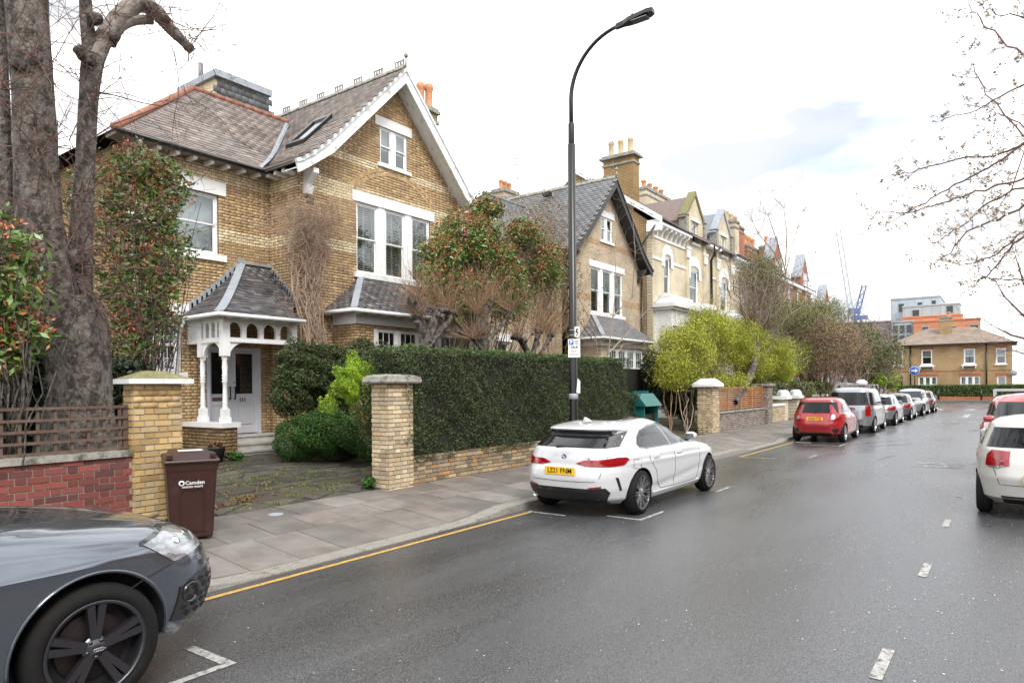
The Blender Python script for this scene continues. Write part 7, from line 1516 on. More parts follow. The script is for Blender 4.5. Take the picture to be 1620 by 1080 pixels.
def wheel(parent, x, y, r, w, rimr, sd, style, rimmat):
    """outer face at y, axle along y"""
    yc = y-sd*w/2; m = MB(); h = w/2
    prof = [(rimr-.01, -h+.03), (rimr+.01, -h+.006), (rimr+.035, -h), (r-.045, -h+.004), (r-.012, -h+.022), (r, -h+.05), (r, h-.05), (r-.012, h-.022), (r-.045, h-.004), (rimr+.035, h), (rimr+.01, h-.006), (rimr-.01, h-.03)]
    m.lathe(prof, (x, yc, r), axis='y', n=56); t = m.build('wheel', 'rubber', parent)
    yo = lambda d: y-sd*d            # depth d inwards from the outer face
    m = MB(); q = [(rimr+.004, yo(.006)), (rimr-.006, yo(.0)), (rimr-.018, yo(.008)), (rimr-.022, yo(.06)), (rimr-.05, yo(w-.03))]; q = [(a, b) for a, b in q]
    m.lathe(q, (x, 0, r), axis='y', n=56); m.build('rim_ring', 'rimdark' if style == 'multi' else rimmat, t)
    m = MB(); m.lathe([(rimr-.03, yo(.12)), (0, yo(.12))], (x, 0, r), axis='y', n=32); m.build('rim_back', 'matblack', t)
    m = MB(); m.lathe([(rimr*.72, yo(.105)), (rimr*.70, yo(.10)), (.06, yo(.10))], (x, 0, r), axis='y', n=32); m.build('brake_disc', 'disc', t)
    def spoke(m, a, r0, r1, w0, w1, d0, d1, th=.03, da=0):
        a2 = a+da; c0 = Vector((math.cos(a), 0, math.sin(a))); c1 = Vector((math.cos(a2), 0, math.sin(a2))); p0 = Vector((x, 0, r))+c0*r0; p1 = Vector((x, 0, r))+c1*r1; t_ = (p1-p0).normalized(); s_ = Vector((-t_.z, 0, t_.x)); P = []
        for dd in (th, 0):
            for p, w_, d in ((p0, w0, d0), (p1, w1, d1)):
                for e in (-1, 1): P.append(Vector((p.x, yo(d+dd), p.z))+s_*w_*e*(1 if dd == 0 else 1.25))
        m.hexa([P[0], P[1], P[3], P[2], P[4], P[5], P[7], P[6]])
    sp_ = []
    if style == 'fivedouble':
        for k in range(5):
            a = R(90+72*k)
            for e in (-1, 1): sp_.append((a+e*.20, .055, rimr-.012, .017, .023, .028, .008, .035, -e*.075))
            m = MB(); spoke(m, a, .05, rimr*.42, .02, .012, .03, .028); m.build('spoke', rimmat, t)
    elif style == 'multi':
        for k in range(5):
            a = R(90+72*k)
            for e in (-1, 1): sp_ += [(a+e*.10, .05, rimr-.008, .006, .0055, .03, .004, .02, e*.12), (a+e*.34, .05, rimr-.008, .005, .005, .034, .006, .02, e*.10)]
    elif style == 'seven': sp_ = [(R(90+360*k/7), .05, rimr-.01, .022, .016, .025, .008, .03, 0) for k in range(7)]
    else: sp_ = [(R(90+36*k), .05, rimr-.01, .014, .012, .025, .008, .03, 0) for k in range(10)]
    for (a, r0, r1, w0, w1, d0, d1, th, da) in sp_: m = MB(); spoke(m, a, r0, r1, w0, w1, d0, d1, th, da); m.build('spoke', rimmat, t)
    m = MB(); m.lathe([(0, yo(.018)), (.032, yo(.018)), (.038, yo(.024)), (.06, yo(.03)), (.075, yo(.045))], (x, 0, r), axis='y', n=24); hb = m.build('hub_cap', rimmat, t)
    for k in range(5):
        a = R(54+72*k); m = MB(); m.lathe([(0, yo(.02)), (.012, yo(.022)), (.012, yo(.05))], (x+.052*math.cos(a), 0, r+.052*math.sin(a)), axis='y', n=8); m.build('wheel_nut', 'rimdark', hb)
def number_plate(car, txt, x, y, z, w=.52, h=.111, yellow=True, tilt=0., sx=1, facing=-1):
    c = Vector((x, y, z)); m = MB(); n = Vector((facing, 0, 0)); m.box(x-.004, x+.004, y-w/2, y+w/2, z-h/2, z+h/2); p = m.build('number_plate', 'plateyellow' if yellow else 'platewhite', car.root)
    car.root['_local'] = 1
    F2 = frame((0, facing, 0), (0, 0, 1)); text_mesh(txt, h*.98, 'lettering', 'ink', p, (x+facing*.006, y, z+.0), F2, ext=.001, bold=.0012*h/.111, sx=.92)
    return p
def grp(c, x, y, rz=0.):
    c.root.location = (x, y, 0); c.root.rotation_euler = (0, 0, rz)
    if '_local' in c.root: del c.root['_local']
M['p_white'] = paint('white_car_paint', (.56, .575, .60)); M['p_cream'] = paint('warm_white_car_paint', (.52, .515, .49)); M['p_grey'] = paint('dark_grey_metallic_paint', (.13, .15, .18), .7, .15)
M['p_red'] = paint('red_car_paint', (.31, .004, .010)); M['p_silver'] = paint('silver_car_paint', (.34, .36, .39), .7, .28); M['p_dark'] = paint('dark_silver_car_paint', (.14, .145, .155), .6, .3); M['p_rose'] = paint('faded_red_car_paint', (.40, .05, .06), .2, .3)
# --- white hatchback, five doors, rear to us
c = Car('white five door hatchback with yellow plate LS21 FNM parked beneath the street lamp', 'car', 'p_white',
    rear=[(.20, .34), (.28, .10), (.42, .03), (.60, .0), (.70, .02), (.78, .075), (.86, .085), (1.0, .13), (1.04, .18), (1.24, .52), (1.262, .55), (1.275, .44), (1.31, .42), (1.345, .60), (1.375, .90), (1.405, 1.35), (1.428, 1.9), (1.435, 2.05)],
    front=[(.20, 4.3), (.28, 4.50), (.5, 4.60), (.66, 4.58), (.76, 4.48), (.85, 4.24), (.92, 3.85), (.98, 3.40), (1.0, 3.28), (1.1, 3.04), (1.25, 2.68), (1.34, 2.42), (1.39, 2.24), (1.415, 2.16), (1.43, 2.10), (1.435, 2.06)],
    width=[(.20, .80), (.28, .86), (.45, .895), (.66, .905), (.78, .90), (.88, .885), (.95, .845), (1.0, .815), (1.15, .755), (1.26, .695), (1.31, .66), (1.35, .60), (1.385, .51), (1.412, .37), (1.428, .20), (1.435, .03)],
    axles=(.92, 3.76), wr=.335, tw=.225, arch=.045, crease=[((.80, .74), .014, .03, .3, 4.2), ((.36, .50), -.022, .06, 1.3, 3.3)], nr=(4.6, 4.2), nf=(4.8, 3.4))
bmw = c
WR = ('wrap', .9, 0)
# roof spoiler side fins + rear glass
c.decal('rear_window', 'carglass', [(-.60, 1.035), (.60, 1.035), (.535, 1.20), (-.535, 1.20)], ('rear',), off=.006)
c.decal('black_spoiler_edge', 'gloss', [(-.55, 1.205), (.55, 1.205), (.60, 1.268), (-.60, 1.268)], ('rear',), off=.004)
for sd in (1, -1): c.decal('window_fin', 'gloss', [(sd*.595, 1.03), (sd*.715, 1.05), (sd*.66, 1.262), (sd*.53, 1.205)], ('rear',), off=.003)
m = MB(); m.tube([(.02, .08, 1.055), (.04, -.20, 1.07)], [.02, .008], 8); m.build('rear_wiper', 'plastic', c.root)
c.seg_line('tailgate_seam', [(-.64, 1.02), (-.66, .92), (-.60, .62), (-.52, .56), (0, .55), (.52, .56), (.60, .62), (.66, .92), (.64, 1.02)], both=False, kind=('rear',))
# lamps wrap round the corners: angle measured at (0.9,0)
for sg in (1, -1):
    a = lambda d: 180+sg*d
    l = c.decal('tail_lamp', 'redlamp', [(a(24), .785), (a(37), .875), (a(55), .90), (a(66), .895), (a(70), .86), (a(62), .79), (a(42), .765)], WR, off=.010, th=.02)
    l2 = c.decal('tail_lamp_inner', 'redlamp', [(a(15), .815), (a(23.5), .865), (a(35.5), .872), (a(36), .77), (a(24), .775)], WR, off=.009, th=.02)
    c.decal('lamp_strip', 'reddark', [(a(38), .80), (a(52), .83), (a(64), .86), (a(62), .835), (a(50), .80), (a(40), .782)], WR, off=.013, th=.004, parent=l)
    c.decal('reflector', 'reddark', [(a(27), .475), (a(38), .50), (a(38), .475), (a(28), .45)], WR, off=.008)
    c.decal('bumper_slot', 'gloss', [(a(51), .62), (a(54), .615), (a(59), .42), (a(56), .42)], WR, off=.006)
c.decal('rear_diffuser', 'plastic', [(-.66, .47), (-.40, .455), (.40, .455), (.66, .47), (.70, .40), (.60, .215), (-.60, .215), (-.70, .40)], ('rear',), off=.008)
c.decal('diffuser_gloss', 'gloss', [(-.45, .44), (.45, .44), (.40, .41), (-.40, .41)], ('rear',), off=.014)
for k in (.62,): m = MB(); m.lathe([(.0, .04), (.03, .04), (.036, -.02), (.042, -.02), (.042, .08)], (c.ray(('rear',), .56, .30)[0].x+.0, .56, .30), axis='x', n=16); m.build('exhaust_tip', 'chrome', c.root)
h_, _n = c.ray(('rear',), 0, .70); number_plate(c, 'LS21 FNM', min(c.ray(('rear',), 0, .70)[0].x, c.ray(('rear',), 0, .65)[0].x)-.012, .02, .70)
m = MB(); bx_ = c.ray(('rear',), 0, .90)[0].x-.004; m.lathe([(0, -.006), (.037, -.006), (.041, 0), (.041, .004)], (bx_, .0, .90), axis='x', n=24); bd = m.build('badge', 'gloss', c.root)
for (t0, t1, mt) in ((0, 90, 'blueink'), (90, 180, 'signwhite'), (180, 270, 'blueink'), (270, 360, 'signwhite')):
    m = MB(); m.prism([(0, 0)]+[(.025*math.cos(R(t)), .025*math.sin(R(t))) for t in np.linspace(t0, t1, 6)], (0, .002), lambda u, v, d: (bx_-.0065-d, -u, .90+v)); m.build('badge_quarter', mt, bd)
h_, _n = c.ray(('rear',), -.40, .885); c.root['_local'] = 1; text_mesh('118i', .05, 'lettering', 'chrome', c.root, (h_.x-.003, -.40, .885), frame((0, -1, 0), (0, 0, 1)), ext=.002, bold=.001)
DLO = [(.93, 1.06), (1.02, 1.17), (1.20, 1.26), (1.6, 1.325), (2.05, 1.335), (2.42, 1.28), (2.8, 1.17), (3.17, 1.01), (3.18, .98), (2.2, .965), (1.2, .975), (.98, 1.0)]
for sd in (1, -1):
    k_ = ('side', sd)
    c.decal('window_surround', 'gloss', DLO, k_, off=.004)
    c.decal('quarter_window', 'carglass', [(.96, 1.06), (1.04, 1.16), (1.2, 1.24), (1.28, 1.26), (1.50, .99), (1.2, .995), (1.0, 1.02)], k_, off=.007)
    c.decal('rear_door_window', 'carglass', [(1.31, 1.265), (1.6, 1.30), (1.88, 1.31), (2.08, .985), (1.53, .99)], k_, off=.007)
    c.decal('front_door_window', 'carglass', [(1.98, 1.31), (2.1, 1.31), (2.42, 1.255), (2.8, 1.14), (2.98, 1.06), (3.0, .99), (2.16, .985)], k_, off=.007)
    for xh in (1.42, 2.32):
        h_, n_ = c.ray(k_, xh, .84); m = MB(); m.box(xh-.10, xh+.10, min(h_.y, h_.y+sd*.028), max(h_.y, h_.y+sd*.028), .825, .852); o = m.build('door_handle', 'p_white', c.root)
c.seg_line('door_seam', [(2.12, .97), (2.13, .6), (2.13, .30)]); c.seg_line('door_seam', [(1.16, .98), (1.20, .80), (1.40, .62), (1.46, .45), (1.62, .32), (2.13, .30)]); c.seg_line('door_seam', [(3.18, .96), (3.24, .8), (3.22, .5), (3.12, .30), (2.13, .30)]); c.seg_line('fuel_flap', [(.86, .84), (.70, .85), (.68, .72), (.88, .70), (.90, .83)])
c.mirrorpoly('sill', 'p_white', [(1.36, .21), (3.28, .21), (3.28, .29), (1.34, .29)], off=.018, th=.02)
c.decal('windscreen', 'carglass', [(-.60, 1.05), (.60, 1.05), (.48, 1.33), (-.48, 1.33)], ('front',), off=.005)
for sg in (1, -1): c.decal('headlamp', 'clearlamp', [(sg*48, .70), (sg*22, .66), (sg*22, .76), (sg*46, .82)], ('wrap', 3.6, 0), off=.006)
m = MB(); m.hexa([(.72, -.025, 1.40), (.9, -.03, 1.40), (.9, .03, 1.40), (.72, .025, 1.40), (.70, -.004, 1.465), (.76, -.006, 1.465), (.76, .006, 1.465), (.70, .004, 1.465)]); m.build('shark_fin', 'p_white', c.root)
c.mirrors(2.98, 1.045, 'p_white'); c.wheels('multi', .258, 'rimsilver', -.005)
c.decal('sunroof', 'gloss', [(1.2, -.4), (2.2, -.38), (2.2, .38), (1.2, .4)], ('top',), off=.004, step=.08)
grp(c, 8.62, 5.42)
# --- dark grey SUV nose at the left edge
c = Car('dark grey metallic SUV filling the lower left corner', 'car', 'p_grey',
    rear=[(.22, .3), (.3, .1), (.5, .02), (.7, 0), (.95, .08), (1.1, .16), (1.4, .5), (1.5, .55), (1.6, .8), (1.64, 1.3), (1.65, 1.6)],
    front=[(.22, 4.36), (.28, 4.53), (.40, 4.67), (.55, 4.72), (.72, 4.71), (.84, 4.66), (.94, 4.55), (1.02, 4.42), (1.08, 4.16), (1.13, 3.80), (1.17, 3.40), (1.19, 3.2), (1.3, 2.85), (1.5, 2.4), (1.6, 2.1), (1.635, 1.9), (1.65, 1.7)],
    width=[(.22, .84), (.30, .90), (.5, .935), (.75, .95), (.90, .945), (.99, .91), (1.06, .86), (1.15, .80), (1.3, .74), (1.5, .66), (1.58, .58), (1.63, .4), (1.65, .05)],
    axles=(.95, 3.77), wr=.385, tw=.255, arch=.07, crease=[((.86, .90), .016, .035, .4, 4.15), (.5, -.02, .08, 1.4, 3.2)], nf=(5.2, 3.2), smooth=.03)
q5 = c
for sg in (1, -1):
    hw = ('wrap', 3.55, 0); a = lambda d: sg*d
    hl = c.decal('headlamp', 'clearlamp', [(a(59), .945), (a(42), 1.005), (a(33), .985), (a(28), .90), (a(36), .845), (a(50), .80)], hw, off=.008, th=.02)
    c.decal('headlamp_rim', 'gloss', [(a(60), .94), (a(59), .965), (a(42), 1.02), (a(33), 1.0), (a(33), .985), (a(42), 1.005), (a(58.5), .947)], hw, off=.010)
    c.decal('light_bar', 'rimsilver', [(a(52), .865), (a(49), .835), (a(36), .875), (a(31), .93), (a(33), .93), (a(37.5), .89)], hw, off=.012, th=.004, parent=hl)
    for d_, z_ in ((46, .925), (38, .945)):
        h_, n_ = c.ray(hw, a(d_), z_); m = MB(); t = n_.to_track_quat('Z', 'Y').to_matrix(); m.lathe([(.026, .004), (.030, .008), (.022, .009), (0, .010)], (0, 0, 0), n=18); m.v = [tuple(h_+t@Vector(v)) for v in m.v]; m.build('projector', 'chrome', hl)
    c.decal('corner_grille', 'gloss', [(a(48), .62), (a(34), .72), (a(26), .70), (a(22), .42), (a(40), .36), (a(50), .40)], hw, off=.010)
    for j in range(5):
        for i in range(5):
            aa, zz = a(44-i*4.4+(j % 2)*2.2), .42+j*.052
            if zz < .66: c.decal('grille_cell', 'plastic', [(aa-1.5, zz), (aa, zz+.02), (aa+1.5, zz), (aa, zz-.02)], hw, off=.016, th=.006, step=9)
    h_, n_ = c.ray(hw, a(44), .56); m = MB(); t = n_.to_track_quat('Z', 'Y').to_matrix(); m.lathe([(.070, .0), (.070, .020), (.060, .020), (.056, .008), (0, .004)], (0, 0, 0), n=26); m.v = [tuple(h_+t@Vector(v)) for v in m.v]; m.build('fog_lamp', 'gloss', c.root)
    c.decal('bumper_lip', 'p_dark', [(a(54), .335), (a(30), .30), (a(10), .30), (a(10), .27), (a(30), .27), (a(54), .30)], hw, off=.012, th=.02)
    c.seg_line('bumper_seam', [(a(51), .79), (a(60), .74), (a(70), .66)], both=False, kind=hw)
c.decal('grille', 'gloss', [(-.52, .92), (.52, .92), (.42, .45), (-.42, .45)], ('front',), off=.01)
c.decal('windscreen', 'carglass', [(-.66, 1.18), (.66, 1.18), (.52, 1.54), (-.52, 1.54)], ('front',), off=.006)
c.mirrorpoly('side_window', 'carglass', [(.7, 1.15), (.95, 1.42), (2.0, 1.5), (2.6, 1.38), (3.1, 1.14), (1.2, 1.10)], off=.006)
# arch lip
for sd in (1, -1):
    pts = []
    for t in np.linspace(R(-8), R(188), 34):
        x = 3.77+.462*math.cos(t); z = .385+.462*math.sin(t)
        if z < .26: continue
        h_, n_ = c.ray(('side', sd), x, z); pts.append(h_+Vector((0, sd*.004, 0)))
    m = MB(); m.tube(pts, .009, 8); m.build('arch_lip', 'p_grey', c.root)
    m = MB(); m.lathe([(.452, -.28), (.450, .0)], (3.77, sd*.66, .385), axis='y', n=40); 
c.seg_line('door_seam', [(3.02, 1.08), (3.05, .6), (3.0, .35)]); c.wheels('fivedouble', .285, 'rimdark', .0)
m = MB(); 
for k in (-.045, -.015, .015, .045): m.lathe([(.007, -.953), (.009, -.955), (.011, -.953)], (3.77+k*.42, 0.0, .385), axis='y', n=14)
m.build('badge', 'rimsilver', c.root)
c.mirrors(2.95, 1.2, 'p_grey'); grp(c, -1.92, 5.42)
# --- generic builder for the rest of the parked row
def simple_car(label, cat, paintm, L_, Wd, H_, kind, x, y, flip=False, plate=None, wr=.32, tail='side', style='ten', rimmat='rimsilver', rack=False, group='cars parked along the kerb', belt=.62, platez=.60):
    w = Wd/2; B = belt*H_; ro, fo = .72, .78
    if kind == 'van': rp = [(.22, .2), (.3, .05), (.55, .0), (.9, .03), (B, .06), (H_*.93, .22), (H_*.97, .34), (H_*.99, .6), (H_, 1.4)]
    elif kind == 'saloon': rp = [(.2, .3), (.3, .08), (.6, .0), (.85, .05), (B, .20), (B+.03, .50), (B+.25, .95), (H_*.96, 1.35), (H_*.99, 1.7), (H_, 2.1)]
    else: rp = [(.2, .3), (.3, .08), (.6, .0), (.8, .05), (B, .15), (H_*.90, .45), (H_*.93, .46), (H_*.97, .62), (H_*.99, 1.1), (H_, 1.8)]
    nose = .80 if kind in ('suv', 'van') else .72
    fp = [(rp[0][0], L_-.3), (.3, L_-.12), (.55, L_), (nose*.95, L_-.05), (nose+.07, L_-.22), (B-.02, L_-.95 if kind != 'van' else L_-.65), (B+.03, L_-1.2 if kind != 'van' else L_-.85), (H_*.90, L_-1.85 if kind != 'van' else L_-1.4), (H_*.965, L_-2.1 if kind != 'van' else L_-1.7), (H_*.99, L_-2.35), (H_, 1.95)]
    if kind == 'saloon': fp[-1] = (H_, 2.2)
    k = .9 if kind == 'van' else .82
    wp_ = [(rp[0][0], w-.1), (.3, w-.03), (.6, w), (B-.1, w-.01), (B, w*.955), (B+.15, w*(k+.06)), (H_*.90, w*(k-.04)), (H_*.955, w*(k-.14)), (H_*.985, w*.42), (H_, .04)]
    c = Car(label, cat, paintm, rp, fp, wp_, (ro+.05, L_-fo-.05), wr, .2, group=group, arch=.04, crease=[(B-.14, .010, .03, .3, L_-.5)], zb=B, nr=(5, 4.5) if kind == 'van' else (4.2, 4), levels=60)
    R0 = ('rear',); zt = H_*.88
    ww = w*.80
    c.decal('rear_window', 'carglass', [(-ww, B+.04), (ww, B+.04), (ww*.86, zt), (-ww*.86, zt)], R0, off=.006)
    c.decal('windscreen', 'carglass', [(-ww*.92, B+.08), (ww*.92, B+.08), (ww*.78, zt+.02), (-ww*.78, zt+.02)], ('front',), off=.006)
    x0 = .55 if kind != 'saloon' else 1.15
    xe = L_-1.35 if kind != 'van' else L_-1.15
    for sd in (1, -1):
        kd = ('side', sd)
        if kind == 'van': segs = [[(.35, B+.05), (.45, zt-.02), (xe-1.95, zt-.02), (xe-1.95, B+.05)], [(xe-1.85, B+.05), (xe-1.85, zt-.02), (xe-.95, zt-.02), (xe-.95, B+.05)], [(xe-.87, B+.04), (xe-.87, zt-.02), (xe-.45, zt-.06), (xe+.05, B+.12), (xe+.08, B+.04)]]
        else:
            m1 = (x0+xe)/2-.1; segs = [[(x0+.05, B+.06), (x0+.32, zt-.05), (m1-.05, zt), (m1+.0, B+.05)], [(m1+.05, B+.05), (m1+.02, zt), (xe-.75, zt-.03), (xe-.1, B+.10), (xe, B+.04)]]
        for s_ in segs: c.decal('side_window', 'carglass', s_, kd, off=.006)
        for xh in (L_*.42, L_*.62):
            h_, n_ = c.ray(kd, xh, B-.09); m = MB(); m.box(xh-.09, xh+.09, min(h_.y-.002, h_.y+sd*.024), max(h_.y+.002, h_.y+sd*.024), B-.105, B-.078); m.build('door_handle', paintm if kind != 'van' else 'plastic', c.root)
    c.seg_line('door_seam', [(L_*.55, B), (L_*.555, .5), (L_*.55, .3)]); c.seg_line('door_seam', [(xe+.02, B), (xe+.08, .6), (xe, .3), (L_*.3+.2, .3)])
    for sg in (1, -1):
        a = lambda d: 180+sg*d; TW = ('wrap', w, 0)
        if tail == 'side': c.decal('tail_lamp', 'redlamp', [(a(30), B-.20), (a(38), B-.06), (a(75), B-.05), (a(85), B-.12), (a(60), B-.22)], TW, off=.008)
        elif tail == 'tall': c.decal('tail_lamp', 'redlamp', [(a(38), B-.38), (a(38), B+.02), (a(52), B+.02), (a(52), B-.38)], TW, off=.010)
        elif tail == 'jazz':
            c.decal('tail_lamp', 'redlamp', [(a(28), B-.21), (a(34), B-.02), (a(40), B+.30), (a(47), B+.32), (a(52), B+.02), (a(62), B-.10), (a(42), B-.22)], TW, off=.010)
            c.decal('reversing_lamp', 'clearlamp', [(a(33), B-.17), (a(36), B-.05), (a(43), B-.04), (a(41), B-.16)], TW, off=.014)
        elif tail == 'polo':
            l = c.decal('tail_lamp', 'redlamp', [(a(27.5), B-.21), (a(30), B-.01), (a(46), B-.0), (a(50), B-.06), (a(50), B-.22), (a(37), B-.235)], TW, off=.010)
            c.decal('lamp_roundel', 'reddark', [(a(38+4.5*math.cos(t)), B-.085+.05*math.sin(t)) for t in np.linspace(0, 6.1, 14)], TW, off=.014, th=.006, parent=l); c.decal('reversing_strip', 'clearlamp', [(a(30), B-.205), (a(46), B-.225), (a(46), B-.24), (a(36), B-.245)], TW, off=.012, parent=l)
        fw = ('wrap', L_-w, 0); c.decal('headlamp', 'clearlamp', [(sg*62, nose-.04), (sg*30, nose-.10), (sg*28, nose), (sg*55, nose+.06)], fw, off=.006)
    c.decal('front_grille', 'gloss', [(-.42, nose-.08), (.42, nose-.08), (.36, .38), (-.36, .38)], ('front',), off=.008); c.decal('lower_bumper', 'plastic', [(-.6*w, .34), (.6*w, .34), (.55*w, .22), (-.55*w, .22)], R0, off=.008)
    c.seg_line('tailgate_seam', [(-w*.72, B), (-w*.72, B-.2), (-w*.62, .50), (w*.62, .50), (w*.72, B-.2), (w*.72, B)], both=False, kind=R0)
    m = MB(); h_, _n = c.ray(R0, 0, B+.06); m.tube([(h_.x-.015, .05, B+.04), (h_.x+.0, -.25, B+.07)], [.018, .008], 6); m.build('rear_wiper', 'plastic', c.root)
    if plate: h_, _n = c.ray(R0, 0, platez); number_plate(c, plate, h_.x-.01, 0, platez)
    if flip: h_, _n = c.ray(('front',), 0, .45); number_plate(c, plate or 'LR17 KXB', h_.x+.012, 0, .45, yellow=False, facing=1)
    c.mirrors(xe-.12, B+.10, paintm if kind != 'van' else 'plastic'); c.wheels(style, wr-.085, rimmat, .01)
    if rack:
        for xx in (1.0, 2.2, 3.2): m = MB(); m.bar((xx, -w*.72, H_+.07), (xx, w*.72, H_+.07), .035); m.bar((xx, -w*.70, H_-.06), (xx, -w*.70, H_+.07), .03); m.bar((xx, w*.70, H_-.06), (xx, w*.70, H_+.07), .03); m.build('roof_bar', 'rimsilver', c.root)
    grp(c, x, y, math.pi if flip else 0); return c
jz = simple_car('small red hatchback with yellow plate, first of the cars past the driveway', 'car', 'p_red', 3.95, 1.70, 1.53, 'hatch', 24.35, 5.32, plate='LD66 TZJ', wr=.31, tail='jazz', platez=.80)
R0 = ('rear',)
for s_ in (1, -1): jz.decal('bumper_vent', 'plastic', [(s_*.50, .46), (s_*.70, .48), (s_*.66, .33), (s_*.56, .33)], R0, off=.008)
h_, _n = jz.ray(R0, 0, .93); m = MB(); m.lathe([(.0, -.012), (.05, -.01), (.05, 0)], (h_.x, 0, .93), axis='x', n=12); m.build('badge', 'chrome', jz.root)
van = simple_car('silver van with roof bars parked in front of the red hatchback', 'van', 'p_silver', 4.6, 1.80, 1.84, 'van', 29.7, 5.25, tail='tall', rack=True, wr=.33, belt=.58)
m = MB(); m.bar((1.2, .55, 1.98), (4.2, .55, 1.96), .09, .07); m.bar((1.2, .25, 1.97), (4.0, .25, 1.95), .05, .05); m.v = [(x+29.7, y+5.25, z) for x, y, z in m.v]; tag(m.build('roof_load', 'rimsilver'), 'pale tubes lying on the roof bars of the silver van', 'tubes')
m = MB(); m.lathe([(0, .0), (.25, .0), (.22, .12), (.1, .2), (0, .22)], (33.2, 5.3, 1.93), n=14); tag(m.build('roof_sign', 'signwhite'), 'white domed roof sign on the front of the silver van', 'roof sign')
simple_car('silver estate car parked directly ahead of the van', 'car', 'p_silver', 4.4, 1.80, 1.50, 'hatch', 35.6, 5.2, wr=.33)
simple_car('dark silver hatchback fourth in the parked row', 'car', 'p_dark', 4.4, 1.78, 1.46, 'hatch', 41.2, 5.15, wr=.33)
simple_car('blue grey SUV parked facing the camera behind the dark hatchback', 'car', 'p_silver', 4.4, 1.90, 1.64, 'suv', 51.2, 5.1, flip=True, plate='LR17 KXB', wr=.36)
simple_car('small dark car last in the row before the junction', 'car', 'p_dark', 4.2, 1.78, 1.50, 'hatch', 52.6, 5.0, wr=.33)
po = simple_car('warm white hatchback with square red tail lamp cut by the right edge', 'car', 'p_cream', 3.97, 1.70, 1.47, 'hatch', 11.88, -.38, plate='LK60 VDM', wr=.31, tail='polo', platez=.60, belt=.665)
po.root['_local'] = 1; h_, _n = po.ray(R0, .42, .83); text_mesh('POLO', .062, 'lettering', 'rimdark', po.root, (h_.x-.004, .42, .80), frame((0, -1, 0), (0, 0, 1)), ext=.002, sx=1.25)
m = MB(); m.lathe([(.0, .05), (.026, .05), (.032, -.03), (.038, -.03), (.038, .08)], (po.ray(R0, .42, .30)[0].x, .42, .30), axis='x', n=16); m.build('exhaust_tip', 'rimdark', po.root)
m = MB(); m.hexa([(.55, -.02, 1.42), (.75, -.02, 1.42), (.75, .02, 1.42), (.55, .02, 1.42), (.56, -.006, 1.50), (.66, -.006, 1.50), (.66, .006, 1.50), (.56, .006, 1.50)]); m.build('aerial', 'p_cream', po.root); del po.root['_local']
rs_ = simple_car('faded red SUV with roof rails parked facing us behind the white hatchback', 'car', 'p_rose', 4.6, 1.88, 1.72, 'suv', 21.0, -.36, flip=True, plate='LJ12 WZB', wr=.36, group=None, rack=True)
# ------------------------------------------------------------------ the junction: corner house, modern blocks, cranes
M['farbrick'] = brickmat('far_yellow_brick', ((.40, .28, .14), (.33, .22, .11)), (.28, .20, .12), .075, .225, axis='x', msize=.008)
M['fartile'] = pm('far_brown_roof', (.24, .185, .15), .8, .25, 2, dirt=(.14, .12, .08), dscale=1.0)
M['panelgrey'] = pm('grey_cladding', (.36, .41, .44), .5, .05, 1, island=.3)
M['panelorange'] = pm('orange_cladding', (.52, .21, .11), .55, .05, 1, island=.3)
M['panelbuff'] = pm('buff_cladding', (.80, .50, .25), .55, .05, 1)
M['mauve'] = brickmat('mauve_brick', ((.30, .22, .25), (.25, .18, .21)), (.24, .19, .20), .3, .9, axis='x')
fh = thing('house', 'long low yellow brick house with hipped roof facing down the street', 'house', (91.5, 5.8, 0)); XF = 91.5; ff = lambda u, z, d: (XF-d, u, z)
FW = [(10.21, 11.16, 4.04, 5.8, 1), (7.29, 8.36, 4.11, 5.81, 1), (3.22, 4.27, 4.10, 5.78, 1), (.43, 1.34, 4.02, 5.75, 1), (6.83, 8.68, .9, 2.73, 3), (2.79, 4.63, .9, 2.73, 3), (.44, 1.26, .6, 2.7, 1)]
mb = MB(); wall_back(mb, [(-.1, -.2), (11.75, -.2), (11.75, 6.3), (-.1, 6.3)], [c[:4] for c in FW]+[(10.27, 10.9, .2, 2.75)], ff, (0, -.3)); mb.build('wall', 'farbrick', fh)
mb = MB(); mb.box(91.81, 99, -.1, .2, -.2, 6.3); mb.build('side_wall', 'farbrick', fh); mb = MB(); mb.box(91.81, 99, 11.45, 11.75, -.2, 6.3); mb.build('side_wall', 'farbrick', fh)
for (a, b, c, d, n) in FW:
    w = (b-a)/n
    for k in range(n): sash(fh, a+k*w, a+(k+1)*w, c, d, ff, .1, blind='curtain' if n == 3 else 'half', fw=.09, name='window')
    block(fh, 'red_lintel', 'redxx', a-.12, b+.12, d, d+.3, ff, (0, .02)); block(fh, 'sill', 'white', a-.1, b+.1, c-.14, c, ff, (0, .12))
for (a, b) in ((7.0, 8.6), (3.0, 4.5)):
    block(fh, 'balconette', 'white', a, b, 3.85, 3.97, ff, (0.12, .4))
    for q in (a+.12, b-.2): block(fh, 'bracket', 'white', q, q+.12, 3.6, 3.85, ff, (0, .3))
block(fh, 'doorway', 'glassdark', 10.27, 10.9, .2, 2.75, ff, (-.15, -.1)); block(fh, 'brick_band', 'redxx', -.1, 11.75, 3.3, 3.38, ff, (0, .03))
mb = MB(); e = [(91.05, -.55, 6.3), (91.05, 12.2, 6.3), (99.4, 12.2, 6.3), (99.4, -.55, 6.3)]; t0, t1 = (95.2, 3.4, 8.45), (95.2, 8.2, 8.45)
mb.add(e+[t0, t1], [(1, 0, 4, 5), (2, 1, 5), (3, 2, 5, 4), (0, 3, 4), (0, 1, 2, 3)]); mb.build('roof', 'fartile', fh)
mb = MB(); mb.bar((91.0, -.6, 6.32), (91.0, 12.25, 6.32), .12, .16); mb.build('gutter', 'black', fh)
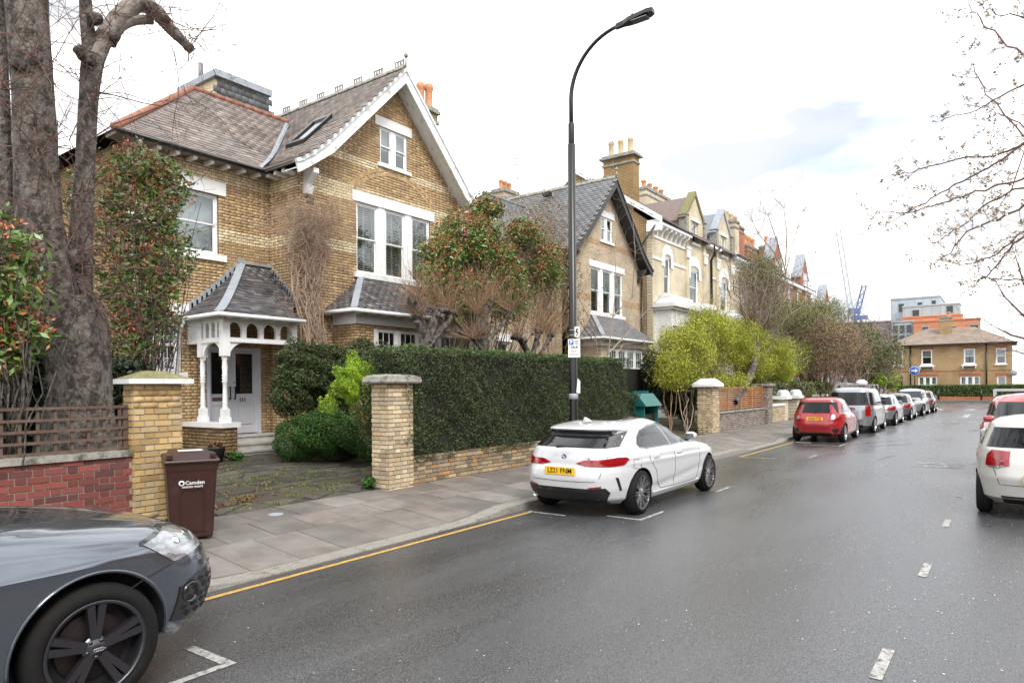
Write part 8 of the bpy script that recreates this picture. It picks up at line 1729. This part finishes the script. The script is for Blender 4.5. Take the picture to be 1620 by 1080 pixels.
for y in (9.45, 2.2): mb = MB(); mb.tube([(91.4, y, 6.25), (91.4, y, .2)], .07, 6); mb.build('drainpipe', 'black', fh)
c = stack(fh, 93.6, 94.4, 5.5, 6.7, 7, 9.5, 'farbrick', 'stone'); pots(c, [(94, 5.8, 9.7)], 'pot', .5, .2)
mb = MB(); mb.lathe([(0, 0), (.25, .03), (.33, .1)], (91.2, -.2, 3.0), axis='x', n=14); mb.build('satellite_dish', 'lead', fh)
def block_b(name, label, cat, X, y0, y1, z1, depth, mat, wins, panel=None, side=None):
    r = thing(name, label, cat, (X, (y0+y1)/2, 0)); mb = MB(); mb.box(X, X+depth, y0, y1, -.2, z1); mb.build('wall', mat, r)
    for (a, b, c, d) in wins:
        m = MB(); m.box(X-.15, X-.001, a, b, c, d); f = m.build('window', 'panelgrey', r); m = MB(); m.box(X-.18, X-.151, a+.1, b-.1, c+.1, d-.1); m.build('pane', 'glassdark', f)
    if panel:
        y = y0
        while y < y1-.2:
            z = panel[2]
            while z < z1-.1:
                m = MB(); m.box(X-.06, X-.002, y+.03, min(y+panel[0], y1)-.03, z+.03, min(z+panel[1], z1)-.03); m.build('panel', mat, r); z += panel[1]
            y += panel[0]
    m = MB(); m.box(X-.2, X+depth+.1, y0-.1, y1+.1, z1+.001, z1+.25); m.build('parapet', mat, r); return r
block_b('apartment_block', 'tall grey clad block at the back of the stepped group', 'apartment block', 170, 12.1, 21.2, 20.3, 14, 'panelgrey', [(18.6, 19.8, 17.4, 19.4), (15.2, 16.2, 17.8, 19.4), (12.7, 13.6, 18.4, 19.6)], (1.5, 3, 14))
block_b('apartment_block', 'lower grey clad block with one bright window at each end', 'apartment block', 164, 8.3, 18.3, 17.9, 5.5, 'panelgrey', [(15.2, 16.6, 15.7, 17.3), (9.3, 10.6, 16.1, 17.7)], (1.6, 3, 12))
block_b('apartment_block', 'orange clad storey between the grey block and the yellow house', 'apartment block', 160, 7.7, 18.0, 15.3, 3.8, 'panelorange', [], (2.2, 1.5, 12))
block_b('apartment_block', 'orange clad wing with buff panels and corner glazing', 'apartment block', 157, 4.7, 15.7, 14.1, 2.8, 'panelorange', [(13, 14.2, 11.8, 13.2), (8.4, 9.8, 11.8, 13.0), (4.9, 6.4, 11.0, 13.1)], (2.2, 1.5, 10))
block_b('apartment_block', 'mauve brick block behind the dark garden trees', 'apartment block', 158, 19.6, 34, 14.6, 10, 'mauve', [(21.5, 23, 10.5, 12.5), (25.5, 27, 10.5, 12.5), (29.5, 31, 10.5, 12.5)])
block_b('apartment_block', 'glass fronted block between mauve brick and orange cladding', 'apartment block', 157.5, 15.8, 19.55, 14.3, 10, 'panelgrey', [(15.9+k*1.2, 17.0+k*1.2, 2+j*2.0, 3.8+j*2.0) for k in range(3) for j in range(6)])
M['cranew'] = pm('white_crane_steel', (.42, .45, .50), .5, 0); M['craneb'] = pm('blue_crane_steel', (.12, .17, .36), .5, 0)
def lattice(m, p, q, w, n):
    p, q = Vector(p), Vector(q); d = (q-p).normalized(); a = d.cross(Vector((1, 0, 0))).normalized()*w; b = Vector((w, 0, 0))
    for s, t in ((1, 1), (1, -1), (-1, 1), (-1, -1)): m.bar(p+a*s*.5+b*t*.5, q+a*s*.5+b*t*.5, w*.16)
    for i in range(n):
        u, v = p+(q-p)*i/n, p+(q-p)*(i+1)/n; s = 1 if i % 2 else -1; m.bar(u+a*s*.5-b*.5, v-a*s*.5-b*.5, w*.12); m.bar(u+a*s*.5+b*.5, v-a*s*.5+b*.5, w*.12)
cr_ = thing('tower_crane', 'tall pale tower crane with its thin jib leaning left', 'crane', (300, 52, 0)); m = MB(); lattice(m, (300, 51.5, 0), (300, 51.5, 31), 2, 14); m.build('mast', 'cranew', cr_); m = MB(); lattice(m, (300, 51.5, 31), (300, 55.9, 64), 1.6, 18); m.build('jib', 'cranew', cr_)
m = MB(); m.box(299, 301, 48, 52, 30, 32); m.build('cab', 'craneb', cr_)
cr_ = thing('tower_crane', 'shorter blue tower crane with jib leaning right above the trees', 'crane', (300, 50, 0)); m = MB(); lattice(m, (300, 49, 0), (300, 49, 29), 2, 12); m.build('mast', 'craneb', cr_); m = MB(); lattice(m, (300, 49.5, 29), (300, 46.6, 41), 1.5, 8); m.build('jib', 'craneb', cr_); m = MB(); m.box(299, 301, 45.5, 51.5, 27.5, 29); m.build('counterweight', 'craneb', cr_)

# ------------------------------------------------------------------ the terrace on the other side of the street (behind the camera's right; seen in paint and glass)
op = thing('terrace', 'red brick terrace facing the street from the opposite side', 'terrace', (25, -15, 0)); fo = lambda u, z, d: (u, -15+d, z)
cw = [(x, x+1.3, z, z+1.9) for x in np.arange(-28, 72, 3.4) for z in (1.2, 4.6)]
mb = MB(); wall_back(mb, [(-30, -.1), (74, -.1), (74, 7.6), (-30, 7.6)], cw, fo, (0, -.3)); mb.build('wall', 'redx', op)
for c_ in cw: block(op, 'window', 'white', c_[0], c_[1], c_[2], c_[3], fo, (-.2, -.15)); block(op, 'pane', 'glassdark', c_[0]+.08, c_[1]-.08, c_[2]+.08, c_[3]-.08, fo, (-.149, -.13))
mb = MB(); mb.hexa([(-30, -15.3, 7.5), (74, -15.3, 7.5), (74, -14.7, 7.5), (-30, -14.7, 7.5), (-30, -20, 10.6), (74, -20, 10.6), (74, -19.9, 10.7), (-30, -19.9, 10.7)]); mb.build('roof', 'slate3', op)
